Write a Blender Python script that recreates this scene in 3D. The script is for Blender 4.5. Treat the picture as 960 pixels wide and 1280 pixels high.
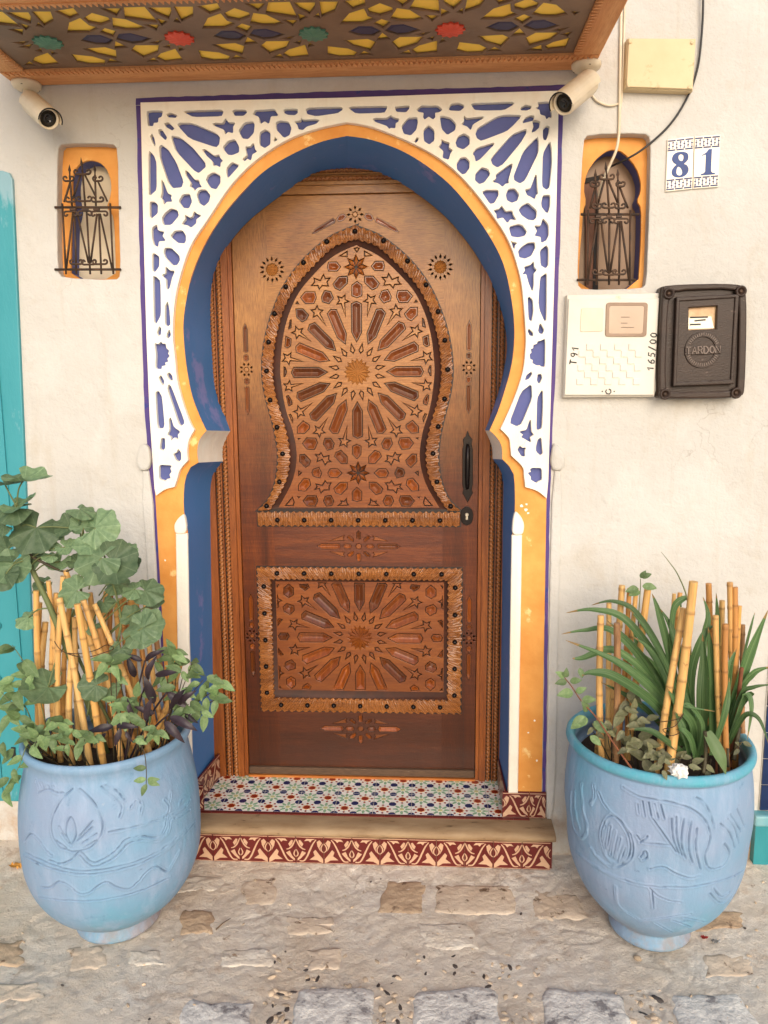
import bpy, bmesh, math, random
import numpy as np
from mathutils import Vector, Matrix, noise
from mathutils.geometry import tessellate_polygon
random.seed(7)
R = math.radians
scene = bpy.context.scene
for o in list(bpy.data.objects): bpy.data.objects.remove(o)

# ---------------------------------------------------------------- camera
CAM = (0.25887, -2.65995, 1.70410); YAW, PITCH, ROLL, FPX = 0.053278, -0.144768, -0.005870, 939.08
cd = bpy.data.cameras.new('camera'); cam = bpy.data.objects.new('camera', cd); scene.collection.objects.link(cam)
cam.location = CAM
_f = Vector((-math.sin(YAW)*math.cos(PITCH), math.cos(YAW)*math.cos(PITCH), math.sin(PITCH)))
_r = Vector((math.cos(YAW), math.sin(YAW), 0)); _u = _r.cross(_f)
_r2 = _r*math.cos(ROLL) + _u*math.sin(ROLL); _u2 = -_r*math.sin(ROLL) + _u*math.cos(ROLL)
cam.rotation_euler = Matrix((_r2, _u2, -_f)).transposed().to_euler()
cd.sensor_fit = 'VERTICAL'; cd.sensor_height = 36.0; cd.lens = 36.0*FPX/1280.0
cd.clip_start = 0.05; cd.clip_end = 2000
scene.camera = cam
# ---------------------------------------------------------------- sky, sun, exposure
SUN_EL, SUN_AZ = R(24), R(12)          # azimuth: from straight in front of the wall towards +x
w = bpy.data.worlds.new('World'); scene.world = w; w.use_nodes = True
nt = w.node_tree; nt.nodes.clear()
out = nt.nodes.new('ShaderNodeOutputWorld'); bg = nt.nodes.new('ShaderNodeBackground'); sky = nt.nodes.new('ShaderNodeTexSky')
sky.sky_type = 'NISHITA'; sky.sun_disc = False; sky.sun_elevation = SUN_EL; sky.sun_rotation = math.pi - SUN_AZ
sky.air_density = 1.0; sky.dust_density = 3.0; sky.ozone_density = 0.3; sky.altitude = 300
bg.inputs['Strength'].default_value = 0.15
nt.links.new(sky.outputs[0], bg.inputs[0]); nt.links.new(bg.outputs[0], out.inputs[0])
sl = bpy.data.lights.new('sun', 'SUN'); sun = bpy.data.objects.new('sun', sl); scene.collection.objects.link(sun)
sl.energy = 1.2; sl.angle = R(42); sl.color = (1.0, 0.99, 0.975)
_sd = Vector((math.sin(SUN_AZ)*math.cos(SUN_EL), -math.cos(SUN_AZ)*math.cos(SUN_EL), math.sin(SUN_EL)))   # towards the sun
sun.rotation_euler = _sd.to_track_quat('Z', 'Y').to_euler(); sun.location = (1, -6, 6)
scene.view_settings.view_transform = 'Standard'; scene.view_settings.look = 'None'
scene.view_settings.exposure = 0.3; scene.view_settings.gamma = 1.0; scene.view_settings.use_curve_mapping = False
scene.cycles.use_denoising = True
scene.cycles.max_bounces = 8; scene.cycles.diffuse_bounces = 5

# ---------------------------------------------------------------- helpers
def ray(px, py):
    return _f + _r2*((px-480.0)/FPX) - _u2*((py-640.0)/FPX)
def P(px, py, Y=0.0):                   # pixel of the photograph -> point on the vertical plane y=Y
    d = ray(px, py); t = (Y-CAM[1])/d.y
    return Vector(CAM) + d*t
def G(px, py, z=0.0):                   # pixel -> point on the level z
    d = ray(px, py); t = (z-CAM[2])/d.z
    return Vector(CAM) + d*t
def XZ(pts, Y=0.0): return [(P(a, b, Y).x, P(a, b, Y).z) for a, b in pts]
def ZM(x0, y0, s): return lambda pts: [(x0+a/s, y0+b/s) for a, b in pts]
def S(r, g, b):
    f = lambda c: (c/255/12.92 if c/255 <= 0.04045 else ((c/255+0.055)/1.055)**2.4)
    return (f(r), f(g), f(b), 1.0)
COL = scene.collection
def mesh_obj(name, verts, faces, mat, parent=None, smooth=False, loc=None):
    me = bpy.data.meshes.new(name); me.from_pydata([tuple(v) for v in verts], [], faces); me.update()
    return obj(name, me, mat, parent, smooth, loc)
def obj(name, me, mat, parent=None, smooth=False, loc=None):
    o = bpy.data.objects.new(name, me); COL.objects.link(o)
    if mat is not None and not me.materials:
        for m in (mat if isinstance(mat, (list, tuple)) else [mat]): me.materials.append(m)
    if smooth: me.polygons.foreach_set('use_smooth', [True]*len(me.polygons))
    if loc is not None: o.location = loc
    if parent is not None: adopt(o, parent)
    return o
ROOT = {}
def adopt(o, parent):
    o.parent = parent
    o.matrix_parent_inverse = ROOT.get(parent.name, Matrix.Identity(4)).inverted()
def thing(name, label, cat, loc=(0, 0, 0), group=None):
    o = bpy.data.objects.new(name, None); COL.objects.link(o); o.location = loc; o.empty_display_size = 0.1
    ROOT[o.name] = Matrix.Translation(loc)
    return tag(o, label, cat, group)
def tag(o, label, cat=None, group=None, kind=None):
    if label: o['label'] = label
    if cat: o['category'] = cat
    if group: o['group'] = group
    if kind: o['kind'] = kind
    return o
def dup(o, loc=None, parent=None):
    c = o.copy(); COL.objects.link(c)
    if loc is not None: c.location = loc
    if parent is not None: c.parent = parent
    return c
def area(p): return 0.5*sum(p[i][0]*p[(i+1) % len(p)][1]-p[(i+1) % len(p)][0]*p[i][1] for i in range(len(p)))
def offset(p, d, limit=2.5):            # move every edge of a ccw loop d to its left
    n = len(p); q = []
    for i in range(n):
        a, b, c = Vector(p[i-1]), Vector(p[i]), Vector(p[(i+1) % n])
        e1 = (b-a); e2 = (c-b)
        if e1.length < 1e-7 or e2.length < 1e-7: q.append(tuple(b)); continue
        e1.normalize(); e2.normalize()
        n1 = Vector((-e1.y, e1.x)); n2 = Vector((-e2.y, e2.x)); m = n1+n2
        if m.length < 1e-4: m = n1.copy()
        m.normalize(); k = max(m.dot(n1), 1/limit)
        q.append((b.x+m.x*d/k, b.y+m.y*d/k))
    return q
def clean(p):
    q = []
    for a in p:
        if not q or (abs(a[0]-q[-1][0])+abs(a[1]-q[-1][1])) > 1e-5: q.append((a[0], a[1]))
    if len(q) > 1 and (abs(q[0][0]-q[-1][0])+abs(q[0][1]-q[-1][1])) < 1e-5: q.pop()
    return q
def smoothloop(p, n=2, r=.22):                 # Chaikin corner cutting on a closed loop
    for _ in range(n):
        q = []
        for i in range(len(p)):
            a, b = p[i], p[(i+1) % len(p)]
            q += [(a[0]*(1-r)+b[0]*r, a[1]*(1-r)+b[1]*r), (a[0]*r+b[0]*(1-r), a[1]*r+b[1]*(1-r))]
        p = q
    return p
def smoothline(p, n=2):
    for _ in range(n):
        q = [p[0]]
        for i in range(len(p)-1):
            a, b = p[i], p[i+1]
            q += [(a[0]*.75+b[0]*.25, a[1]*.75+b[1]*.25), (a[0]*.25+b[0]*.75, a[1]*.25+b[1]*.75)]
        q.append(p[-1]); p = q
    return p
def catmull(p, k=6):
    q = []
    for i in range(len(p)-1):
        p0 = p[max(i-1, 0)]; p1 = p[i]; p2 = p[i+1]; p3 = p[min(i+2, len(p)-1)]
        for j in range(k):
            t = j/k
            q.append(tuple(0.5*((2*p1[c])+(-p0[c]+p2[c])*t+(2*p0[c]-5*p1[c]+4*p2[c]-p3[c])*t*t+(-p0[c]+3*p1[c]-3*p2[c]+p3[c])*t**3) for c in range(len(p1))))
    q.append(tuple(p[-1])); return q
def slab_data(loops, depth, bevel=0.0, back=False):
    """loops[0] outline, rest holes, in (u, v); returns verts (u, v, w) and faces; front at w=depth"""
    loops = [clean(l) for l in loops]; loops = [l for l in loops if len(l) > 2]
    loops = [(l if (area(l) > 0) == (i == 0) else l[::-1]) for i, l in enumerate(loops)]
    V, F, top, flat = [], [], [], []
    for l in loops:
        n = len(l); rings = []
        prof = [(0, 0.0), (0, depth-bevel)] if not bevel else [(0, 0.0), (0, depth-bevel), (bevel*.3, depth-bevel*.3), (bevel, depth)]
        if not bevel: prof = [(0, 0.0), (0, depth)]
        for ins, wv in prof:
            q = offset(l, ins) if ins else l
            rings.append(len(V)); V += [(a, b, wv) for a, b in q]
        for r0, r1 in zip(rings[:-1], rings[1:]):
            for i in range(n): j = (i+1) % n; F.append((r0+i, r0+j, r1+j, r1+i))
        top.append([Vector((v[0], v[1], 0)) for v in V[rings[-1]:rings[-1]+n]]); flat += list(range(rings[-1], rings[-1]+n))
    for t in tessellate_polygon(top):
        a, b, c = (flat[k] for k in t)
        ar = (V[b][0]-V[a][0])*(V[c][1]-V[a][1])-(V[c][0]-V[a][0])*(V[b][1]-V[a][1])
        if abs(ar) < 1e-12: continue
        F.append((a, b, c) if ar > 0 else (a, c, b))
    if back:
        for t in tessellate_polygon([[Vector((a, b, 0)) for a, b in loops[0]]]): F.append(tuple(t[::-1]))
    return V, F
def front(V, Y):                        # (u, v, w) -> upright, w towards the street
    return [(a, Y-c, b) for a, b, c in V]
def slab(name, loops, Y, depth, mat, parent=None, bevel=0.0):
    V, F = slab_data(loops, depth, bevel); return mesh_obj(name, front(V, Y), F, mat, parent)
def gem_data(poly, edge, h, inset):
    p = clean(poly)
    if area(p) < 0: p = p[::-1]
    n = len(p); cx = sum(a for a, b in p)/n; cy = sum(b for a, b in p)/n
    ir = min(abs((p[(i+1) % n][0]-p[i][0])*(p[i][1]-cy)-(p[i][0]-cx)*(p[(i+1) % n][1]-p[i][1]))/max(math.dist(p[i], p[(i+1) % n]), 1e-6) for i in range(n))
    ins = min(inset, ir*0.97); t = offset(p, ins)
    V = [(a, b, 0) for a, b in p]+[(a, b, edge) for a, b in p]+[(a, b, edge+h) for a, b in t]
    F = [tuple(range(2*n, 3*n))]
    for r0, r1 in ((0, n), (n, 2*n)):
        for i in range(n): j = (i+1) % n; F.append((r0+i, r0+j, r1+j, r1+i))
    return V, F
def vcut_data(poly, edge, floor):        # faceted hollow: a V-cut pocket falling from the rim to its middle line
    p = clean(poly)
    if area(p) < 0: p = p[::-1]
    n = len(p); cx = sum(a for a, b in p)/n; cy = sum(b for a, b in p)/n
    ir = min(abs((p[(i+1) % n][0]-p[i][0])*(p[i][1]-cy)-(p[i][0]-cx)*(p[(i+1) % n][1]-p[i][1]))/max(math.dist(p[i], p[(i+1) % n]), 1e-6) for i in range(n))
    r1 = offset(p, min(.0022, ir*.2)); t = offset(p, ir*.96)
    V = [(a, b, 0) for a, b in p]+[(a, b, edge) for a, b in p]+[(a, b, edge) for a, b in r1]+[(a, b, floor) for a, b in t]
    F = [tuple(range(3*n, 4*n))]
    for r0, rr in ((0, n), (n, 2*n), (2*n, 3*n)):
        for i in range(n): j = (i+1) % n; F.append((r0+i, r0+j, rr+j, rr+i))
    return V, F
class MB:
    def __init__(s): s.V = []; s.F = []; s.MI = []
    def add(s, V, F, mi=0):
        b = len(s.V); s.V += [tuple(v) for v in V]; s.F += [tuple(i+b for i in f) for f in F]; s.MI += [mi]*len(F)
        return s
    def box(s, a, b, mi=0):
        x0, y0, z0 = a; x1, y1, z1 = b
        return s.add([(x0,y0,z0),(x1,y0,z0),(x1,y1,z0),(x0,y1,z0),(x0,y0,z1),(x1,y0,z1),(x1,y1,z1),(x0,y1,z1)],
                     [(0,3,2,1),(4,5,6,7),(0,1,5,4),(1,2,6,5),(2,3,7,6),(3,0,4,7)], mi)
    def tube(s, pts, rad, n=8, mi=0, cap=True):
        pts = [Vector(p) for p in pts]; rads = rad if isinstance(rad, (list, tuple)) else [rad]*len(pts)
        V, F = [], []; up = None
        for i, p in enumerate(pts):
            d = (pts[min(i+1, len(pts)-1)]-pts[max(i-1, 0)])
            if d.length < 1e-9: d = Vector((0, 0, 1))
            d.normalize()
            if up is None: up = d.orthogonal().normalized()
            up = (up-d*up.dot(d)); up = up.normalized() if up.length > 1e-6 else d.orthogonal().normalized()
            sd = d.cross(up)
            for k in range(n):
                a = 2*math.pi*k/n; V.append(p+(up*math.cos(a)+sd*math.sin(a))*rads[i])
        for i in range(len(pts)-1):
            for k in range(n): j = (k+1) % n; F.append((i*n+k, i*n+j, (i+1)*n+j, (i+1)*n+k))
        if cap: F += [tuple(range(n))[::-1], tuple(range((len(pts)-1)*n, len(pts)*n))]
        return s.add(V, F, mi)
    def lathe(s, prof, c=(0, 0, 0), n=24, axis=(0, 0, 1), mi=0, capb=True, capt=True):
        ax = Vector(axis).normalized(); u = ax.orthogonal().normalized(); v = ax.cross(u); c = Vector(c); V, F = [], []
        for r, h in prof:
            for k in range(n): a = 2*math.pi*k/n; V.append(c+ax*h+(u*math.cos(a)+v*math.sin(a))*r)
        for i in range(len(prof)-1):
            for k in range(n): j = (k+1) % n; F.append((i*n+k, i*n+j, (i+1)*n+j, (i+1)*n+k))
        if capb: F.append(tuple(range(n))[::-1])
        if capt: F.append(tuple(range((len(prof)-1)*n, len(prof)*n)))
        return s.add(V, F, mi)
    def mesh(s, name='m', smooth=False, mats=None):
        me = bpy.data.meshes.new(name); me.from_pydata(s.V, [], s.F)
        if mats:
            for m in mats: me.materials.append(m)
            me.polygons.foreach_set('material_index', s.MI)
        if smooth: me.polygons.foreach_set('use_smooth', [True]*len(me.polygons))
        me.update(); return me
    def build(s, name, mat, parent=None, smooth=False, loc=None):
        if isinstance(mat, (list, tuple)): return obj(name, s.mesh(name, smooth, mat), None, parent, False, loc)
        return obj(name, s.mesh(name, smooth), mat, parent, False, loc)

# ---------------------------------------------------------------- materials
class NT:
    def __init__(s, name):
        s.m = bpy.data.materials.new(name); s.m.use_nodes = True; s.t = s.m.node_tree; s.N = s.t.nodes; s.L = s.t.links
        s.b = s.N['Principled BSDF']; s.tc = s.N.new('ShaderNodeTexCoord')
    def n(s, kind, **kw):
        x = s.N.new('ShaderNode'+kind)
        for k, v in kw.items(): setattr(x, k, v)
        return x
    def link(s, a, b): s.L.new(a, b)
    def vec(s, scale=(1, 1, 1), src='Object', rot=(0, 0, 0)):
        m = s.n('Mapping'); m.inputs['Scale'].default_value = scale; m.inputs['Rotation'].default_value = rot
        s.link(s.tc.outputs[src], m.inputs[0]); return m.outputs[0]
    def noise(s, vec, scale, detail=5, rough=.55, dist=0):
        x = s.n('TexNoise'); s.link(vec, x.inputs['Vector']); x.inputs['Scale'].default_value = scale
        x.inputs['Detail'].default_value = detail; x.inputs['Roughness'].default_value = rough; x.inputs['Distortion'].default_value = dist
        return x.outputs[0]
    def ramp(s, fac, stops):
        x = s.n('ValToRGB'); el = x.color_ramp.elements
        while len(el) < len(stops): el.new(0.5)
        for e, (p, c) in zip(el, stops):
            e.position = p; e.color = c if isinstance(c, tuple) else (c, c, c, 1)
        s.link(fac, x.inputs[0]); return x.outputs[0]
    def mix(s, fac, a, b, mode='MIX'):
        x = s.n('Mix', data_type='RGBA', blend_type=mode)
        for sock, v in ((x.inputs[0], fac), (x.inputs[6], a), (x.inputs[7], b)):
            if isinstance(v, (int, float)): sock.default_value = v
            elif isinstance(v, tuple): sock.default_value = v
            else: s.link(v, sock)
        return x.outputs[2]
    def math(s, op, a, b=0.0):
        x = s.n('Math', operation=op)
        for sock, v in ((x.inputs[0], a), (x.inputs[1], b)):
            if isinstance(v, (int, float)): sock.default_value = v
            else: s.link(v, sock)
        return x.outputs[0]
    def sep(s, vec):
        x = s.n('SeparateXYZ'); s.link(vec, x.inputs[0]); return x.outputs
    def bump(s, h, strength, dist=0.01, prev=None):
        x = s.n('Bump'); x.inputs['Strength'].default_value = strength; x.inputs['Distance'].default_value = dist
        s.link(h, x.inputs['Height'])
        if prev is not None: s.link(prev, x.inputs['Normal'])
        return x.outputs[0]
    def done(s, col=None, rough=None, normal=None, **kw):
        for key, v in (('Base Color', col), ('Roughness', rough), ('Normal', normal)):
            if v is None: continue
            if isinstance(v, (int, float, tuple)): s.b.inputs[key].default_value = v
            else: s.link(v, s.b.inputs[key])
        for k, v in kw.items(): s.b.inputs[k.replace('_', ' ')].default_value = v
        return s.m
def simple(name, c1, c2=None, scale=10, rough=.6, bump=.2, bscale=80, stretch=(1, 1, 1), metal=0.0, rnd=0.0, dist=.004, spot=None, spotscale=20, spotat=.62, spec=.5, src='Object'):
    t = NT(name); v = t.vec(stretch, src)
    c2 = c2 or tuple(x*.8 for x in c1[:3])+(1,)
    col = t.ramp(t.noise(v, scale), [(.3, c1), (.7, c2)])
    if spot: col = t.mix(t.ramp(t.noise(v, spotscale, 8, .65), [(spotat, 0.0), (spotat+.06, 1.0)]), col, spot)
    if rnd:
        oi = t.n('ObjectInfo'); hs = t.n('HueSaturation'); t.link(col, hs.inputs['Color'])
        t.link(t.math('ADD', t.math('MULTIPLY', oi.outputs['Random'], rnd), 1-rnd/2), hs.inputs['Value']); col = hs.outputs[0]
    nb = t.bump(t.noise(v, bscale, 6, .6), bump, dist)
    return t.done(col, rough, nb, Metallic=metal, Specular_IOR_Level=spec)

def plaster(name, a, b, stain, rough=.85, bump=1.0):
    t = NT(name); v = t.vec()
    col = t.ramp(t.noise(v, 1.3, 6, .6), [(.3, a), (.72, b)])
    col = t.mix(t.ramp(t.noise(v, 5, 9, .72, .5), [(.54, 0.0), (.74, .45)]), col, stain)
    col = t.mix(t.ramp(t.noise(v, 2.1, 7, .66, .3), [(.50, 0.0), (.60, .55)]), col, tuple(min(c*1.10, .92) for c in a[:3])+(1,))
    vo = t.n('TexVoronoi', feature='DISTANCE_TO_EDGE'); vo.inputs['Scale'].default_value = 2.3
    wv_ = t.n('VectorMath', operation='ADD'); nz = t.n('TexNoise'); nz.inputs['Scale'].default_value = 3.0; nz.inputs['Detail'].default_value = 8; t.link(v, nz.inputs['Vector']); t.link(v, wv_.inputs[0]); t.link(nz.outputs[1], wv_.inputs[1]); t.link(wv_.outputs[0], vo.inputs['Vector'])
    crack = t.math('MULTIPLY', t.ramp(vo.outputs['Distance'], [(.0, 1.0), (.006, 0.0)]), t.ramp(t.noise(v, 1.7, 3), [(.58, 0.0), (.66, .4)]))
    col = t.mix(crack, col, S(120, 96, 70))
    vs = t.vec((9, 9, .7))
    col = t.mix(t.ramp(t.noise(vs, 1.6, 6, .6), [(.56, 0.0), (.78, .5)]), col, stain)      # streaks washed down by rain
    # splashed dirt just above the ground
    z = t.sep(t.tc.outputs['Object'])[2]
    dirt = t.math('MULTIPLY', t.ramp(z, [(0.02, 1.0), (.28, 0.0)]), t.ramp(t.noise(v, 9, 8, .7), [(.4, 0.0), (.65, 1.0)]))
    col = t.mix(dirt, col, S(176, 140, 104))
    n = t.bump(t.noise(v, 5, 5, .6), .35*bump, .05)
    n = t.bump(t.noise(v, 28, 6, .65), .38*bump, .012, n)
    n = t.bump(t.noise(v, 150, 4, .6), .35*bump, .004, n)
    chips = t.ramp(t.noise(v, 17, 10, .75), [(.70, 1.0), (.72, 0.0)])
    n = t.bump(chips, .25*bump, .004, n)
    return t.done(col, rough, n, Specular_IOR_Level=.3)
MAT = {}
MAT['wall'] = plaster('limewashed_plaster', S(201, 198, 192), S(196, 191, 182), S(182, 168, 146))
MAT['white'] = plaster('white_plaster', S(246, 238, 224), S(242, 232, 214), S(222, 204, 176), bump=.45)
MAT['yellow'] = simple('yellow_ochre_paint', S(236, 168, 86), S(214, 138, 56), 7, .7, .6, 30, spot=S(242, 200, 130), spotscale=13, spotat=.62)
MAT['blue'] = simple('blue_limewash', S(62, 120, 178), S(78, 124, 184), 3.0, .6, .3, 35, spot=S(120, 132, 190), spotscale=5, spotat=.60)
MAT['violet'] = simple('violet_blue_paint', S(88, 92, 148), S(78, 88, 142), 14, .7, .3, 60)
MAT['border'] = simple('violet_border_paint', S(66, 54, 122), S(92, 62, 126), 6, .7, .3, 60, spot=S(50, 56, 128), spotscale=12, spotat=.58)
MAT['iron'] = simple('rusty_wrought_iron', S(58, 48, 42), S(92, 66, 46), 40, .6, .4, 200, metal=.4)
MAT['black'] = simple('black_plastic', S(26, 24, 24), S(34, 31, 30), 20, .45, .1, 150)
MAT['dark'] = simple('dark_interior', S(40, 30, 24), S(28, 22, 18), 10, .8, .2, 80)

def wood(name, dark, mid, light, axis='x', rough=.32, grain=1.0, rnd=.12, coat=.22, painted_sheen=None, stile=None):
    t = NT(name)
    st = {'x': (1.2, 12, 22), 'z': (22, 12, 1.2), 'y': (22, 1.2, 22)}[axis]
    v = t.vec(st); big = t.noise(t.vec(tuple(s*.28 for s in st)), 2.2, 5, .6, .8)
    fine = t.noise(v, 22, 8, .66, .3)
    if stile:                       # the two uprights of the leaf have their grain standing
        vz = t.vec((22, 12, 1.2)); msk = t.math('GREATER_THAN', t.math('ABSOLUTE', t.math('SUBTRACT', t.sep(t.tc.outputs['Object'])[0], stile[0])), stile[1])
        fine = t.mix(msk, fine, t.noise(vz, 22, 8, .66, .3)); big = t.mix(msk, big, t.noise(t.vec((6, 3.4, .34)), 2.2, 5, .6, .8))
    big = t.math('ADD', t.math('MULTIPLY', big, .62), t.math('MULTIPLY', t.noise(v, 4.5, 6, .6, .4), .38))
    col = t.ramp(big, [(.32, dark), (.5, mid), (.68, light)])
    col = t.mix(t.ramp(t.noise(t.vec(), 2.3, 4, .6), [(.45, 0.0), (.7, .4)]), col, dark)
    if painted_sheen:                        # sheen painted into the colour of the upper half, shade towards the foot
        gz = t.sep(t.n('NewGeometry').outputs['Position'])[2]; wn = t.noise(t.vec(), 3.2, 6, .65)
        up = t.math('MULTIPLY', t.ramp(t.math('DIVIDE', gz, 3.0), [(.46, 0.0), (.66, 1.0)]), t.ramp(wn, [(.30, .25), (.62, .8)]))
        col = t.mix(up, col, painted_sheen)
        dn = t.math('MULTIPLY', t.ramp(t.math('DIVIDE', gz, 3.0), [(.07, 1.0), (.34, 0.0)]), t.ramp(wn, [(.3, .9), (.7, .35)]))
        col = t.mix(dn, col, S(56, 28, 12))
    col = t.mix(t.ramp(fine, [(.36, .55), (.56, 0.0)]), col, dark)
    oi = t.n('ObjectInfo'); hs = t.n('HueSaturation'); t.link(col, hs.inputs['Color'])
    t.link(t.math('ADD', t.math('MULTIPLY', oi.outputs['Random'], rnd), 1-rnd/2), hs.inputs['Value'])
    rg = t.ramp(fine, [(.3, min(rough+.2, 1)), (.7, rough)])
    n = t.bump(fine, .45*grain, .003); n = t.bump(t.noise(t.vec(), 140, 4), .12*grain, .002, n)
    return t.done(hs.outputs[0], rg, n, Coat_Weight=coat, Coat_Roughness=.2, Coat_IOR=1.62, Specular_IOR_Level=.35)
WD, WM, WL = S(60, 24, 5), S(98, 42, 8), S(128, 62, 16)
MAT['leafwood'] = wood('varnished_cedar_leaf', WD, WM, WL, 'x', painted_sheen=S(190, 130, 62), stile=(-.001, .335))
MAT['stilewood'] = wood('varnished_cedar_upright', S(96, 46, 16), S(146, 78, 28), S(182, 108, 46), 'z')
MAT['strapwood'] = wood('varnished_cedar_strapwork', S(100, 46, 10), S(138, 72, 20), S(162, 94, 34), 'x', grain=.7, painted_sheen=S(198, 140, 76))
MAT['gemwood'] = wood('varnished_cedar_inlay', S(92, 40, 8), S(134, 68, 16), S(168, 102, 38), 'z', .22, .5, .9, coat=.9)
MAT['carvedwood'] = wood('honey_cedar_carving', S(100, 54, 16), S(150, 90, 34), S(180, 118, 54), 'x', .42, 1.2, coat=.4)
MAT['groove'] = simple('dark_shadow_line', S(38, 16, 6), S(26, 11, 5), 20, .5, .2, 90)  # colour of the shadow drawn round the carved strips
MAT['ropewood'] = wood('rope_moulding_cedar', S(118, 66, 30), S(160, 98, 48), S(184, 124, 68), 'z', .4)
MAT['stud'] = simple('blackened_iron_stud', S(24, 20, 20), S(36, 28, 26), 60, .28, .1, 200, metal=.6)
# ================================================================ the house wall
rng = random.Random(3)
def jit(p, a=.0015): return [(x+rng.uniform(-a, a), y+rng.uniform(-a, a)) for x, y in p]
# front edge of the arch opening (inner edge of the yellow band), traced left then right
F_L_UP = [(434,171),(397.5,179.7),(354,200),(322.5,222),(285,262.5),(260,300),(243,337.5),(235,369),(230.5,400),(231,428),(234.7,462),(241,494),(250.6,520),(259,538)]
F_L_IMP = [(259,538),(251,548),(248,557),(247.5,568),(249,578)]
F_L_LOW = [(249,578),(239,584),(233,597),(231,612),(231,640),(236,670),(238,800),(241,940),(243,1000)]
F_R_UP = [(434,171),(467.5,176.6),(511,194),(555,225),(586,259),(614,300),(630,334),(639,375),(642.5,409),(641.6,437.5),(637.8,462),(630,490),(622,514),(611.6,538)]
F_R_IMP = [(611.6,538),(620,546),(626.6,557.5),(627.5,574)]
F_R_LOW = [(627.5,574),(638,585),(642.5,599),(643,640),(640,665),(637.7,757),(636,900),(634,1005)]
B_L_UP = [(434,209),(397.5,214),(372.5,228),(341,250),(310,275),(288,300),(272.5,325),(264.7,350),(262.3,381),(262,409),(264,437.5),(267.5,480.6),(275,509),(282.5,524),(288,539)]
B_L_IMP = [(288,539),(282.5,548),(278,559),(277,568),(278,577)]
B_L_LOW = [(278,577),(267.5,591),(263.7,606),(263,640),(264,720),(265.5,800),(267,900),(269,985)]
B_R_UP = [(434,209),(470,214),(500,228),(531,248),(560,273),(583,300),(600,325),(614,352),(624,378),(631,405),(633.5,428),(633,445),(627.5,475),(618,507),(606.5,538)]
B_R_IMP = [(606.5,538),(611,548),(615,559),(616,574)]
B_R_LOW = [(616,574),(625.6,587.6),(629,602.6),(628.5,640),(627,789),(624,943),(622,985)]
YB = 0.25
def resample(p, n):
    d = [0]
    for a, b in zip(p[:-1], p[1:]): d.append(d[-1]+math.dist(a, b))
    q = []; j = 0
    for i in range(n):
        s = d[-1]*i/(n-1)
        while j < len(d)-2 and d[j+1] < s: j += 1
        t = (s-d[j])/max(d[j+1]-d[j], 1e-9)
        q.append(tuple(p[j][k]+(p[j+1][k]-p[j][k])*t for k in range(len(p[0]))))
    return q
def sec(px, Y, n): return resample(catmull(XZ(px, Y), 6), n)
fl = [sec(F_L_UP, 0, 60), sec(F_L_IMP, 0, 14), sec(F_L_LOW, 0, 40)]
fr = [sec(F_R_UP, 0, 60), sec(F_R_IMP, 0, 14), sec(F_R_LOW, 0, 40)]
bl = [sec(B_L_UP, YB, 60), sec(B_L_IMP, YB, 14), sec(B_L_LOW, YB, 40)]
br = [sec(B_R_UP, YB, 60), sec(B_R_IMP, YB, 14), sec(B_R_LOW, YB, 40)]
def merge(parts):
    q = []
    for p in parts: q += p if not q else p[1:]
    return q
def to_ground(p, z=-0.05): return p+[(p[-1][0], z)]
arch_loop = to_ground(merge(fl))[::-1]+to_ground(merge(fr))[1:]      # left foot -> apex -> right foot
wide_loop = [(x+(-.03 if x < -.1 else .03 if x > .1 else 0), z+(.03 if z > 2.2 else 0)) for x, z in arch_loop]   # rough opening behind the painted band
def rrect(x0, z0, x1, z1, r, n=5):
    q = []
    for cx, cz, a0 in ((x1-r, z1-r, 0), (x0+r, z1-r, 90), (x0+r, z0+r, 180), (x1-r, z0+r, 270)):
        for i in range(n+1): a = R(a0+90*i/n); q.append((cx+r*math.cos(a), cz+r*math.sin(a)))
    return q
NL = smoothloop(jit(XZ([(72,186),(78,179),(140,179),(147,186),(148,260),(150,344),(144,350),(78,347),(72,340),(71,260)]), .001), 1)
NR = smoothloop(jit(XZ([(729,176),(735,168),(806,166),(813,173),(812,240),(810,300),(808,355),(802,361),(728,362),(722,355),(724,280)]), .001), 1)
XW0, XW1, ZW0, ZW1 = -4.2, 4.2, -0.06, 4.4
# the wall is an outline with the doorway cut out of its lower edge and two niches
ol = [(XW0, ZW0)]+wide_loop+[(XW1, ZW0), (XW1, ZW1), (XW0, ZW1)]
wallroot = thing('house_wall', 'cream limewashed house wall around the arched doorway', 'wall', (0, .2, 0))
V, F = slab_data([ol, NL, NR], 0.30, 0.004)
mesh_obj('plaster_face', front(V, 0.30), F, MAT['wall'], wallroot)
m = MB(); m.box((XW0, .302, 2.75), (XW1, .34, ZW1)); m.box((XW0, .302, ZW0), (-.9, .34, 2.75)); m.box((.9+.35, .302, ZW0), (XW1, .34, 2.75)); m.box((XW0, -.002+.302, ZW1), (XW1, .34, ZW1+.02))
m.build('back_masonry', MAT['wall'], wallroot)
# patch of bare render with cracks by the junction box, low pilasters either side of the portal
for nm, cap, sh in (('plaster_pilaster', [(182,553),(189,560),(191,577),(187,588),(176,588),(171,577),(174,561)], [(176,588),(190,588),(199,760),(207,905),(196,905),(188,760)]),
                    ('plaster_pilaster', [(692,552),(701,561),(706,575),(702,588),(690,588),(687,577),(689,561)], [(690,588),(703,588),(698,760),(694,1000),(684,1040),(682,1000),(686,760)])):
    p = slab(nm, [smoothloop(XZ(sh), 1)], .001, .012, MAT['wall'], wallroot, .006)
    slab('pilaster_cap', [smoothloop(XZ(cap), 2)], .001, .022, MAT['wall'], p, .01)

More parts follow.
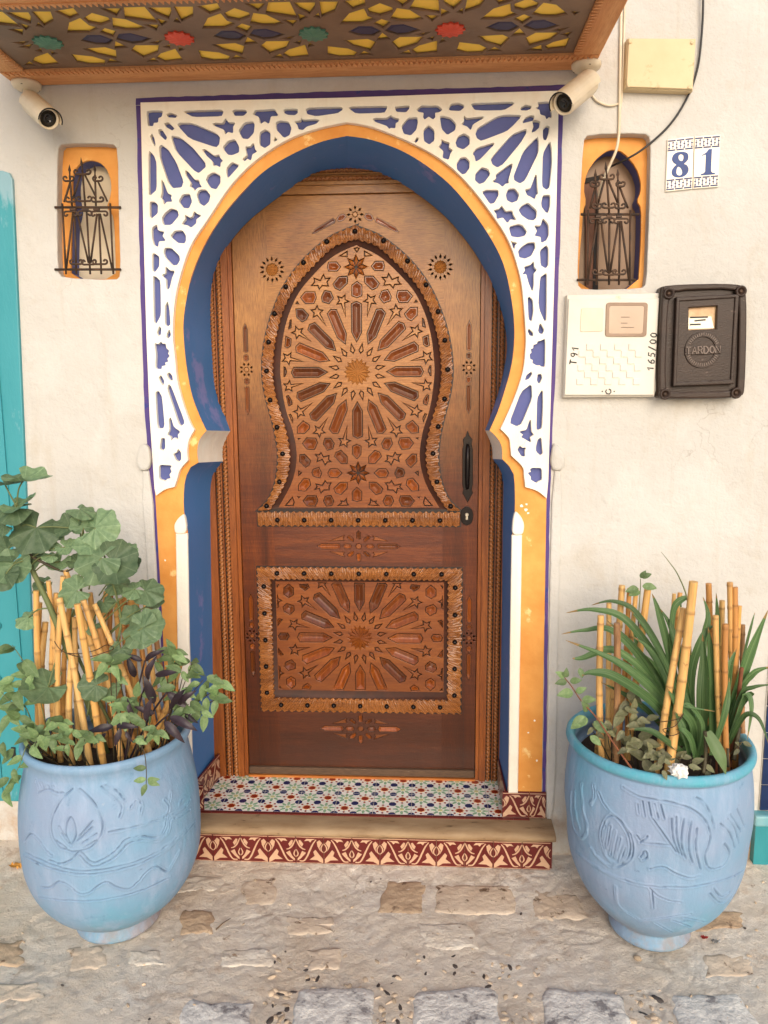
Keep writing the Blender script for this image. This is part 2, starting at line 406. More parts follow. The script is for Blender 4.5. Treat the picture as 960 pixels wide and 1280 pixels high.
# ================================================================ the painted horseshoe arch surround
arch = thing('arch_surround', 'white pierced plaster horseshoe arch with blue reveal and yellow band', 'arch', (0, 0, .15))
def loft(name, fa, ba, mat, flip, sub=6):
    n = len(fa); V, F = [], []
    for k in range(sub+1):
        t = k/sub
        for i in range(n):
            x = fa[i][0]+(ba[i][0]-fa[i][0])*t; z = fa[i][1]+(ba[i][1]-fa[i][1])*t
            V.append((x, .0015-.009+t*(YB+.02), z))
    for k in range(sub):
        for i in range(n-1):
            a = k*n+i; q = (a, a+1, a+n+1, a+n); F.append(q[::-1] if flip else q)
    return mesh_obj(name, V, F, mat, arch, True)
loft('reveal', fl[0], bl[0], MAT['blue'], True); loft('reveal', fr[0], br[0], MAT['blue'], False)
loft('impost', fl[1], bl[1], MAT['white'], True); loft('impost', fr[1], br[1], MAT['white'], False)
loft('reveal', fl[2], bl[2], MAT['blue'], True); loft('reveal', fr[2], br[2], MAT['blue'], False)
# flat yellow field (band round the arch and both jambs)
edge_l = XZ([(176,130),(180,300),(187.5,480),(194,610),(203,770),(212,990)]); edge_r = XZ([(697,116),(693,300),(687,500),(683,620),(680,800),(677,1003)])
field = edge_l[::-1]+[(a, b) for a, b in XZ([(176,129),(300,127),(434,124.5),(560,120),(697,115)])]+edge_r
band = to_ground(merge(fl), .15)[::-1]+to_ground(merge(fr), .15)[1:]
zb = .152
field = [(p[0], max(p[1], zb)) for p in field]
loop = [(field[0][0], zb)]+field[1:-1]+[(field[-1][0], zb)]+[(max(min(a, .9), -.9), max(b, zb)) for a, b in band[::-1]]
slab('yellow_band', [loop], .001, .006, MAT['yellow'], arch, .0015)
# lattice
L_IN = [(434,156),(397.5,164),(360,178),(322,203),(291,234),(263,275),(241,309),(227,350),(221,381),(219,419),(221.6,447),(224.4,475),(232,505),(240,527.5),(245.4,537)]
L_IN2 = [(245.4,537),(238.5,550),(236.6,563),(237.5,575)]; L_IN3 = [(237.5,575),(228,586),(224.4,597),(220.6,608)]; L_IN4 = [(220.6,608),(209,611),(198,618.5)]
R_IN = [(434,156),(467.5,162.5),(517.5,183),(555,205),(586,234),(617.5,275),(636,306),(649,347),(653.4,381),(656,419),(655.6,437.5),(653,462),(646,486),(637,509),(624.7,536)]
R_IN2 = [(624.7,536),(635,547),(637,558),(638,569)]; R_IN3 = [(638,569),(652,583),(654,595),(655.6,608)]; R_IN4 = [(655.6,608),(670.6,613),(682,622)]
lat = merge([catmull(XZ(q), 5) for q in (L_IN, L_IN2, L_IN3, L_IN4)])[::-1]+merge([catmull(XZ(q), 5) for q in (R_IN, R_IN2, R_IN3, R_IN4)])[1:]
lat += XZ([(684,600),(689,430),(694,260),(697,117)])+XZ([(560,121),(434,125.5),(300,128.5),(179,131.5)])+XZ([(182,270),(186,419),(190,520),(196,610)])
A_ = ZM(170,110,6); B_ = ZM(280,110,6); C_ = ZM(170,250,8); D_ = ZM(170,400,16/3); E_ = ZM(430,105,6); F_ = ZM(550,110,6); G_ = ZM(590,250,8); H_ = ZM(590,400,16/3)
HOLES = [A_(h) for h in (
 [(80,178),(110,170),(198,172),(190,212),(165,222),(162,255),(130,258),(125,282),(90,280)],[(230,195),(260,186),(305,205),(295,220),(240,215)],
 [(213,265),(240,258),(285,302),(270,315),(225,288)],[(168,312),(190,310),(230,370),(220,388),(175,345)],[(108,360),(118,345),(135,380),(143,432),(125,405)],
 [(96,495),(103,475),(135,515),(150,560),(152,760),(110,800),(97,795)],[(176,440),(190,427),(240,465),(300,560),(353,700),(340,742),(275,748),(240,700),(180,520)],
 [(262,358),(330,372),(420,445),(515,560),(520,590),(470,635),(435,615),(300,470)],[(310,275),(330,262),(420,264),(600,340),(627,370),(620,420),(600,442),(400,375)],
 [(360,178),(375,172),(640,163),(652,180),(640,208),(430,214)],[(725,172),(740,163),(820,164),(830,182),(805,205),(740,205)],
 [(575,270),(590,262),(650,265),(670,228),(690,258),(742,260),(725,290),(725,335),(690,325),(668,345),(662,310),(600,285)],
 [(770,318),(810,262),(875,250),(887,275),(880,335),(840,380),(800,375)],[(650,445),(690,398),(740,385),(770,440),(770,480),(720,500),(690,497)],
 [(500,462),(515,458),(585,510),(620,500),(628,525),(648,545),(632,558),(630,590),(600,575),(580,580),(575,545),(525,500)],[(680,600),(720,557),(772,580),(710,650),(690,670),(682,650)],
 [(800,530),(835,505),(820,440),(855,440),(880,412),(890,460),(905,475),(870,495),(860,540),(835,525),(815,545)],[(525,690),(540,655),(580,632),(630,660),(630,710),(600,757),(560,745)],
 [(370,620),(385,625),(440,692),(470,690),(475,720),(490,740),(460,745),(440,768),(430,745),(405,738),(415,710),(375,650)],[(455,800),(475,765),(520,762),(555,805),(545,850),(510,883),(475,860)],
 [(320,845),(350,800),(400,795),(417,850),(395,900),(355,895)],[(192,690),(205,710),(235,790),(265,805),(258,820),(268,850),(230,850),(210,872),(200,830),(185,818),(195,790)])]
HOLES += [B_(h) for h in ([(218,195),(235,165),(290,165),(375,158),(405,205),(350,208),(335,265),(305,245),(275,265),(262,212)],[(447,165),(460,158),(548,158),(550,185),(530,200),(480,198),(455,185)],
 [(615,160),(640,148),(880,142),(888,160),(850,185),(690,208),(625,192)],[(390,260),(420,245),(480,252),(503,300),(490,350),(450,370),(395,310)],
 [(530,250),(575,245),(580,225),(590,240),(690,235),(712,242),(690,265),(620,285),(590,312),(560,305),(550,270)],[(268,335),(310,310),(345,335),(345,420),(305,447),(268,425)],[(375,395),(382,368),(397,390)])]
HOLES += [C_(h) for h in ([(138,20),(180,18),(215,50),(213,130),(155,180),(140,160)],[(258,180),(290,130),(350,85),(410,105),(425,155),(350,245),(275,245)],
 [(458,238),(495,190),(490,150),(535,180),(565,165),(580,115),(605,140),(648,155),(600,190),(598,230),(550,272),(520,250)],[(160,280),(205,248),(215,305),(278,320),(260,360),(293,405),(225,410),(218,465),(180,445),(162,380)],
 [(345,362),(385,310),(460,305),(493,350),(495,405),(480,430),(420,425)],[(278,520),(290,480),(350,482),(430,560),(435,600),(410,645),(370,650),(295,570)],[(165,545),(180,535),(230,570),(228,660),(190,715),(165,705)],
 [(260,752),(295,735),(298,670),(340,710),(383,712),(355,780),(335,870),(320,892),(305,885),(302,790)],[(172,765),(195,768),(240,810),(245,1120),(240,1160),(200,1235),(180,1215)],[(292,1060),(315,1018),(330,1100),(340,1245),(315,1262),(292,1240)])]
HOLES += [D_(h) for h in ([(140,85),(155,45),(165,55),(163,95),(150,105)],[(205,95),(222,65),(230,100),(215,122),(206,115)],
 [(125,155),(145,165),(165,148),(175,160),(195,160),(200,190),(218,205),(210,225),(222,240),(205,258),(212,275),(190,283),(195,300),(170,305),(168,325),(130,322),(135,230)],
 [(152,385),(165,370),(185,405),(180,437),(165,415)],[(208,360),(222,352),(240,375),(242,402),(228,400),(212,380)],[(210,460),(218,430),(235,450),(318,670),(318,690),(300,705),(285,690)],[(130,485),(148,475),(170,510),(187,690),(182,718),(150,722),(142,690)],
 [(210,765),(225,735),(220,665),(230,652),(250,715),(292,745),(275,765),(280,795),(255,780),(235,802),(232,775)],[(160,860),(168,790),(190,790),(192,850),(182,868)],[(250,895),(272,885),(280,862),(298,885),(298,930),(285,943),(265,930)],
 [(155,968),(235,972),(225,990),(235,1010),(220,1030),(228,1055),(205,1058),(195,1072),(155,1058)])]
HOLES += [E_(h) for h in ([(38,180),(55,170),(318,165),(318,185),(300,212),(90,218)],[(383,172),(420,168),(490,163),(485,185),(465,208),(395,205)],
 [(548,190),(580,162),(640,165),(700,162),(735,190),(715,207),(680,212),(683,245),(668,262),(635,240),(605,262),(595,245),(600,212),(560,205)],[(787,185),(805,150),(860,143),(895,155),(897,175),(870,198),(800,195)],
 [(218,265),(235,255),(320,257),(350,235),(370,252),(410,260),(405,280),(385,290),(382,328),(350,325),(340,332),(320,310),(240,282)],[(433,315),(480,255),(545,250),(552,280),(540,340),(500,382),(450,370)],[(530,430),(545,402),(557,405),(548,430),(537,438)],
 [(598,345),(635,310),(675,345),(675,420),(640,450),(602,425)],[(722,245),(740,240),(800,255),(838,300),(830,345),(775,378),(735,335)],[(838,435),(860,390),(900,372),(940,395),(940,450),(895,487),(850,470)],
 [(700,480),(725,450),(722,415),(755,435),(790,445),(785,490),(820,512),(800,540),(785,595),(735,580),(742,520)])]
HOLES += [F_(h) for h in ([(235,120),(260,115),(540,105),(555,118),(480,162),(330,165),(260,160)],[(165,270),(185,250),(180,208),(200,228),(320,215),(325,222),(245,270),(230,312),(205,285)],[(605,150),(640,128),(683,135),(680,152),(650,165),(610,163)],
 [(722,150),(745,135),(735,108),(830,103),(838,220),(815,215),(800,230),(790,205),(755,195),(750,160)],[(620,260),(640,225),(680,205),(705,210),(700,240),(665,250)],[(690,330),(705,290),(695,245),(750,250),(745,290),(715,320)],[(775,365),(775,310),(800,283),(820,290),(815,330),(795,388),(780,385)],
 [(268,340),(285,300),(430,215),(480,203),(600,203),(605,215),(550,275),(500,320),(310,393),(280,375)],[(383,530),(540,350),(645,308),(648,330),(605,405),(470,570),(430,592),(395,570)],[(555,660),(630,470),(730,368),(738,400),(735,485),(635,690),(600,712),(560,690)],
 [(768,700),(775,490),(825,400),(835,460),(838,560),(820,740),(800,760),(772,740)],[(248,490),(275,452),(400,412),(405,420),(320,510),(300,530),(270,548),(262,510)],
 [(122,570),(150,525),(190,520),(220,550),(218,605),(190,645),(165,653),(125,615)],[(265,690),(270,640),(315,595),(360,610),(375,645),(330,705),(295,717)],[(395,700),(425,680),(420,650),(530,570),(543,572),(510,690),(515,710),(490,715),(468,737),(440,712)],
 [(318,780),(345,765),(435,765),(438,800),(405,860),(375,865)],[(497,800),(515,758),(560,755),(592,795),(580,840),(540,858),(505,840)],[(640,762),(680,755),(690,730),(722,642),(728,760),(733,790),(718,800),(710,830),(680,812),(655,800)],[(762,860),(775,805),(825,803),(823,880),(810,932),(795,930),(765,890)])]
HOLES += [G_(h) for h in ([(470,100),(500,60),(560,28),(645,105),(640,175),(610,200),(560,192),(500,150)],[(220,102),(275,90),(298,58),(335,115),(402,108),(410,150),(440,195),(380,190),(355,225),(310,170),(250,185),(248,140)],[(375,285),(385,265),(465,243),(505,255),(545,315),(525,355),(460,370),(395,360)],
 [(628,258),(690,260),(710,185),(762,245),(765,350),(740,400),(695,425),(690,365),(630,355),(655,310)],[(355,415),(385,430),(435,440),(405,470),(400,520),(380,490),(375,455)],[(465,510),(500,470),(560,430),(625,425),(630,475),(590,555),(530,582),(475,570)],[(683,505),(745,455),(762,490),(760,650),(735,678),(690,650)],
 [(510,740),(535,705),(525,670),(590,650),(615,618),(620,675),(645,700),(615,730),(615,850),(605,910),(570,830),(545,735)],[(685,775),(740,735),(745,760),(742,1200),(725,1205),(680,1100),(668,1020)],[(560,985),(575,970),(605,1000),(612,1110),(595,1210),(570,1190)])]
HOLES += [H_(h) for h in ([(375,75),(380,60),(405,85),(405,105),(385,100)],[(443,70),(455,22),(480,65),(470,90),(452,88)],[(387,230),(400,218),(395,195),(410,190),(412,168),(435,160),(440,145),(460,140),(487,128),(485,310),(460,308),(455,300),(430,300),(405,285),(408,265),(390,258)],
 [(355,400),(365,370),(395,347),(400,360),(380,390)],[(435,400),(440,365),(460,362),(467,385),(450,422),(440,415)],[(252,685),(330,480),(395,430),(400,520),(330,690),(300,707)],[(432,725),(437,520),(470,465),(472,560),(465,720),(440,732)],
 [(318,745),(365,735),(390,660),(395,745),(410,765),(385,780),(393,815),(350,790),(330,780),(345,765)],[(305,865),(320,842),(335,855),(357,852),(350,870),(352,910),(330,905)],[(428,850),(440,800),(460,785),(470,890),(455,900),(430,875)],[(375,1020),(395,1015),(390,995),(405,988),(463,990),(465,1065),(440,1075),(430,1085),(395,1065),(395,1045)])]
YL = -0.025
hol = [offset(q if area(q) > 0 else q[::-1], -.0012) for q in (smoothloop(XZ(h, YL), 1, .13) for h in HOLES)]
lat3 = [(a, b) for a, b in lat]
def inside(pt, poly):
    c = False; n = len(poly)
    for i in range(n):
        (x1, y1), (x2, y2) = poly[i], poly[(i+1) % n]
        if (y1 > pt[1]) != (y2 > pt[1]) and pt[0] < (x2-x1)*(pt[1]-y1)/(y2-y1)+x1: c = not c
    return c
lim = offset(lat3 if area(lat3) > 0 else lat3[::-1], .005)
for i, h in enumerate(hol):                      # a piercing never breaks through the rim
    for _ in range(12):
        out_n = [p for p in h if not inside(p, lim)]
        if not out_n: break
        cx = sum(a for a, b in h)/len(h); cz = sum(b for a, b in h)/len(h); ox = sum(a for a, b in out_n)/len(out_n); oz = sum(b for a, b in out_n)/len(out_n)
        d = math.hypot(cx-ox, cz-oz) or 1; h = [(cx+(a-cx)*.94+(cx-ox)/d*.002, cz+(b-cz)*.94+(cz-oz)/d*.002) for a, b in h]
    hol[i] = h
hol = [h for h in hol if all(inside(p, lim) for p in h)]; print('lattice holes', len(hol), len(HOLES))
slab('lattice_panel', [lat3]+hol, -.0055, .0195, MAT['white'], arch, .0013)
# blue ground that shows through the piercings
slab('lattice_backing', [offset(lat3 if area(lat3) > 0 else lat3[::-1], .006)], -.004, .0025, MAT['violet'], arch)
# thin painted border line
def ribbon(name, a, b, Y, t, mat, parent): return slab(name, [jit(resample(a, 60), .0012)+jit(resample(b, 60), .0012)[::-1]], Y, t, mat, parent)
ribbon('border_line', XZ([(170,123),(330,117.5),(434,114),(590,110),(706,106)]), XZ([(170,131),(330,128),(434,124.5),(590,121),(706,115)]), .0005, .0022, MAT['border'], arch)
ribbon('border_line', XZ([(170.5,132),(177,405),(181,512),(188,606),(192.5,626),(196,757),(203,900),(208,1000)]), XZ([(177.5,132),(184.6,405),(190,512),(194,606),(200,626),(204,757),(210,900),(214,1000)]), .0005, .0026, MAT['border'], arch)
ribbon('border_line', XZ([(704,117),(700,300),(693.5,480),(689.5,560),(687,640),(684,850),(681.5,1003)]), XZ([(697,117),(692.5,300),(686.5,480),(684,560),(682.5,640),(680,850),(677.5,1003)]), .0005, .0026, MAT['border'], arch)
# white colonnettes with bud capitals
for sh, bud in (([(221,666),(236,666),(238,800),(242,975),(227,975),(223,800)], [(233,640),(236,666),(221,667),(219,656),(224,647)]),
                ([(639,668),(652,668),(650,800),(647,989),(635,989),(637,800)], [(643,637),(651,645),(655,655),(653,668),(639,668),(640,650)])):
    c = slab('colonnette', [XZ(sh)], -.004, .012, MAT['white'], arch, .005)
    slab('bud_capital', [smoothloop(XZ(bud), 2)], -.004, .018, MAT['white'], c, .007)
# chips where the yellow and blue paint has flaked
rr = random.Random(11)
for (a, b, s) in ((652,632,2.2),(658,630,1.6),(657,637,2.6),(660,641,1.5),(668,900,1.3),(660,915,1.2),(671,950,1.4),(207,700,1.2)):
    q = [(a+s*math.cos(k*1.05+rr.random()*.5)*rr.uniform(.6, 1.2), b+s*math.sin(k*1.05+rr.random()*.5)*rr.uniform(.6, 1.2)) for k in range(6)]
    slab('paint_chip', [XZ(q)], -.0045, .0013, MAT['white'], arch)
# ================================================================ the carved cedar door
YD = 0.272            # face of the leaf
YP = 0.282            # face of the sunk carved panels
door = thing('carved_door', 'carved cedar door with keyhole panel and star rosettes, in the horseshoe arch', 'door', (-.01, .27, .17))
xc = P(446, 465, YD).x
LX0, LX1 = xc-.470, xc+.470
LZ0 = .196; LZ1 = P(440, 243, YD).z
def mir(p): return [(2*xc-a, b) for a, b in p]
def D(px, Y=YP): return XZ(px, Y)
# ---- casing
cas = obj('casing', MB().mesh(), None); bpy.data.objects.remove(cas)
CX0, CX1 = xc-.600, xc+.600; CZ1 = LZ1+.16
cm = MB()
for s in (-1, 1):
    x = lambda d: xc+s*d
    for d0, d1, y, mi in ((.472, .486, .262, 0), (.4865, .512, .252, 0), (.5125, .536, .264, 1), (.5365, .541, .252, 0), (.5415, .564, .264, 1), (.5645, .64, .250, 0)):
        a, b = sorted((x(d0), x(d1))); cm.box((a, y, .155), (b, .335, CZ1+.09), mi)
casing = cm.build('casing', [MAT['stilewood'], MAT['groove']], door)
tm = MB()
for z0, z1, y in ((LZ1+.001, LZ1+.030, .258), (LZ1+.0305, LZ1+.042, .250), (LZ1+.0425, LZ1+.066, .261), (LZ1+.0665, LZ1+.071, .2505), (LZ1+.0715, LZ1+.094, .261), (LZ1+.0945, LZ1+.25, .2495)):
    tm.box((xc-.47, y, z0), (xc+.47, .335, z1))
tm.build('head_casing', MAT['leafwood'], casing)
def rope(name, a, b, rad, parent, period=.017, tilt=1):
    a, b = Vector(a), Vector(b); L = (b-a).length; d = (b-a)/L; side = d.cross(Vector((0, -1, 0))).normalized(); o = Vector((0, -1, 0))
    n = int(L/period*7); V, F = [], []; K = 8
    for i in range(n+1):
        s = L*i/n
        for k in range(K+1):
            th = math.pi*k/K; ph = 2*math.pi*(s/period+tilt*k/K*.9)
            rr_ = rad*(.42+.58*abs(math.sin(ph/2))**.8)
            V.append(a+d*s+side*(-math.cos(th)*rr_)+o*(math.sin(th)*rr_))
    for i in range(n):
        for k in range(K): q = i*(K+1)+k; F.append((q, q+1, q+K+2, q+K+1))
    return mesh_obj(name, V, F, MAT['ropewood'], parent, True)
for s in (-1, 1):
    for d in (.5243, .5528): rope('rope_moulding', (xc+s*d, .264, .16), (xc+s*d, .264, CZ1+.02), .0098, casing, tilt=s)
for z in (LZ1+.0543, LZ1+.0828): rope('rope_moulding', (xc-.46, .263, z), (xc+.46, .263, z), .0098, casing)
# ---- geometry of the star patterns -------------------------------------------------
def polar(c, r, a): return (c[0]+r*math.sin(a), c[1]+r*math.cos(a))
PXM = 1.0/ (P(447, 465, YP).x-P(446, 465, YP).x)         # pixels per metre on the panel plane
def rosette(c, scale, clip=None):
    petals, kites, stars = [], [], []
    for k in range(16):
        a = 2*math.pi*k/16; u = (math.sin(a), math.cos(a)); v = (u[1], -u[0])
        at = lambda r, t: (c[0]+(u[0]*r+v[0]*t)*scale, c[1]+(u[1]*r+v[1]*t)*scale)
        ro = 86 if k == 0 else 83
        pp = [at(36, 0), at(48, 6.6), at(ro-3.2, 6.6), at(ro, 0), at(ro-3.2, -6.6), at(48, -6.6)]
        petals.append(pp)
        a += math.pi/16; u = (math.sin(a), math.cos(a)); v = (u[1], -u[0])
        at2 = lambda r, t, u=u, v=v: (c[0]+(u[0]*r+v[0]*t)*scale, c[1]+(u[1]*r+v[1]*t)*scale)
        kites.append([at2(36.5, 0), at2(26.5, 3.3), at2(22.5, 0), at2(26.5, -3.3)])
        st = []
        for j in range(5):
            b = math.pi+2*math.pi*j/5
            ro2 = 21 if j == 0 else 9.2
            st.append(at2(88+ro2*math.cos(b), ro2*math.sin(b)))
            b += math.pi/5; st.append(at2(88+4.3*math.cos(b), 4.3*math.sin(b)))
        stars.append(st)
    return petals, kites, stars
def starpoly(c, ro, ri, n, rot=0): return [polar(c, ro if i % 2 == 0 else ri, rot+math.pi*i/n) for i in range(2*n)]
def clip_poly(p, inside, cut):
    q = []
    for i in range(len(p)):
        a, b = p[i], p[(i+1) % len(p)]
        if inside(a): q.append(a)
        if inside(a) != inside(b): q.append(cut(a, b))
    return q
def clip_axis(p, ax, lim, keep_less):
    return clip_poly(p, lambda a: (a[ax] <= lim) == keep_less, lambda a, b: tuple(a[k]+(b[k]-a[k])*(lim-a[ax])/(b[ax]-a[ax]) for k in (0, 1)))
def ccw(p): return p if area(p) > 0 else p[::-1]
GAP = .0030
def set_pieces(parent, holes_gem, holes_flat, Y, prefix):
    """every inlay is a piece of its own, sitting in its pocket with a dark joint round it"""
    cache = {}
    for kind, lst in (('gem', holes_gem), ('flat', holes_flat)):
        for p in lst:
            p = ccw(clean(p))
            q = offset(p, GAP if kind == 'gem' else GAP*1.25)
            cx = sum(a for a, b in q)/len(q); cz = sum(b for a, b in q)/len(q)
            loc = [(a-cx, b-cz) for a, b in q]
            if kind == 'gem': V, F = vcut_data(loc, .0088, -.0040)
            else: V, F = slab_data([loc], .0085, .0012)
            mesh_obj(prefix, front(V, 0), F, MAT['gemwood'] if kind == 'gem' else MAT['strapwood'], parent, False, (cx, Y+.009, cz))
# ---- upper keyhole panel ------------------------------------------------------------
Z1 = ZM(340,290,8); Z2 = ZM(340,390,8); Z4 = ZM(340,500,8)
PAN_L = [(446,306),(427.5,313.7),(410,325),(390,345),(373.7,365),(363.7,385),(357,405),(352.5,428),(350.6,450),(350,465),(352,484),(355.6,506),(360,522),(365,536),(369,554),(370.6,570),(369,586),(363.7,605),(353.7,624),(347.5,634.5)]
panL = resample(catmull(D(PAN_L), 5), 60); zbot = panL[-1][1]; panL[-1] = (panL[-1][0], zbot)
pan_loop = panL[::-1]+mir(panL)[1:]              # bottom left -> apex -> bottom right
cu = P(446, 465, YP); cu = (xc, cu.z)
sc = 1/PXM
pet, kit, sta = rosette(cu, sc)
# the panel wall pinches the rosette's lowest stars and the sideways ones a little
gem_up = list(pet); gem_up2 = []
def both(p): q = D(p); return [q, mir(q)]
hexes = [Z1(h) for h in ([(490,650),(525,580),(590,595),(618,660),(572,722),(500,700)],[(235,765),(310,765),(370,830),(345,880),(300,905),(240,850)],[(545,345),(560,290),(650,290),(695,345),(655,395),(560,395)],[(605,520),(665,445),(755,440),(755,515),(680,588),(630,565)],[(280,655),(330,595),(430,595),(447,655),(420,720),(330,720)])]
hexes += [Z2(h) for h in ([(135,240),(195,265),(190,340),(155,365),(125,350)],[(115,545),(135,550),(150,600),(130,650),(115,650)],[(140,840),(165,832),(200,885),(205,925),(165,945),(150,900)],[(160,175),(175,85),(195,70),(195,160)])]
hexes += [Z4(h) for h in ([(250,270),(310,205),(378,250),(378,285),(325,340),(250,335)],[(300,435),(345,375),(440,380),(458,430),(425,500),(345,495)],[(510,440),(525,380),(590,380),(625,435),(610,490),(550,508)],[(275,545),(325,540),(390,605),(375,650),(335,680),(272,620)],[(620,565),(640,520),(690,500),(755,565),(755,640),(690,640)],
 [(395,725),(410,690),(470,670),(500,735),(480,785),(410,765)],[(555,730),(580,685),(655,685),(705,730),(655,780),(575,775)],[(262,850),(320,778),(375,790),(390,850),(335,915),(262,910)],[(615,885),(680,820),(755,820),(755,885),(690,950),(635,935)],[(305,1010),(350,955),(445,955),(463,1005),(435,1065),(350,1065)],[(510,1010),(530,960),(590,950),(622,1010),(600,1060),(540,1065)])]
for h in hexes: gem_up2 += both(h)
for h in (Z1([(795,530),(850,490),(902,530),(902,640),(850,660),(795,640)]), Z4([(803,460),(848,440),(893,460),(893,545),(848,595),(803,545)]), Z4([(800,915),(849,870),(900,915),(900,1005),(849,1020),(800,1005)])):
    q = D(h); gem_up2.append([((a+2*xc-b_[0])/2, z) for (a, z), b_ in zip(q, [(2*xc-q[(len(q)-i) % len(q)][0]*0-q[i][0], 0) for i in range(len(q))])] if False else q)
flat_up = [s for s in sta]
for h in (Z1([(385,540),(420,500),(415,455),(480,480),(515,415),(535,460),(590,455),(555,500),(570,545),(505,540),(470,580),(455,540)]),
          Z4([(420,540),(470,545),(490,518),(515,565),(575,550),(570,595),(600,620),(555,625),(530,660),(500,600),(445,625),(455,580)]),
          Z4([(415,900),(445,870),(430,835),(500,850),(530,800),(550,825),(600,825),(575,865),(575,905),(520,905),(485,940),(470,890)]),
          Z4([(650,1060),(690,1030),(680,1005),(720,1010),(745,980),(752,1030),(775,1055)]),
          Z4([(255,380),(290,382),(262,402)]), Z4([(262,705),(300,727),(262,765)]), Z4([(250,965),(287,967),(262,987)]), Z4([(125,1060),(205,965),(225,1020),(215,1060)]), Z4([(165,145),(190,140),(212,190),(205,235)]),
          Z1([(232,718),(250,688),(272,722)]), Z1([(665,242),(755,185),(755,250)])):
    flat_up += both(h)
flat_up += [D(Z1([(805,145),(848,132),(890,145),(848,207)]))]
flat_up += kit
c8a = (xc, P(446, 333.5, YP).z); c8b = (xc, P(446, 591.5, YP).z)
def eight(c, r):                    # eight long diamonds
    out = []
    for k in range(8):
        a = math.pi*k/4
        out.append([polar(c, r*.05, a), polar(c, r*.52, a+.36), polar(c, r, a), polar(c, r*.52, a-.36)])
    return out
star8 = eight(c8a, 14.5*sc)+eight(c8b, 14.5*sc)
holes_up = pet+gem_up2+flat_up+[starpoly(c8a, 15*sc, 8.6*sc, 8), starpoly(c8b, 15*sc, 8.6*sc, 8), starpoly(cu, 16.5*sc, 12.2*sc, 16)]
def poly_in(pt, poly):
    c = False; n = len(poly)
    for i in range(n):
        (x1, y1), (x2, y2) = poly[i], poly[(i+1) % n]
        if (y1 > pt[1]) != (y2 > pt[1]) and pt[0] < (x2-x1)*(pt[1]-y1)/(y2-y1)+x1: c = not c
    return c
inner = offset(ccw(pan_loop), .004)
def fits(p): return all(poly_in(a, inner) for a in p)
print('dropped pieces', sum(not fits(h) for h in holes_up), len(holes_up))
shrink = lambda p: p if fits(p) else None
def settle(p, ok, c, k=16):           # pieces that would run under the frame are cut a little smaller
    for _ in range(k):
        if ok(p): return p
        x = sum(a for a, b in p)/len(p); z = sum(b for a, b in p)/len(p); d = math.hypot(c[0]-x, c[1]-z) or 1
        p = [(x+(a-x)*.93+(c[0]-x)/d*.0012, z+(b-z)*.93+(c[1]-z)/d*.0012) for a, b in p]
    return p
gem_up2 = [settle(p, fits, (xc, z0_)) for p in gem_up2 for z0_ in [cu[1] if sum(b for a, b in p)/len(p) > cu[1]-.2 else sum(b for a, b in p)/len(p)]]; flat_up = [settle(p, fits, cu) for p in flat_up]
holes_up = pet+gem_up2+flat_up+[starpoly(c8a, 15*sc, 8.6*sc, 8), starpoly(c8b, 15*sc, 8.6*sc, 8), starpoly(cu, 16.5*sc, 12.2*sc, 16)]
def filt(l): return [p for p in l if fits(p)]
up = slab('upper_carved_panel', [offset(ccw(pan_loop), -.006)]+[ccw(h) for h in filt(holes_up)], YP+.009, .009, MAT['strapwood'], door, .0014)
slab('panel_ground', [offset(ccw(pan_loop), -.006)], YP+.0245, .006, MAT['groove'], up)
set_pieces(up, filt(pet+gem_up2), filt(flat_up), YP, 'inlay_piece')
def diamond_piece(p, Y, parent, hgt=.006):
    V, F = gem_data(offset(ccw(p), .0009), .003, hgt, .02); mesh_obj('inlay_piece', front(V, Y+.009), F, MAT['gemwood'], parent)
for p in star8: diamond_piece(p, YP, up)
def fluted(c, ro, ri, n, Y, parent, name='star_boss'):
    V = [(c[0], Y-.004, c[1])]; F = []
    for i in range(2*n):
        q = polar(c, (ro if i % 2 == 0 else ri)-.001, math.pi*i/n); V.append((q[0], Y+(-.001 if i % 2 == 0 else .005), q[1]))
    for i in range(2*n): F.append((0, 1+(i+1) % (2*n), 1+i))
    return mesh_obj(name, V, F, MAT['strapwood'], parent)
fluted(cu, 16.5*sc, 12.2*sc, 16, YP, up)
# ---- lower rectangular panel ---------------------------------------------------------
Z6 = ZM(330,700,6.4)
sc2 = P(447, 797, YP).x-P(446, 797, YP).x; scb = P(447, 650, YP).x-P(446, 650, YP).x
rx0, rx1 = xc-104.5*sc2, xc+104.5*sc2
rz1 = P(446, 727, YP).z; rz0 = P(446, 864, YP).z
cl = (xc, P(446, 797.5, YP).z)
pet2, kit2, sta2 = rosette(cl, sc2*.95)
clipz = lambda p: clip_axis(clip_axis(p, 1, rz1-.005, True), 1, rz0+.005, False)
pet2 = [clipz(p) for p in pet2]; sta2 = [clipz(p) for p in sta2]
gem_lo = [p for p in pet2 if len(p) > 2]
flat_lo = [p for p in kit2]+[p for p in sta2 if len(p) > 5 and abs(area(p)) > 1e-4*.5]
for h in (Z6([(90,610),(115,575),(190,575),(210,610),(185,650),(115,650)]), Z6([(155,225),(197,190),(238,225),(238,280),(197,305),(155,278)]), Z6([(150,375),(180,345),(240,365),(245,405),(210,440),(160,415)]), Z6([(93,470),(110,458),(152,470),(95,545)]), Z6([(280,195),(350,190),(365,220),(330,248),(288,222)])):
    q = D(h); vm = lambda p: [(a, 2*cl[1]-b) for a, b in p]
    gem_lo += [q, mir(q)]
    if abs(sum(b for a, b in q)/len(q)-cl[1]) > .02: gem_lo += [vm(q), mir(vm(q))]
for h in (Z6([(95,250),(108,300),(150,320),(115,335),(110,385),(93,395)]), Z6([(92,195),(120,190),(100,225)])):
    q = D(h)
    flat_lo += [q, mir(q), [(a, 2*cl[1]-b) for a, b in q], mir([(a, 2*cl[1]-b) for a, b in q])]
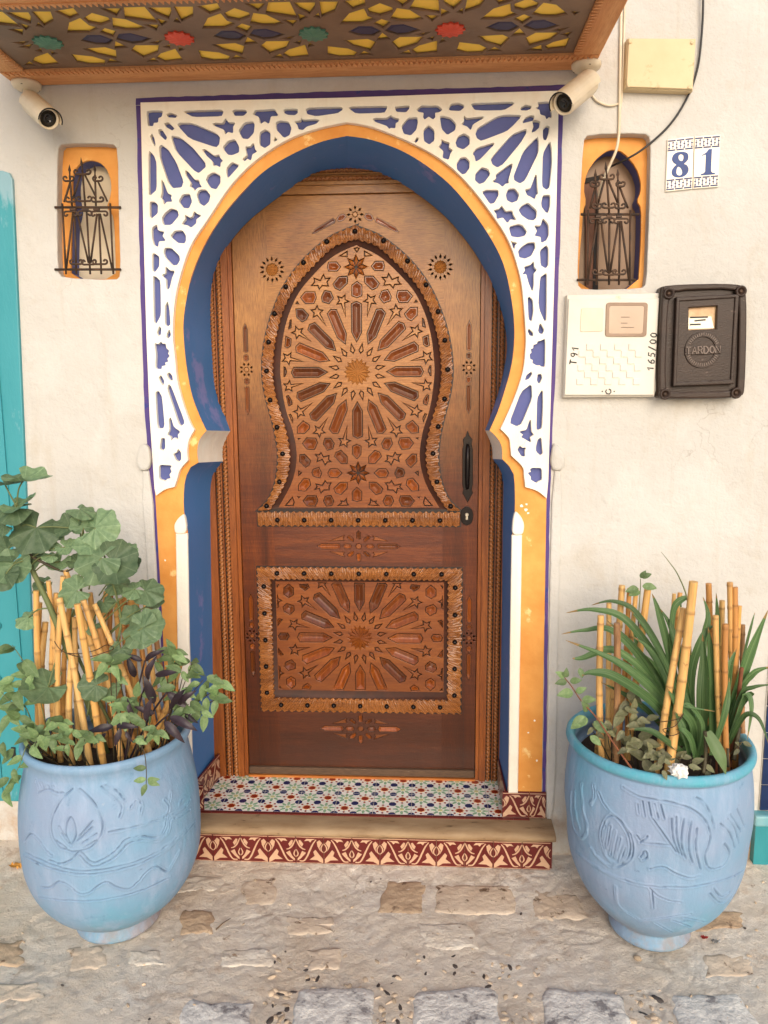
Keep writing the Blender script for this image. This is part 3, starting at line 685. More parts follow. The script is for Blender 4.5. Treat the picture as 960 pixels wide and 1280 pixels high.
rin = [(rx0+.003, rz0+.003), (rx1-.003, rz0+.003), (rx1-.003, rz1-.003), (rx0+.003, rz1-.003)]
def fitr(p): return all(rin[0][0] <= a <= rin[1][0] and rin[0][1] <= b <= rin[2][1] for a, b in p)
gem_lo = [settle(p, fitr, cl, 8) for p in gem_lo]; flat_lo = [settle(p, fitr, cl, 8) for p in flat_lo]
gem_lo = [p for p in gem_lo if fitr(p)]; flat_lo = [p for p in flat_lo if fitr(p)]
rect = [(rx0-.006, rz0-.006), (rx1+.006, rz0-.006), (rx1+.006, rz1+.006), (rx0-.006, rz1+.006)]
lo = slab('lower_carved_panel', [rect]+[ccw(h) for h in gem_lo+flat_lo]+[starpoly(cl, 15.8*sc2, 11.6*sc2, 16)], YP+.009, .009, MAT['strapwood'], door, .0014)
slab('panel_ground', [rect], YP+.0245, .006, MAT['groove'], lo)
set_pieces(lo, gem_lo, flat_lo, YP, 'inlay_piece')
fluted(cl, 15.8*sc2, 11.6*sc2, 16, YP, lo)
# ---- the leaf: a plate pierced for the two panels and the little incised ornaments ----
def medallion(c, half, arm=9.0, vertical=False):
    gems, flats = [], []
    T = (lambda x, y: (c[0]+y*sc, c[1]+x*sc)) if vertical else (lambda x, y: (c[0]+x*sc, c[1]+y*sc))
    if vertical:                     # thin upright spindle
        for s in (-1, 1):
            gems.append([T(s*22, -3), T(s*50, -3), T(s*57, 0), T(s*50, 3), T(s*22, 3), T(s*20.5, 0)])
            gems.append([T(s*10, 0), T(s*12, -3.2), T(s*17, -3.2), T(s*19, 0), T(s*17, 3.2), T(s*12, 3.2)])
        for k in range(8):
            a = math.pi/4*(k+.5); flats.append([T(5*math.cos(a), 5*math.sin(a)), T(7*math.cos(a+.22), 7*math.sin(a+.22)), T(9*math.cos(a), 9*math.sin(a)), T(7*math.cos(a-.22), 7*math.sin(a-.22))])
        flats.append([T(3.4*math.cos(math.pi/4*k), 3.4*math.sin(math.pi/4*k)) for k in range(8)])
        return gems, flats
    for s in (-1, 1):
        gems.append([T(s*23, 0), T(s*25, -3.6), T(s*48, -3.6), T(s*54, 0), T(s*48, 3.6), T(s*25, 3.6)])
        gems.append([T(s*8.5, 0), T(s*11, -3.2), T(s*18, -3.2), T(s*20.5, 0), T(s*18, 3.2), T(s*11, 3.2)])
        gems.append([T(-2.8, s*10), T(0, s*9), T(2.8, s*10), T(2.8, s*18), T(0, s*21), T(-2.8, s*18)])
        for t in (-1, 1):
            g = [(6.5, 6), (10, 6.5), (15, 11), (14, 14), (10.5, 14), (6, 9.5)]
            gems.append([T(s*a, t*b) for a, b in g])
            f = [(18, 7.5), (38, 6.8), (24, 12.5), (17.5, 14.5), (20, 11)]
            flats.append([T(s*a, t*b) for a, b in f])
    flats.append([T(4*math.cos(math.pi/4*k), 4*math.sin(math.pi/4*k)) for k in range(8)])
    return gems, flats
def sunburst(c, r):
    fl_ = []
    for k in range(14):
        a = 2*math.pi*k/14
        fl_.append([polar(c, r*.68, a), polar(c, r*.84, a+.12), polar(c, r*1.08, a), polar(c, r*.84, a-.12)])
    return fl_
og, of = [], []
for (a, b) in ((446, 683), (446, 911)):
    g, f = medallion((xc, P(a, b, YD).z), 54); og += g; of += f
for (a, b) in ((308, 462), (315, 795)):
    c = P(a, b, YD)
    for x in (c.x, 2*xc-c.x):
        g, f = medallion((x, c.z), 54, vertical=True); og += g; of += f
Z7 = ZM(300,240,3.2)
for h in (Z7([(287,168),(300,148),(372,104),(383,112),(378,125),(300,165)]), Z7([(386,108),(396,92),(415,86),(426,98),(412,115),(394,118)])): q = XZ(h, YD); og += [q, mir(q)]
ctop = (xc, P(446, 268, YD).z)
for k in range(8):
    a = math.pi/4*k; of.append([polar(ctop, 5.5*sc, a), polar(ctop, 8*sc, a+.2), polar(ctop, 10.5*sc, a), polar(ctop, 8*sc, a-.2)])
of.append(starpoly(ctop, 4.2*sc, 2.8*sc, 8))
suns = [(P(340, 337, YD).x, P(340, 337, YD).z)]; suns.append((2*xc-suns[0][0], suns[0][1]))
bosses = [starpoly(c, 8*sc, 7*sc, 14) for c in suns]
for c in suns: of += sunburst(c, 14.5*sc)
mould_in = offset(ccw(pan_loop), -.024)
rect_in = [(rx0-.022, rz0-.022), (rx1+.022, rz0-.022), (rx1+.022, rz1+.022), (rx0-.022, rz1+.022)]
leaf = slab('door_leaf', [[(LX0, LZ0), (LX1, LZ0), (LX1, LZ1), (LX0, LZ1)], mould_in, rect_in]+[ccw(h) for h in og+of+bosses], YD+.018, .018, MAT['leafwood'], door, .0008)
m = MB(); m.box((LX0-.01, YD+.0245, LZ0), (LX1+.01, YD+.05, LZ1+.02)); m.build('leaf_core', MAT['groove'], leaf)
def small_pieces(gems, flats, parent):
    for kind, lst in (('g', gems), ('f', flats)):
        for p in lst:
            p = ccw(clean(p)); q = offset(p, .0016)
            if abs(area(q)) < 1e-6: continue
            cx = sum(a for a, b in q)/len(q); cz = sum(b for a, b in q)/len(q); l = [(a-cx, b-cz) for a, b in q]
            V, F = vcut_data(l, .0138, .0075) if kind == 'g' else slab_data([l], .0135, .0008)
            mesh_obj('inlay_piece', front(V, 0), F, MAT['gemwood'] if kind == 'g' else MAT['strapwood'], parent, False, (cx, YD+.014, cz))
small_pieces(og, [f for f in of if len(f) > 4], leaf)
for c in suns: fluted(c, 8*sc, 7*sc, 14, YD+.002, leaf, 'sun_boss')
# stile joints: shallow uprights planted either side, and the worn kick board
for s in (-1, 1):
    x0, x1 = sorted((xc+s*.4225, xc+s*.4235)); MB().box((x0, YD-.0005, LZ0), (x1, YD+.004, rz1+.1)).build('stile_joint', MAT['groove'], leaf)
kick = MB().box((LX0+.001, YD-.014, LZ0-.026), (LX1-.001, YD+.03, LZ0+.006)).build('kick_board', simple('weathered_grey_wood', S(104, 78, 56), S(70, 50, 36), 30, .7, .5, 60, (1, 8, 12), spot=S(196, 180, 160), spotscale=26, spotat=.7), door)
bv = kick.modifiers.new('b', 'BEVEL'); bv.width = .004; bv.segments = 2
MB().box((xc-.47, YD-.02, .157), (xc+.47, YD+.03, .169)).build('sill_strip', wood('orange_sill_wood', S(150, 80, 30), S(196, 118, 50), S(216, 150, 80), 'x', .4), door)
# dark cove between strip and panel
def cove(name, a, b, Ya, Yb, parent, closed):
    n = len(a); V, F = [], []; K = 5
    for k in range(K+1):
        t = k/K; yy = Ya+(Yb-Ya)*(t**.6)
        for i in range(n): V.append((a[i][0]+(b[i][0]-a[i][0])*t, yy, a[i][1]+(b[i][1]-a[i][1])*t))
    for k in range(K):
        for i in range(n if closed else n-1): j = (i+1) % n; F.append((k*n+i, k*n+j, (k+1)*n+j, (k+1)*n+i))
    return mesh_obj(name, V, F, MAT['groove_gloss'], parent, True)
MAT['groove_gloss'] = simple('dark_varnished_cove', S(70, 32, 12), S(48, 22, 10), 20, .55, .15, 90, spec=.3)
pl = ccw(pan_loop)
cove('cove_moulding', offset(pl, -.026), offset(pl, .001), YD-.006, YP-.0005, door, True)
rl = [(rx0, rz0), (rx1, rz0), (rx1, rz1), (rx0, rz1)]
cove('cove_moulding', offset(rl, -.024), offset(rl, .001), YD-.006, YP-.0005, door, True)
# carved scalloped strips
def carved(name, a, b, Y, parent, period=.025, closed=False, mat=None):
    """ribbon between the curves a (inner) and b (outer) with chip-carved, scalloped edges"""
    L = sum(math.dist(p, q) for p, q in zip(a[:-1], a[1:])); n = int(L/period*8)
    a = resample(a, n); b = resample(b, n); V, F = [], []; prof = [0, .0, .14, .36, .64, .86, 1, 1]
    for i in range(n):
        s = L*i/(n-1); ph = 2*math.pi*s/period; rr_ = random.Random(int(s/period*2)); 
        for k, t in enumerate(prof):
            sc1 = .0024*math.sin(ph) if t < .2 else (.0024*math.sin(ph+2.0) if t > .8 else 0)
            tt = t+(sc1/.04 if t < .2 else -sc1/.04 if t > .8 else 0)*1.0
            x = a[i][0]+(b[i][0]-a[i][0])*tt; z = a[i][1]+(b[i][1]-a[i][1])*tt
            saw = ((s/period+t*1.2) % 1.0)
            hgt = 0 if k in (0, 7) else (.011 + .0035*math.sin(math.pi*t) - .0028*(saw if t < .5 else 1-saw) + .001*math.sin(17*s/period))
            V.append((x, Y-hgt, z))
    K = len(prof)
    for i in range(n-1):
        for k in range(K-1): q = i*K+k; F.append((q, q+1, q+K+1, q+K))
    return mesh_obj(name, V, F, mat or MAT['carvedwood'], parent)
OUT_L = [(446,282),(428,289),(409,299),(380,324),(356,356),(341,390),(331,427),(328,463),(331,490),(336,510),(343,537),(347.5,565),(346.5,590),(342,610),(334,626),(322,638)]
INN_L = [(446,299),(430,304),(415,311),(390,335),(368,361),(354,390),(344.5,427),(341.5,463),(344,490),(350,512),(357,535),(361.5,556),(362.5,575),(360,594),(352,614),(338,637)]
oL = resample(catmull(D(OUT_L, YD), 6), 120); iL = resample(catmull(D(INN_L, YD), 6), 120)
strips = []
strips.append(carved('carved_strip', iL, oL, YD, door)); strips.append(carved('carved_strip', mir(iL)[::-1], mir(oL)[::-1], YD, door))
def bar(ax0, ax1, bx0, bx1): return carved('carved_strip', [ax0, ax1], [bx0, bx1], YD, door)
zt, zb_ = P(446, 640, YD).z, P(446, 657, YD).z; hwb = 125.5*scb; hw = 125.5*sc2
bar((xc-hwb, zt), (xc+hwb, zt), (xc-hwb, zb_), (xc+hwb, zb_))
ft, fb = P(446, 709.5, YD).z, P(446, 889, YD).z; fti, fbi = P(446, 724, YD).z, P(446, 873, YD).z; hwi = 109*sc2
bar((xc-hw, ft), (xc+hw, ft), (xc-hwi, fti), (xc+hwi, fti)); bar((xc-hwi, fbi), (xc+hwi, fbi), (xc-hw, fb), (xc+hw, fb))
bar((xc-hw, fb), (xc-hw, ft), (xc-hwi, fbi), (xc-hwi, fti)); bar((xc+hwi, fbi), (xc+hwi, fti), (xc+hw, fb), (xc+hw, ft))
# flat dark strips drawn as the shadow round the carved strips
kq_ = [(a, b) for a, b in oL[::-1]]+mir(oL)[1:]
slab('shadow_line', [offset(ccw(kq_), -.0055), offset(ccw(kq_), .006)], YD+.0008, .0012, MAT['groove'], door)
for z0_, z1_, hw in ((zb_, zt, hwb), (fb, ft, hw)):
    slab('shadow_line', [[(xc-hw-.0055, z0_-.0055), (xc+hw+.0055, z0_-.0055), (xc+hw+.0055, z1_+.0055), (xc-hw-.0055, z1_+.0055)], [(xc-hw+.006, z0_+.006), (xc+hw-.006, z0_+.006), (xc+hw-.006, z1_-.006), (xc-hw+.006, z1_-.006)]], YD+.0009, .0014, MAT['groove'], door)
# iron studs
sm = MB().lathe([(.0105, 0), (.0095, .002), (.0088, .005), (.0065, .0085), (.003, .0105), (.0006, .011)], n=14, axis=(0, -1, 0)).mesh('stud', True); sm.materials.append(MAT['stud'])
STUDS = [(446,289)]
half = [(409,303),(380,329),(358,359),(344,392.5),(336.6,428),(334,464),(338.5,500),(347,534),(354,567),(350,602),(334,632)]
def stud(x, z): obj('iron_stud', sm, None, door, False, (x, YD-.0125, z))
stud(xc, P(446, 290, YD).z)
for a, b in half:
    c = P(a, b, YD); stud(c.x, c.z); stud(2*xc-c.x, c.z)
for k in range(-3, 4):
    stud(xc+k*33.6*scb, (zt+zb_)/2-.004); stud(xc+k*33.6*sc2, (ft+fti)/2+.001); stud(xc+k*33.3*sc2, (fb+fbi)/2)
for k in range(5):
    z = P(446, 733, YD).z+(P(446, 866, YD).z-P(446, 733, YD).z)*k/4
    stud(xc-117.5*sc2, z); stud(xc+117.5*sc2, z)
# handle plate and lock
hp = [(584.5,538),(587,545),(590.5,549),(589.5,556),(591,562),(591,605),(589.5,611),(591,616),(588,621),(584.5,628),(581,621),(578,616),(579.5,611),(578,605),(578,562),(579.5,556),(578.5,549),(582,545)]
q = [(P(a, b, YD).x, P(a, b, YD).z) for a, b in hp]
hpl = slab('handle_plate', [q], YD-.0005, .006, MAT['stud'], door, .0015)
hm = MB(); c0, c1 = P(584.5, 556, YD), P(584.5, 610, YD)
hm.tube([(c0.x, YD-.006, c0.z), (c0.x, YD-.016, c0.z-.006), (c0.x, YD-.018, (c0.z*2+c1.z)/3), (c0.x, YD-.018, (c0.z+c1.z*2)/3), (c0.x, YD-.016, c1.z+.006), (c0.x, YD-.006, c1.z)], [.006, .007, .009, .009, .007, .006], 10)
for k in range(5): z = c0.z+(c1.z-c0.z)*(k+.5)/5; hm.lathe([(.004, 0), (.0105, .003), (.004, .006)], (c0.x, YD-.016, z), 10, (.5, .1, 1))
hm.build('pull_handle', MAT['stud'], hpl, True)
kq = [(583.5,632),(590,636),(592,645),(589.5,654),(583.5,657),(577.5,654),(575,645),(577,636)]
q = [(P(a, b, YD).x, P(a, b, YD).z) for a, b in kq]
kp = slab('lock_plate', [smoothloop(q, 1)], YD-.0005, .006, MAT['stud'], door, .0015)
c = P(583.5, 643, YD); MB().lathe([(.0075, 0), (.0075, .002), (.006, .0035)], (c.x, YD-.0062, c.z), 14, (0, -1, 0)).box((c.x-.004, YD-.0085, c.z-.02), (c.x+.004, YD-.006, c.z)).build('lock_cylinder', simple('brushed_steel', S(190, 184, 170), S(150, 140, 124), 60, .35, .1, 200, metal=.9), kp)
# ================================================================ wooden canopy over the door
can = thing('door_canopy', 'wooden canopy with yellow star-lattice soffit and carved beams above the door', 'canopy', (-.16, -.35, 2.77))
ZC = 2.77; CX0c, CX1c, CD = -1.12, .806, .60
MAT['beam'] = wood('orange_carved_beam', S(196, 128, 76), S(226, 162, 106), S(240, 186, 132), 'x', .55, 2.2, coat=0)
MAT['beamy'] = wood('orange_carved_side_beam', S(196, 128, 76), S(226, 162, 106), S(240, 186, 132), 'y', .55, 2.2, coat=0)
MAT['soffit'] = simple('dark_brown_soffit_paint', S(134, 106, 84), S(106, 82, 64), 5, .5, .2, 60, spot=S(122, 100, 84), spotscale=4, spotat=.6)
MAT['soffit_yellow'] = simple('soffit_yellow_paint', S(255, 214, 90), S(252, 202, 74), 6, .6, .15, 60)
MAT['soffit_blue'] = simple('soffit_blue_paint', S(58, 52, 84), S(48, 44, 72), 6, .5, .15, 60)
MAT['red'] = simple('soffit_red_paint', S(222, 76, 48), S(206, 62, 38), 30, .5, .2, 60)
MAT['green'] = simple('soffit_green_paint', S(86, 136, 112), S(70, 118, 98), 30, .5, .2, 60)
def dentil_beam(name, lo, hi, axis, inner_sign, mat):
    """plank with a row of small chip-cut teeth along its inner lower edge"""
    m = MB(); m.box(lo, hi); o = m.build(name, mat, can)
    b = o.modifiers.new('b', 'BEVEL'); b.width = .004; b.segments = 2
    t = MB(); p = .0165; a0, a1 = lo[axis]+.01, hi[axis]-.01; n = int((a1-a0)/p); oth = 1-axis
    for i in range(n):
        s = a0+(i+.5)*p
        e = hi[oth] if inner_sign > 0 else lo[oth]
        pts = [(s-p*.48, e-inner_sign*.020), (s+p*.48, e-inner_sign*.020), (s+p*.1, e+inner_sign*.003), (s-p*.1, e+inner_sign*.003)]
        v = []
        for z in (lo[2]-.004, lo[2]+.006):
            for u, w_ in pts: v.append((u, w_, z) if axis == 0 else (w_, u, z))
        f = [(3, 2, 1, 0), (4, 5, 6, 7)]+[(k, (k+1) % 4, 4+(k+1) % 4, 4+k) for k in range(4)]
        t.add(v, f)
    t.build('dentil_row', mat, o)
    return o
dentil_beam('wall_beam', (CX0c, -.108, ZC), (CX1c, -.004, ZC+.09), 0, -1, MAT['beam'])
dentil_beam('side_beam', (CX1c-.083, -CD+.1, ZC+.001), (CX1c, -.109, ZC+.091), 1, -1, MAT['beamy'])
dentil_beam('side_beam', (CX0c, -CD+.1, ZC+.001), (CX0c+.083, -.109, ZC+.091), 1, 1, MAT['beamy'])
dentil_beam('front_beam', (CX0c, -CD, ZC), (CX1c, -CD+.099, ZC+.09), 0, 1, MAT['beam'])
ZS = ZC+.009
# sloping dark fillet is simply the plain margin of the soffit plate; traced holes of one bay repeated along it
Q4 = ZM(420,0,6)
bay = [[(60,172),(120,110),(195,85),(215,130),(258,145),(190,170)],[(250,70),(330,35),(412,65),(410,90),(330,115),(262,100)],[(428,138),(470,75),(540,85),(630,140),(580,152),(490,152)],[(310,178),(345,160),(380,172),(350,197)],[(322,297),(350,262),(388,292)],
 [(90,312),(230,305),(275,322),(245,370),(150,345)],[(292,365),(365,338),(440,355),(435,385),(365,402),(298,390)],[(442,320),(490,290),(628,288),(590,330),(480,362)],[(485,405),(540,385),(552,408)],[(190,412),(215,398),(255,412)],[(590,380),(640,350),(740,322),(735,390),(620,402)],[(-40,362),(80,375),(140,400),(120,422),(30,425),(-40,410)],
 [(790,388),(852,330),(912,382)],[(780,322),(800,298),(820,312)],[(885,295),(925,297),(925,318)],[(690,290),(735,278),(720,300)],[(690,125),(740,128),(720,145)],[(800,80),(832,95),(800,112)],[(912,92),(945,70),(945,100)],[(610,225),(690,218),(640,232)],[(620,258),(690,245),(650,262)]]
blues = [[(125,240),(180,210),(260,210),(312,238),(270,262),(190,260)],[(395,230),(430,200),(500,195),(560,215),(600,228),(540,248),(470,255)]]
row2 = [[(800,-10),(940,-10),(925,20),(880,62),(830,30)],[(580,60),(620,-5),(740,-8),(755,88)],[(985,75),(1010,-10),(1100,-10),(1060,45)],[(90,20),(190,5),(195,35),(135,55)],[(455,0),(545,0),(500,30)]]
_g1, _g0 = G(563, 35, ZS), G(225, 48, ZS); pitch = (_g1.x-_g0.x)/2; x0r = _g1.x; yr = (_g1.y+_g0.y)/2
def plan(p): return [(G(a, b, ZS).x, G(a, b, ZS).y) for a, b in Q4(p)]
hol_y, hol_b = [], []
IX0, IX1, IY0, IY1 = CX0c+.083+.012, CX1c-.083-.03, -CD+.115, -.108-.012
ymid = -.53
def okp(p): return all(IX0 < a < IX1 and IY0 < b < IY1 for a, b in p)
for k in range(-4, 2):
    for src, dst in ((bay+row2, hol_y), (blues, hol_b)):
        for p in src:
            q = [(a+k*pitch, b) for a, b in plan(p)]
            q2 = [(a, 2*ymid-b) for a, b in q]
            for z in (q, q2):
                if src is not blues and z is q2 and p in row2: continue
                if okp(z): dst.append(z)
def loopy(p): return ccw(smoothloop(p, 0))
allh = hol_y+hol_b
def bb(p): return (min(a for a, b in p), min(b for a, b in p), max(a for a, b in p), max(b for a, b in p))
def cross(a, b, c, d):
    o = lambda p, q, r: (q[0]-p[0])*(r[1]-p[1])-(q[1]-p[1])*(r[0]-p[0])
    return o(a, b, c)*o(a, b, d) < 0 and o(c, d, a)*o(c, d, b) < 0
def clash(p, q):
    b1, b2 = bb(p), bb(q)
    if b1[2] < b2[0] or b1[0] > b2[2] or b1[3] < b2[1] or b1[1] > b2[3]: return False
    if any(poly_in(v, q) for v in p) or any(poly_in(v, p) for v in q): return True
    return any(cross(p[i], p[(i+1) % len(p)], q[k], q[(k+1) % len(q)]) for i in range(len(p)) for k in range(len(q)))
keep = []; taken = []
for h in sorted(allh, key=lambda p: -abs(area(p))):      # as large as the ribs between the piercings allow
    for grow in (.009, .007, .005, .003, .001, -.001):
        w_ = offset(ccw(clean(h)), -grow-.0022, 1.6)
        if okp(offset(ccw(clean(h)), -grow, 1.6)) and not any(clash(w_, t_) for t_ in taken):
            keep.append(offset(ccw(clean(h)), -grow, 1.6)); taken.append(w_); break
outl = [(CX0c+.084, -CD+.1), (CX1c-.084, -CD+.1), (CX1c-.084, -.1085), (CX0c+.084, -.1085)]
V, F = slab_data([outl]+keep, .007, .0015)
Vd = [(a, b, ZS+.007-c) for a, b, c in V]; F = [f[::-1] for f in F]
so = mesh_obj('soffit_lattice', Vd, F, MAT['soffit'], can)
mb_ = MB().box((CX0c+.05, -CD+.05, ZS+.0085), (CX1c-.05, -.05, ZS+.02)).build('soffit_board', MAT['soffit_yellow'], can)
for h in hol_b:
    q = offset(ccw(clean(h)), -.011, 1.6); n = len(q); cx = sum(a for a, b in q)/n; cy = sum(b for a, b in q)/n
    V = [(a, b, ZS+.0082) for a, b in q]+[(cx+(a-cx)*.7, cy+(b-cy)*.6, ZS+.0015) for a, b in q]
    mesh_obj('soffit_inlay', V, [tuple(range(n, 2*n))[::-1]]+[(i, n+i, n+(i+1) % n, (i+1) % n) for i in range(n)], MAT['soffit_blue'], so)
for k in range(-4, 2):
    for yy in (yr, 2*ymid-yr):
        c = (x0r+k*pitch, yy)
        if not (IX0 < c[0]-.05 and c[0]+.05 < IX1+.05): continue
        V = [(c[0], c[1], ZS-.010)]
        for i in range(24): q = polar(c, .044 if i % 2 == 0 else .035, math.pi*i/12); V.append((q[0], q[1], ZS-.005))
        for i in range(24): q = polar(c, .044 if i % 2 == 0 else .035, math.pi*i/12); V.append((q[0], q[1], ZS+.001))
        F = [(0, 1+i, 1+(i+1) % 24) for i in range(24)]+[(1+i, 25+i, 25+(i+1) % 24, 1+(i+1) % 24) for i in range(24)]
        mesh_obj('star_boss', V, F, MAT['red'] if (k % 2 == 0) else MAT['green'], so)
MB().box((CX0c-.02, -CD-.02, ZC+.0925), (CX1c+.02, -.003, ZC+.12)).build('roof_board', MAT['beam'], can)
# ================================================================ niches and their iron grilles
MAT['niche_back'] = plaster('pale_niche_plaster', S(232, 216, 188), S(222, 202, 170), S(190, 160, 120), bump=.5)
MAT['brown_glass'] = simple('dusty_brown_pane', S(150, 116, 84), S(126, 94, 66), 6, .45, .1, 40, (1, 1, .4))
def niche(label, loopN, key, back, Y1=.038, Y2=.105):
    c = loopN[0]; zs = [b for a, b in loopN]; xs = [a for a, b in loopN]
    n = thing('wall_niche', label, 'niche', (sum(xs)/len(xs), 0, min(zs)), 'small wall niches beside the arch')
    big = offset(ccw(loopN), -.03); k = smoothloop(XZ(key, Y1), 1)
    slab('yellow_plate', [big, k], Y1+.012, .012, MAT['yellow'], n, .002)
    V, F = slab_data([ccw(k)], Y2-Y1-.01); V = front(V, Y2); F = [f[::-1] for f in F if len(f) == 4]
    mesh_obj('blue_reveal', V, F, MAT['violet'], n, False)
    slab('niche_back', [offset(ccw(k), -.02)], Y2+.01, .009, back, n)
    m = MB(); x0, x1, z0, z1 = min(xs), max(xs), min(zs), max(zs)
    m.box((x0-.06, Y2+.02, z0-.06), (x1+.06, Y2+.03, z1+.06)).build('niche_lining', MAT['dark'], n)
    return n
zl = ZM(0,80,4.267); zr = ZM(690,120,4.923)
KL = zl([(383,640),(392,585),(412,545),(445,520),(485,512),(530,524),(568,560),(588,610),(593,660),(586,715),(566,765),(598,800),(608,850),(614,1000),(617,1148),(376,1146),(378,1000),(380,850),(392,805),(400,765),(388,710)])
KR = zr([(195,570),(215,470),(270,390),(330,342),(375,328),(440,345),(520,440),(548,530),(545,595),(522,645),(550,690),(548,880),(530,1195),(160,1195),(172,960),(185,830),(192,710),(212,655)])
nl = niche('yellow niche with cream back left of the arch, blue keyhole reveal', NL, KL, MAT['niche_back'])
nr = niche('taller yellow niche with brown pane right of the arch', NR, KR, MAT['brown_glass'])
YN = .105
# brown shutter edge and dark gap standing in the right niche
def quad(name, px, Y, t, mat, parent, bev=.001): return slab(name, [XZ(px, Y)], Y, t, mat, parent, bev)
quad('shutter_board', zr([(192,520),(275,505),(282,700),(268,1195),(205,1195),(205,800)]), YN-.009, .006, simple('red_brown_shutter', S(120, 72, 44), S(92, 54, 32), 12, .6, .3, 60, (12, 12, 1)), nr)
quad('shutter_gap', zr([(268,690),(286,690),(282,1195),(250,1195),(258,900)]), YN-.0155, .004, MAT['dark'], nr, 0)
quad('shutter_rail', zr([(198,510),(290,490),(290,520),(198,540)]), YN-.0155, .006, MAT['dark'], nr, 0)
# ---- wrought iron grille: bars, rails, scrolls, spear heads
def curl(x0, x1, z, up, r=.008):
    """C-scroll: a bar bent up at both ends into small curls"""
    s = 1 if up else -1; pts = []
    for i in range(9, -1, -1): a = math.pi*1.5*i/9; pts.append((x0+r-r*math.sin(a)*(.55+.45*(1-i/9)), z+s*(r-r*math.cos(a)*(.55+.45*(1-i/9)))))
    for i in range(10): a = math.pi*1.5*i/9; pts.append((x1-r+r*math.sin(a)*(.55+.45*(1-i/9)), z+s*(r-r*math.cos(a)*(.55+.45*(1-i/9)))))
    return pts
def grille(label, T, Y):
    """T maps trace coordinates (of the left grille zoom) to (x, z)"""
    b0 = T(475, 1097)
    g = thing('window_grille', label, 'grille', (b0[0], Y, b0[1]), 'wrought iron niche grilles')
    def bar(name, pts, r=.0036, sm=True):
        m = MB(); m.tube([(a, Y+dy, b) for (a, b), dy in pts], r, 6); return m.build(name, MAT['iron'], g, sm)
    for za in (765, 1096): bar('rail', [(T(292, za), 0), (T(645, za), 0)], .0042)
    for (a, b) in (((355,1122),(335,745)),((355,1100),(393,790)),((410,1122),(400,795)),((475,1062),(415,800)),((484,1122),(465,790)),((486,1062),(520,800)),((543,1122),(530,800)),((600,1092),(536,800)),((607,1122),(590,745)),
                   ((345,738),(378,632)),((395,712),(433,592)),((515,712),(455,592)),((575,735),(522,622))):
        bar('bar', [(T(*a), -.004), (T(*b), -.004)])
    for (a, b, s) in (((390,760),(378,600),(376,540)),((460,760),(445,570),(437,502)),((517,760),(512,595),(511,540))):
        o = bar('spear', [(T(*a), -.008), (T(*b), -.008)])
        q0, q1 = T(*b), T(*s); L = math.dist(q0, q1)
        m = MB().tube([(q0[0], Y-.008, q0[1]), (q0[0]+(q1[0]-q0[0])*.35, Y-.008, q0[1]+(q1[1]-q0[1])*.35), (q0[0]+(q1[0]-q0[0])*.5, Y-.008, q0[1]+(q1[1]-q0[1])*.5), (q1[0], Y-.008, q1[1])], [.0025, .003, .0052, .0005], 6)
        m.build('spear_head', MAT['iron'], o)
    for (x0, x1, z, up) in ((400,492,592,1),(343,402,628,1),(500,556,628,1),(355,415,738,1),(415,497,735,1),(492,560,738,1),(345,420,790,0),(420,497,788,0),(490,580,790,0),(378,450,1070,1),(440,520,1072,1),(500,580,1070,1)):
        (a, b), (c, d) = T(x0, z), T(x1, z)
        bar('scroll', [(p, -.009) for p in curl(a, c, (b+d)/2, up, .0085)], .0034)
    for x in (395, 460, 520):
        a, b = T(x-16, 765), T(x+16, 765); m = MB().box((a[0], Y-.013, a[1]-.012), (b[0], Y-.004, a[1]-.006)); m.build('collar', MAT['iron'], g)
    return g
YG = -.006
TL = lambda a, b: (P(a/4.267, 80+b/4.267, YG).x, P(a/4.267, 80+b/4.267, YG).z)
grille('rusty scrolled iron grille over the cream-backed left niche', TL, YG)
# right one: same pattern fitted between its own rails
def TR(a, b):
    u = (a-292)/(645-292); v = (b-765)/(1096-765)
    x = 722+ (803-722)*u; 
    top = 268; y = top+(350-268)*v
    if v > 0: x = (726+(799-726)*u)*(1-v)+(721+(795-721)*u)*v
    else: x = 726+(799-726)*u
    q = P(x, y, YG); return (q.x, q.z)
grille('rusty scrolled iron grille over the brown-paned right niche', TR, YG)
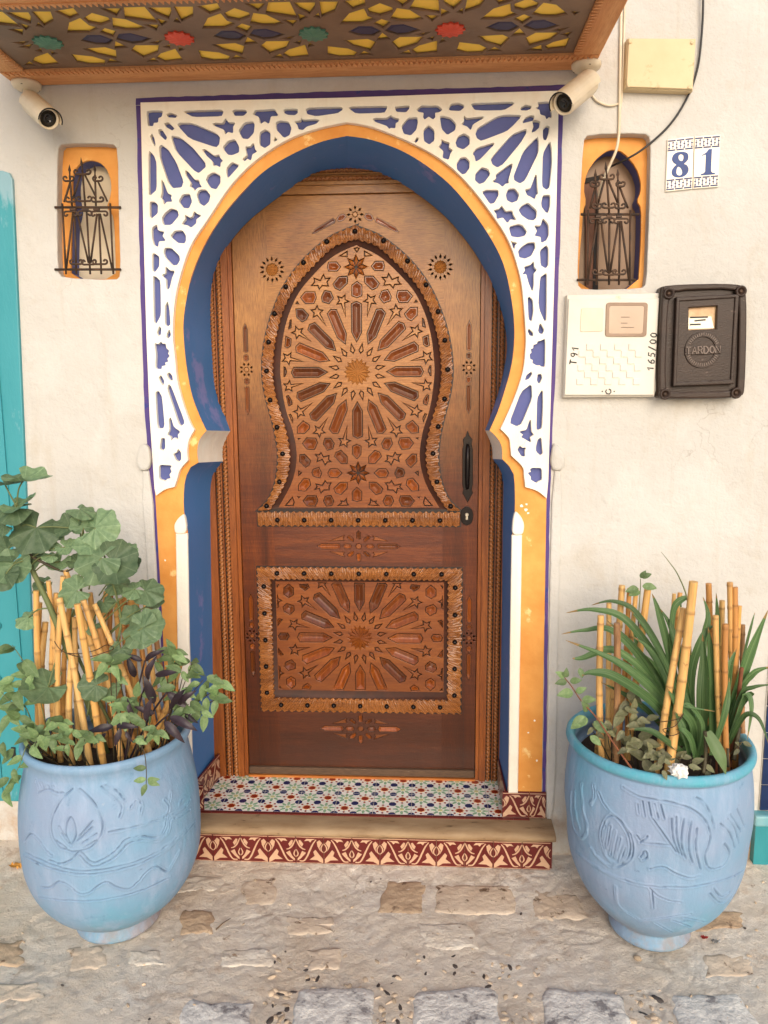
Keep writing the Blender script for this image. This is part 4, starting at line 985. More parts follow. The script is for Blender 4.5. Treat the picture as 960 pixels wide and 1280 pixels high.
# ================================================================ security cameras
MAT['camw'] = simple('cream_camera_housing', S(226, 210, 184), S(214, 196, 166), 20, .4, .05, 150)
MAT['lensg'] = simple('dark_lens_glass', S(20, 18, 18), S(28, 24, 22), 20, .08, .0, 150)
def security_camera(label, base, joint, back, lens, rad):
    base, joint, back, lens = map(Vector, (base, joint, back, lens))
    c = thing('security_camera', label, 'camera', base, 'security cameras under the canopy corners')
    MB().lathe([(.047, 0), (.047, -.006), (.044, -.014), (.034, -.020), (.02, -.022)], base, 28).build('mount_plate', MAT['camw'], c, True)
    m = MB()
    for a in (.6, 2.7, 4.8): m.lathe([(.004, 0), (.004, -.002)], base+Vector((.037*math.cos(a), .037*math.sin(a), -.0155)), 8)
    m.build('screw', MAT['iron'], c)
    MB().tube([base+Vector((0, 0, -.02)), base+Vector((0, 0, -.034)), joint+Vector((0, 0, .012)), joint], [.013, .012, .0105, .0105], 14).lathe([(.004, -.016), (.013, -.01), (.0165, 0), (.013, .01), (.004, .016)], joint, 14).build('arm', MAT['camw'], c, True)
    ax = (lens-back).normalized(); L = (lens-back).length
    MB().tube([joint, back+ax*.05], .009, 10).build('bracket', MAT['camw'], c, True)
    b = MB().lathe([(rad*.5, -.006), (rad*.86, -.004), (rad*.97, .004), (rad, .014), (rad, L-.012), (rad*.97, L-.004), (rad*.93, L), (rad*.80, L), (rad*.78, L-.010)], back, 32, ax, capt=False).build('housing', MAT['camw'], c, True)
    MB().lathe([(rad*.79, L-.011), (rad*.5, L-.010), (rad*.46, L-.004), (rad*.3, L-.003), (rad*.28, L-.006)], back, 28, ax, capb=False).build('lens', MAT['lensg'], c, True)
    # sun shield: part of a sleeve over the top, reaching past the lens
    up = Vector((0, 0, 1)); up = (up-ax*up.dot(ax)).normalized(); sd = ax.cross(up); V, F = [], []
    for i, s in enumerate((-.002, L*.5, L+.016)):
        for k in range(15):
            a = -1.75+3.5*k/14
            for rr_ in (rad+.0015, rad+.0040): V.append(back+ax*s+(up*math.cos(a)+sd*math.sin(a))*rr_)
    for i in range(2):
        for k in range(14):
            q = i*30+k*2; F += [(q+1, q+3, q+33, q+31), (q, q+30, q+32, q+2)]
    for i in (0, 60):
        for k in range(14): q = i+k*2; F.append((q, q+1, q+3, q+2) if i == 0 else (q, q+2, q+3, q+1))
    for e in (0, 28):
        for i in range(2): q = i*30+e; F.append((q, q+30, q+31, q+1))
    mesh_obj('sun_shield', V, F, MAT['camw'], c, False)
    dark = MB()
    for k in range(13):
        a0 = -1.7+3.4*k/13; a1 = -1.7+3.4*(k+1)/13
        pts = [back+ax*(L+.0165)+(up*math.cos(a)+sd*math.sin(a))*r_ for a, r_ in ((a0, rad+.0002), (a1, rad+.0002), (a1, rad+.0045), (a0, rad+.0045))]
        dark.add(pts, [(0, 1, 2, 3), (3, 2, 1, 0)])
    dark.build('shield_rim', MAT['black'], c)
    st = back+ax*(L*.35)+(up*.55+sd*(.84 if lens.x < back.x else -.84))*(rad+.0046)
    return c
ZB = ZC-.0005
bR = G(733, 80, ZB); jR = P(728, 101, bR.y-.01)
security_camera('cream bullet security camera at the right canopy corner', (bR.x, bR.y, ZB), jR, P(736, 104, bR.y-.03), P(704, 130, bR.y-.13), .036)
bL = G(33, 104, ZB); jL = P(37, 124, bL.y-.01)
security_camera('cream bullet security camera at the left canopy corner', (bL.x, bL.y, ZB), jL, P(39, 129, bL.y-.03), P(61, 149, bL.y-.13), .034)
# ================================================================ junction box, cables
MAT['boxb'] = simple('yellowed_plastic_box', S(214, 192, 150), S(202, 178, 134), 8, .5, .1, 100, spot=S(186, 160, 116), spotscale=12)
jb = thing('junction_box', 'flat yellowed junction box high on the wall above the house number', 'box', P(826, 115, 0))
q = XZ([(784,48),(870,48.5),(866,114),(781,111)], -.03)
slab('box_body', [q], .0, .032, MAT['boxb'], jb, .004)
lid = slab('box_lid', [offset(ccw(q), .003)], -.0325, .006, MAT['boxb'], jb, .002)
for (a, b) in ((788,52),(865,53),(862,109),(786,107)):
    c = P(a, b, -.04); MB().lathe([(.006, 0), (.006, .002), (.004, .003)], (c.x, -.0385, c.z), 12, (0, -1, 0)).build('lid_screw', MAT['boxb'], lid, True)
def cable(name, label, px, Y, r, mat, k=8, parent=None):
    pts = [tuple(P(a, b, Y if len(t) == 0 else t[0])) for a, b, *t in px]
    o = MB().tube(catmull(pts, k), r, 8).build(name, mat, parent, True)
    if label: tag(o, label, 'cable')
    return o
MAT['cablew'] = simple('dirty_white_cable', S(226, 212, 186), S(208, 190, 160), 14, .5, .1, 80)
cable('black_cable', 'thin black cable sagging from the roof into the right niche', [(878,-60,-.02),(879,0,-.02),(877,45,-.012),(872,85,-.01),(860,120,-.008),(838,155,-.008),(808,183,-.006),(785,198,.0),(768,206,.03),(757,212,.09)], -.01, .0035, MAT['black'])
cable('white_cable', 'thick off-white cable hanging past the junction box into the right niche', [(781,-60),(777,0),(776,50),(775,110),(774,160,-.006),(771,185,-.004),(763,205,.01),(754,225,.03),(748,245,.06)], -.008, .0048, MAT['cablew'])
cable('white_cable', 'thin off-white cable running down just left of the thick one', [(784,-60),(781.5,0),(780,40),(779,80),(777.5,120),(776,134)], -.006, .0030, MAT['cablew'])
cable('white_cable', 'looped camera lead from the right security camera to the hanging cable', [(736,90,-.05),(737,104,-.012),(739,116),(745,125),(754,130),(764,132),(775,129)], -.006, .0034, MAT['cablew'])
# ================================================================ house number
MAT['tile_white'] = simple('glazed_white_tile', S(240, 232, 214), S(232, 222, 200), 10, .2, .05, 60)
MAT['tile_blue'] = simple('glazed_blue', S(16, 58, 126), S(12, 44, 106), 30, .5, .05, 60)
MAT['tile_navy'] = simple('glazed_navy', S(52, 50, 96), S(40, 42, 88), 30, .55, .05, 60)
def number_tile(label, px, digit):
    c = [P(a, b, -.008) for a, b in px]                    # tl, tr, br, bl
    def T(u, v):                                          # u right, v up, 0..1
        a = c[3].lerp(c[2], u); b = c[0].lerp(c[1], u); p = a.lerp(b, v); return (p.x, p.z)
    t = thing('number_tile', label, 'tile', T(.5, 0)[:1]+(0,)+T(.5, 0)[1:], 'house number tiles')
    slab('tile_body', [[T(0, 0), T(1, 0), T(1, 1), T(0, 1)]], .001, .009, MAT['tile_white'], t, .0015)
    m = MB()
    def fl(loops): V, F = slab_data([[T(*p) for p in l] for l in loops], .0006); m.add(front(V, -.0082), F)
    for v0 in (.02, .195, .765, .945):
        for k in range(3): fl([[(.02+k*.328, v0), (.31+k*.328, v0), (.31+k*.328, v0+.028), (.02+k*.328, v0+.028)]])
    for vb in (.05, .795):
        for i in range(7):
            for j in range(4):
                u, v = .07+i*.143, vb+.022+j*.034; d = .050 if (i+j) % 2 == 0 else .028
                fl([[(u-d, v), (u, v-d*.45), (u+d, v), (u, v+d*.45)]])
    tag(m.build('tile_pattern', MAT['tile_navy'], t), None, kind='stuff')
    V, F = slab_data([[T(*p) for p in l] for l in digit], .0008); mesh_obj('digit', front(V, -.0082), F, MAT['tile_blue'], t)
def ell(cx, cy, rx, ry, n=28, a0=0): return [(cx+rx*math.cos(a0+2*math.pi*i/n), cy+ry*math.sin(a0+2*math.pi*i/n)) for i in range(n)]
eight_out = [(.50,.735),(.66,.725),(.78,.69),(.82,.63),(.80,.565),(.72,.52),(.64,.497),(.76,.47),(.83,.41),(.83,.34),(.76,.28),(.62,.247),(.47,.243),(.32,.26),(.22,.305),(.19,.365),(.23,.43),(.31,.475),(.38,.495),(.28,.525),(.20,.58),(.19,.64),(.25,.70),(.36,.73)]
eight_d = [smoothloop(eight_out, 1), smoothloop([(.53,.69),(.62,.66),(.63,.60),(.58,.55),(.48,.57),(.43,.62),(.45,.67)], 1), smoothloop([(.43,.46),(.38,.40),(.38,.32),(.47,.28),(.58,.29),(.60,.35),(.54,.42)], 1)]
one_d = [[(.30,.615),(.30,.632),(.46,.675),(.56,.735),(.68,.735),(.68,.32),(.72,.285),(.84,.27),(.84,.245),(.28,.245),(.28,.27),(.40,.285),(.45,.32),(.45,.635),(.40,.635)]]
number_tile('tile painted with a blue 8 on the wall above the meter boxes', [(834.5,174),(867.5,170.5),(865.5,236),(832,239.5)], eight_d)
number_tile('tile painted with a blue 1 on the wall, beside the 8 tile', [(868.5,170.5),(901,168),(898,233.5),(866.5,236)], one_d)
# ================================================================ meter boxes
MAT['cream_pl'] = simple('cream_plastic_cover', S(222, 216, 204), S(212, 204, 188), 6, .5, .1, 60, spot=S(206, 184, 148), spotscale=9, spotat=.66)
MAT['ink'] = simple('black_marker_ink', S(40, 36, 34), S(46, 42, 40), 30, .6, 0, 60)
def strokes(name, lines, T, Y, wd, h, mat, parent):
    m = MB()
    for l in lines:
        p = [T(*a) for a in l]; L, Rr = [], []
        for i, a in enumerate(p):
            d = Vector(p[min(i+1, len(p)-1)])-Vector(p[max(i-1, 0)])
            d = d.normalized() if d.length > 1e-9 else Vector((1, 0)); nrm = Vector((-d.y, d.x))*wd/2
            L.append((a[0]+nrm.x, a[1]+nrm.y)); Rr.append((a[0]-nrm.x, a[1]-nrm.y))
        for i in range(len(p)-1):
            V, F = slab_data([[L[i], Rr[i], Rr[i+1], L[i+1]]], h); m.add(front(V, Y), F)
    return m.build(name, mat, parent)
def rnd4(p, f=.09, n=4):
    q = []
    for i in range(len(p)):
        a, b, c = Vector(p[i-1]), Vector(p[i]), Vector(p[(i+1) % len(p)])
        s, e = b.lerp(a, f), b.lerp(c, f)
        for k in range(n+1): t = k/n; v = s.lerp(b, t).lerp(b.lerp(e, t), t); q.append((v.x, v.y))
    return q
zm = ZM(700,360,960/130)
def TM(Y): return lambda a, b: (P(*zm([(a, b)])[0], Y).x, P(*zm([(a, b)])[0], Y).z)
mc = thing('meter_cover', 'cream plastic meter cover with handwritten T91 and 165/00 under the right niche', 'meter box', P(765, 496, 0))
YM = -.042
q = [TM(YM)(a, b) for a, b in ((78,70),(925,50),(880,1000),(38,1000))]
slab('cover_base', [[TM(YM)(a, b) for a, b in ((70,60),(940,40),(905,920),(880,1005),(36,1010))]], .0, .030, MAT['cream_pl'], mc, .004)
fp = slab('cover_face', [[TM(YM)(a, b) for a, b in ((80,100),(918,92),(868,990),(42,990))]], -.0305, .0115, MAT['cream_pl'], mc, .003)
slab('blank_pane', [rnd4([TM(YM)(a, b) for a, b in ((195,185),(400,185),(395,400),(185,405))])], -.0415, .003, simple('pale_olive_pane', S(214, 204, 176), S(206, 194, 164), 10, .3, .05, 60), mc, .001)
slab('meter_window', [rnd4([TM(YM)(a, b) for a, b in ((435,145),(800,145),(785,440),(425,440))])], -.0415, .0035, simple('smoky_meter_window', S(176, 150, 126), S(162, 134, 110), 6, .2, .05, 60), mc, .0012)
slab('window_frame', [rnd4([TM(YM)(a, b) for a, b in ((425,135),(810,135),(795,450),(415,450))]), rnd4([TM(YM)(a, b) for a, b in ((455,165),(775,165),(762,422),(448,422))])], -.0415, .0045, simple('brown_window_gasket', S(150, 122, 98), S(132, 104, 82), 9, .4, .1, 60), mc, .0012)
strokes('window_print', [[(560,270),(640,270)],[(560,325),(620,325)],[(560,365),(680,365)]], TM(YM), -.0447, .0022, .0012, simple('grey_print', S(120, 100, 84), None, 10, .6, 0), mc)
wv = MB()
for r_ in range(6):
    for k in range(5 if r_ % 2 else 4):
        x = (245 if r_ % 2 == 0 else 180)+k*130-r_*5; z = 517+r_*64
        V, F = slab_data([[TM(YM)(a, b) for a, b in ((x, z), (x+62, z), (x+60, z+56), (x-2, z+56))]], .0042, .0009); wv.add(front(V, -.0415), F)
wv.build('basket_weave_relief', MAT['cream_pl'], fp)
HW = {'1': [[(.0, .62), (.45, 1), (.45, 0)]], '6': [[(.8, 1), (.35, .75), (.08, .38), (.2, .04), (.6, 0), (.85, .25), (.65, .5), (.25, .42)]], '5': [[(.95, 1), (.3, 1), (.18, .56), (.6, .62), (.85, .35), (.6, .03), (.1, .08)]], '/': [[(.1, -.1), (.75, 1.15)]],
 '0': [[(.5, 0), (.12, .25), (.1, .7), (.45, 1), (.85, .75), (.85, .25), (.5, 0)]], 'T': [[(0, 1), (1, .95)], [(.5, .98), (.5, 0)]], '9': [[(.85, .62), (.5, .45), (.15, .65), (.3, .95), (.7, 1), (.87, .72), (.8, .3), (.6, 0)]]}
def written(txt, o, u, size, adv):
    l = []; u = Vector(u).normalized(); v = Vector((u.y, -u.x))
    for i, ch in enumerate(txt):
        for st in HW[ch]: l.append([tuple(Vector(o)+u*(i*adv+a*size*.72)+v*(b*size)) for a, b in st])
    return l
ink = strokes('handwriting', written('T91', (150, 712), (.14, -1), 62, 66)+written('165/00', (862, 762), (.10, -1), 60, 61) if True else [[(88,688),(104,655)],[(96,672),(138,702)],[(92,640),(84,612),(100,588),(128,592),(126,612),(108,622),(100,600)],[(128,592),(130,560)],[(118,552),(104,522),(154,550)],
 [(812,755),(778,700),(832,716)],[(818,640),(800,652),(802,690),(838,680),(846,645),(826,640),(822,672)],[(818,600),(806,640)],[(818,600),(838,622),(856,590),(842,582),(832,600)],[(818,600),(822,582)],[(868,548),(806,512)],[(836,490),(820,470),(836,455),(858,472),(850,492),(836,490)],[(842,440),(832,420),(848,400),(864,412),(858,440),(842,440)]], TM(YM), -.0421, .0042, .0006, MAT['ink'], mc)
strokes('latch_mark', [[(430,938),(420,955),(432,975),(455,978),(470,962),(468,942),(450,932)]], TM(YM), -.0421, .0035, .002, MAT['ink'], mc)
for x in (390, 500): c = TM(YM)(x, 955); MB().lathe([(.0025, 0), (.0025, .001)], (c[0], -.0421, c[1]), 8, (0, -1, 0)).build('latch_mark', MAT['ink'], mc)
# black cast meter box
MAT['bake'] = simple('weathered_dark_bakelite', S(46, 33, 26), S(60, 43, 33), 7, .4, .35, 90, (1, 1, 3), spot=S(104, 86, 76), spotscale=24, spotat=.66, spec=.35)
MAT['bake_worn'] = simple('rubbed_bakelite', S(120, 102, 92), S(96, 80, 70), 20, .4, .2, 90)
zk = ZM(690,340,960/270)
def TK(Y): return lambda a, b: (P(*zk([(a, b)])[0], Y).x, P(*zk([(a, b)])[0], Y).z)
bk = thing('meter_box', 'dark moulded meter box with round emblem, rightmost under the house number', 'meter box', P(879, 498, 0))
YK = -.07; T = TK(YK)
out_ = smoothloop([T(a, b) for a, b in ((505,52),(840,45),(876,80),(866,520),(850,562),(500,566),(472,545),(488,75))], 2)
in_ = smoothloop([T(a, b) for a, b in ((545,82),(815,72),(838,110),(830,505),(815,530),(530,535),(505,510),(520,110))], 1)
slab('box_body', [out_], .0, .052, MAT['bake'], bk, .012)
slab('raised_rim', [offset(ccw(out_), .002), in_], -.0515, .014, MAT['bake'], bk, .005)
w_ = [T(a, b) for a, b in ((610,158),(736,150),(732,252),(608,258))]
rb = slab('raised_panel', [[T(a, b) for a, b in ((560,120),(822,105),(800,490),(545,500))], w_], -.0515, .016, MAT['bake'], bk, .003)
slab('panel_bead', [[T(a, b) for a, b in ((552,112),(832,98),(806,498),(537,508))], [T(a, b) for a, b in ((568,130),(812,115),(792,478),(553,490))]], -.0525, .021, MAT['bake'], bk, .003)
slab('index_plate', [offset(ccw(w_), -.003)], -.0512, .002, simple('brass_meter_index', S(214, 184, 140), S(176, 128, 80), 22, .4, .1, 60), bk)
slab('index_card', [[T(a, b) for a, b in ((612,200),(715,195),(728,248),(612,252))]], -.0534, .002, MAT['tile_white'], bk)
strokes('index_print', [[(620,232),(668,230)],[(640,215),(690,210)],[(620,200),(700,198)]], T, -.0556, .005, .0008, MAT['ink'], bk)
ce = T(670, 345); e = slab('emblem_ring', [ell(ce[0], ce[1], .0600*.98, .0600, 40), ell(ce[0], ce[1], .040, .041, 40)], -.067, .0045, MAT['bake'], bk, .0012)
slab('emblem_band', [[T(590,334), T(750,326), T(750,362), T(590,370)]], -.0672, .0065, MAT['bake'], e, .0012)
LET = {'T': [[(0, 1), (1, 1)], [(.5, 1), (.5, 0)]], 'A': [[(0, 0), (.5, 1), (1, 0)], [(.2, .35), (.8, .35)]], 'R': [[(0, 0), (0, 1), (.7, 1), (.95, .75), (.7, .5), (0, .5)], [(.5, .5), (1, 0)]], 'D': [[(0, 0), (0, 1), (.55, 1), (.95, .7), (.95, .3), (.55, 0), (0, 0)]], 'O': [[(.5, 0), (.1, .2), (0, .5), (.1, .8), (.5, 1), (.9, .8), (1, .5), (.9, .2), (.5, 0)]], 'N': [[(0, 0), (0, 1), (1, 0), (1, 1)]]}
ls = []
for i, ch in enumerate('TARDON'):
    for l in LET[ch]: ls.append([(594+i*26+u*20, 366-i*1.3-v*31) for u, v in l])
strokes('emblem_letters', ls, T, -.0735, .0036, .0035, MAT['bake_worn'], e)
tk = MB()
for i in range(44):
    a = 2*math.pi*i/44
    if abs(math.sin(a)) < .4: continue
    r0, r1 = .045, .054; d = .0011
    l = [(ce[0]+r0*math.cos(a)-d*math.sin(a), ce[1]+r0*math.sin(a)+d*math.cos(a)), (ce[0]+r0*math.cos(a)+d*math.sin(a), ce[1]+r0*math.sin(a)-d*math.cos(a)), (ce[0]+r1*math.cos(a)+d*math.sin(a), ce[1]+r1*math.sin(a)-d*math.cos(a)), (ce[0]+r1*math.cos(a)-d*math.sin(a), ce[1]+r1*math.sin(a)+d*math.cos(a))]
    V, F = slab_data([l], .0018); tk.add(front(V, -.0715), F)
tag(tk.build('emblem_lettering', MAT['bake_worn'], e), None, kind='stuff')
for (a, b) in ((520,95),(841,85),(503,543),(820,538)):
    c = T(a, b); s = MB().lathe([(.019, 0), (.0185, .012), (.016, .016), (.012, .016), (.0105, .009), (.0005, .009)], (c[0], -.058, c[1]), 22, (0, -1, 0), capt=False).build('corner_boss', MAT['bake'], bk, True)
    MB().lathe([(.006, 0), (.006, .003), (.003, .004)], (c[0], -.067, c[1]), 10, (0, -1, 0)).build('bolt', MAT['iron'], s, True)
# ================================================================ neighbour's door on the left, tiled jamb on the right
MAT['teal'] = simple('worn_teal_paint', S(48, 140, 150), S(62, 150, 160), 2.2, .42, .25, 40, (3, 3, 1), spot=S(132, 170, 180), spotscale=3, spotat=.60)
td = thing('teal_door', 'teal painted plank door at the left edge behind the geranium pot', 'door', P(20, 1000, 0))
def wallx(px, py): q = P(px, py, 0); return q.x, q.z
xr, zt_ = wallx(17, 214); xr2, zb2 = wallx(27, 1000); xr = (xr+xr2)/2+.002
xa, xb = wallx(17, 214)[0], wallx(39.5, 850)[0]
fr_loop = [(xb-1.1, zb2), (xb, zb2), (xa, zt_-.03), (xa-.01, zt_-.008), (xa-.035, zt_), (xb-1.1, zt_)]
inner_x = wallx(14, 600)[0]
slab('door_frame', [fr_loop], .001, .014, MAT['teal'], td, .004)
wd_ = .115
for k in range(8):
    x1 = inner_x-.004-k*wd_; MB().box((x1-wd_+.004, -.020, zb2+.01), (x1, -.0125, zt_-.27)).build('plank', MAT['teal'], td)
sm2 = MB().lathe([(.016, 0), (.015, .006), (.010, .012), (.003, .015)], n=14, axis=(0, -1, 0)).mesh('dome_stud', True); sm2.materials.append(MAT['teal'])
for (a, b) in ((1,780),(1,846),(-30,780),(-30,846)):
    c = wallx(a, b); obj('dome_stud', sm2, None, td, False, (c[0], -.020, c[1]))
c = wallx(21, 940); MB().box((c[0]-.008, -.024, c[1]-.03), (c[0]+.008, -.013, c[1]+.03)).build('bolt_slot', MAT['black'], td)
# right edge: navy tiles over a teal plinth
MAT['navyt'] = simple('glossy_navy_tile', S(22, 46, 88), S(16, 36, 74), 12, .15, .05, 60, rnd=.2)
MAT['grout'] = simple('white_grout', S(214, 208, 196), S(196, 188, 172), 30, .8, .2, 90)
xe = wallx(951, 960)[0]; zp = wallx(950, 1012)[1]
tp = thing('tiled_jamb', 'navy tiled strip at the right edge behind the right pot', 'tiles', (xe+.1, 0, zp))
MB().box((xe, -.004, zp), (xe+.5, .002, zp+.9)).build('grout_bed', MAT['grout'], tp)
tb = MB().box((-.0485, -.010, -.0485), (.0485, -.004, .0485)).mesh('tile'); tb.materials.append(MAT['navyt'])
for i in range(4):
    for j in range(8): o = obj('tile', tb, None, tp, False, (xe+.052+i*.101, 0, zp+.052+j*.101))
pln = thing('teal_plinth', 'chipped teal painted plinth at the right edge beside the pot', 'plinth', (xe+.2, -.02, 0))
xp = wallx(938, 1060)[0]
MB().box((xp, -.03, 0), (xp+.8, .002, zp-.045)).build('plinth_block', simple('chipped_teal_plinth', S(40, 130, 140), S(54, 144, 152), 5, .4, .3, 40, (3, 3, 1), spot=S(220, 220, 210), spotscale=14, spotat=.68), pln)
b_ = MB().box((xp-.01, -.045, zp-.044), (xp+.8, .002, zp-.001)).build('plinth_ledge', simple('pale_teal_ledge', S(90, 160, 172), S(150, 186, 190), 9, .5, .3, 40), pln); bv = b_.modifiers.new('b', 'BEVEL'); bv.width = .008; bv.segments = 2
# ================================================================ doorstep with tiles
step = thing('doorstep', 'tiled doorstep with stone nosing and maroon patterned riser', 'step', (0, -.05, 0))
MAT['stone'] = simple('worn_sandstone', S(172, 146, 112), S(140, 112, 80), 7, .7, .4, 60, (1, 3, 3), spot=S(104, 82, 58), spotscale=14, spotat=.62)
MAT['maroon'] = simple('maroon_glaze', S(104, 34, 30), S(88, 26, 26), 14, .3, .1, 60, rnd=.15)
MAT['creamg'] = simple('cream_glaze', S(206, 170, 140), S(192, 152, 122), 14, .3, .1, 60)
MAT['mortar'] = simple('sandy_mortar', S(190, 168, 138), S(168, 144, 114), 20, .9, .5, 60)
SX0, SX1 = -.745, .738; SZ = .156
MB().box((SX0+.01, -.083, -.03), (SX1-.012, .30, SZ-.042)).build('step_core', MAT['mortar'], step)
# nosing: rounded slab swept along x
prof = [(.0, SZ-.04), (-.075, SZ-.04), (-.105, SZ-.037), (-.118, SZ-.028), (-.122, SZ-.017), (-.117, SZ-.007), (-.105, SZ-.001), (-.075, SZ+.001), (.0, SZ)]
NX = 90; V, F = [], []
for i in range(NX+1):
    x = SX0+(SX1-SX0)*i/NX
    for k, (y, z) in enumerate(prof):
        d = (noise.noise((x*9, k*.7, 2.3))*.0035+noise.noise((x*40, k*1.7, 5))*.0012) if 1 < k < 8 else 0
        V.append((x, y+d, z+d*.6))
K = len(prof)
for i in range(NX):
    for k in range(K-1): q = i*K+k; F.append((q, q+K, q+K+1, q+1))
F += [tuple(range(K))[::-1], tuple(range(NX*K, NX*K+K))]
F = [f[::-1] for f in F]
mesh_obj('stone_nosing', V, F, MAT['stone'], step, True)
# arabesque tile (unit square, u right, v up)
def arabesque(flip, w_, h_):
    X = lambda u: ((1-u) if flip else u)*w_-w_/2
    m = MB(); m.box((-w_/2+.0008, -.006, 0), (w_/2-.0008, 0, h_), 0)
    def poly(p): V, F = slab_data([[(X(a), b*h_) for a, b in p]], .0007); m.add(front(V, -.0058), F, 1)
    def stroke(p, wd):
        p = catmull([(X(a), b*h_) for a, b in p], 5); n = len(p); L, Rr = [], []
        for i in range(n):
            d = Vector(p[min(i+1, n-1)])-Vector(p[max(i-1, 0)]); d.normalize(); t = i/(n-1); ww = wd*w_*.5*(.45+.55*math.sin(math.pi*min(max(t, .08), .92)))
            L.append((p[i][0]-d.y*ww, p[i][1]+d.x*ww)); Rr.append((p[i][0]+d.y*ww, p[i][1]-d.x*ww))
        V, F = slab_data([L+Rr[::-1]], .0007); m.add(front(V, -.0058), F, 1)
    stroke([(.27, .86), (.38, .72), (.50, .48), (.60, .26), (.72, .10), (.88, .09)], .062)
    stroke([(.012, .40), (.085, .47), (.10, .56), (.07, .64), (.012, .72)], .045)
    poly([(.06,.74),(.15,.85),(.25,.78),(.22,.62),(.12,.44),(.15,.60)]); poly([(.03,.03),(.03,.16),(.14,.30),(.30,.50),(.38,.42),(.33,.28),(.52,.14),(.24,.13),(.12,.06)])
    stroke([(.985, .86), (.93, .74), (.86, .62), (.76, .53), (.66, .50)], .055); poly([(.73,.70),(.84,.84),(.90,.82),(.87,.70),(.78,.60)])
    stroke([(.988, .24), (.94, .30), (.93, .38), (.988, .50)], .045); poly([(.64,.38),(.78,.45),(.86,.27),(.95,.17),(.95,.09),(.82,.19),(.73,.28)])
    poly([(.30,.885),(.62,.885),(.70,.80),(.55,.82),(.48,.76),(.42,.84)])
    poly([(.02,.93),(.98,.93),(.98,.955),(.02,.955)]); poly([(.02,.015),(.98,.015),(.98,.032),(.02,.032)])
    me = m.mesh('tile', False, [MAT['maroon'], MAT['creamg']]); return me
tw = .1045; th = .112
ta, tb2 = arabesque(False, tw, th), arabesque(True, tw, th)
n = 14; x0t = SX1-.012-n*tw
for i in range(n): obj('riser_tile', tb2 if i % 2 else ta, None, step, False, (x0t+(i+.5)*tw, -.0835-random.uniform(0, .0012), .001))
o = obj('riser_tile', ta, None, step, False, (SX1-.0115, -.030, .001)); o.rotation_euler.z = R(90)
# tread mosaic
MAT['tw'] = simple('glazed_white', S(244, 240, 230), S(236, 230, 216), 20, .2, .05, 60, rnd=.08)
MAT['tr'] = simple('glazed_rust', S(150, 44, 16), S(132, 36, 14), 40, .25, .05, 60); MAT['to'] = simple('glazed_apricot', S(232, 178, 120), S(224, 164, 104), 40, .25, .05, 60)
MAT['tg'] = simple('glazed_celadon', S(150, 182, 146), S(132, 168, 136), 40, .25, .05, 60); MAT['ty'] = simple('glazed_straw', S(206, 204, 150), S(196, 194, 140), 40, .25, .05, 60)
MAT['tb'] = simple('glazed_cobalt', S(18, 34, 92), S(14, 26, 76), 40, .2, .05, 60)
pz = .0735; pq = pz/.0665
def oct_(cx, cy, r, a0=math.pi/8, n=8): return [(cx+r*math.cos(a0+2*math.pi*i/n), cy+r*math.sin(a0+2*math.pi*i/n)) for i in range(n)]
def mosaic():
    m = MB(); s = pz*2; m.box((.0006, .0006, -.008), (s-.0006, s-.0006, 0), 0)
    def pc(p, mi, h=.0007, c=None):
        if c: p = [(c[0]+(a-c[0])*pq, c[1]+(b-c[1])*pq) for a, b in p]
        p = ccw(p); k = len(p); m.add([(a, b, -.0002) for a, b in p]+[(a, b, h) for a, b in offset(p, .0004)], [tuple(range(k, 2*k))]+[(i, (i+1) % k, k+(i+1) % k, k+i) for i in range(k)], mi)
    for i in range(2):
        for j in range(2):
            cx, cy = (i+.5)*pz, (j+.5)*pz; red = (i+j) % 2 == 0
            if red:
                pc(oct_(cx, cy, .0128), 1, c=(cx, cy))
                for k in range(8):
                    a = 2*math.pi*k/8; ux, uy = math.cos(a), math.sin(a)
                    pc([(cx+ux*.0130-uy*.0050, cy+uy*.0130+ux*.0050), (cx+ux*.0175, cy+uy*.0175), (cx+ux*.0130+uy*.0050, cy+uy*.0130-ux*.0050), (cx+ux*.0115, cy+uy*.0115)], 2, c=(cx, cy))
                    pc([(cx+ux*.0192, cy+uy*.0192), (cx+ux*.0245-uy*.0052, cy+uy*.0245+ux*.0052), (cx+ux*.0305, cy+uy*.0305), (cx+ux*.0245+uy*.0052, cy+uy*.0245-ux*.0052)], 1, c=(cx, cy))
            else:
                pc(oct_(cx, cy, .0088), 4, c=(cx, cy))
                for k in range(8):
                    a = 2*math.pi*k/8; ux, uy = math.cos(a), math.sin(a)
                    pc([(cx+ux*.0100, cy+uy*.0100), (cx+ux*.0165-uy*.0058, cy+uy*.0165+ux*.0058), (cx+ux*.0315-uy*.0030, cy+uy*.0315+ux*.003), (cx+ux*.0315+uy*.0030, cy+uy*.0315-ux*.003), (cx+ux*.0165+uy*.0058, cy+uy*.0165-ux*.0058)], 3, c=(cx, cy))
    for i in (0, 1, 2):
        for j in (0, 1, 2):
            cx, cy = i*pz, j*pz
            p = [(min(max(a, .001), s-.001), min(max(b, .001), s-.001)) for a, b in oct_(cx, cy, .0138*pq)]
            p = clean(p)
            if len(p) > 2 and abs(area(p)) > 1e-6: pc(p, 5)
    return m.mesh('tile', False, [MAT['tw'], MAT['tr'], MAT['to'], MAT['tg'], MAT['ty'], MAT['tb']])
mt = mosaic(); TY0 = .000; TX0 = -.668; TY0 = -.012
for i in range(9):
    for j in range(2): obj('floor_tile', mt, None, step, False, (TX0+i*2*pz, TY0+j*2*pz, SZ+.004))
MB().box((-.66, .0, SZ-.041), (.67, .29, SZ-.0045)).build('tile_bed', MAT['mortar'], step)
bt = MB().box((-.0297, 0, -.006), (.0297, .0125, .0006)).mesh('edge_tile'); bt.materials.append(MAT['maroon'])
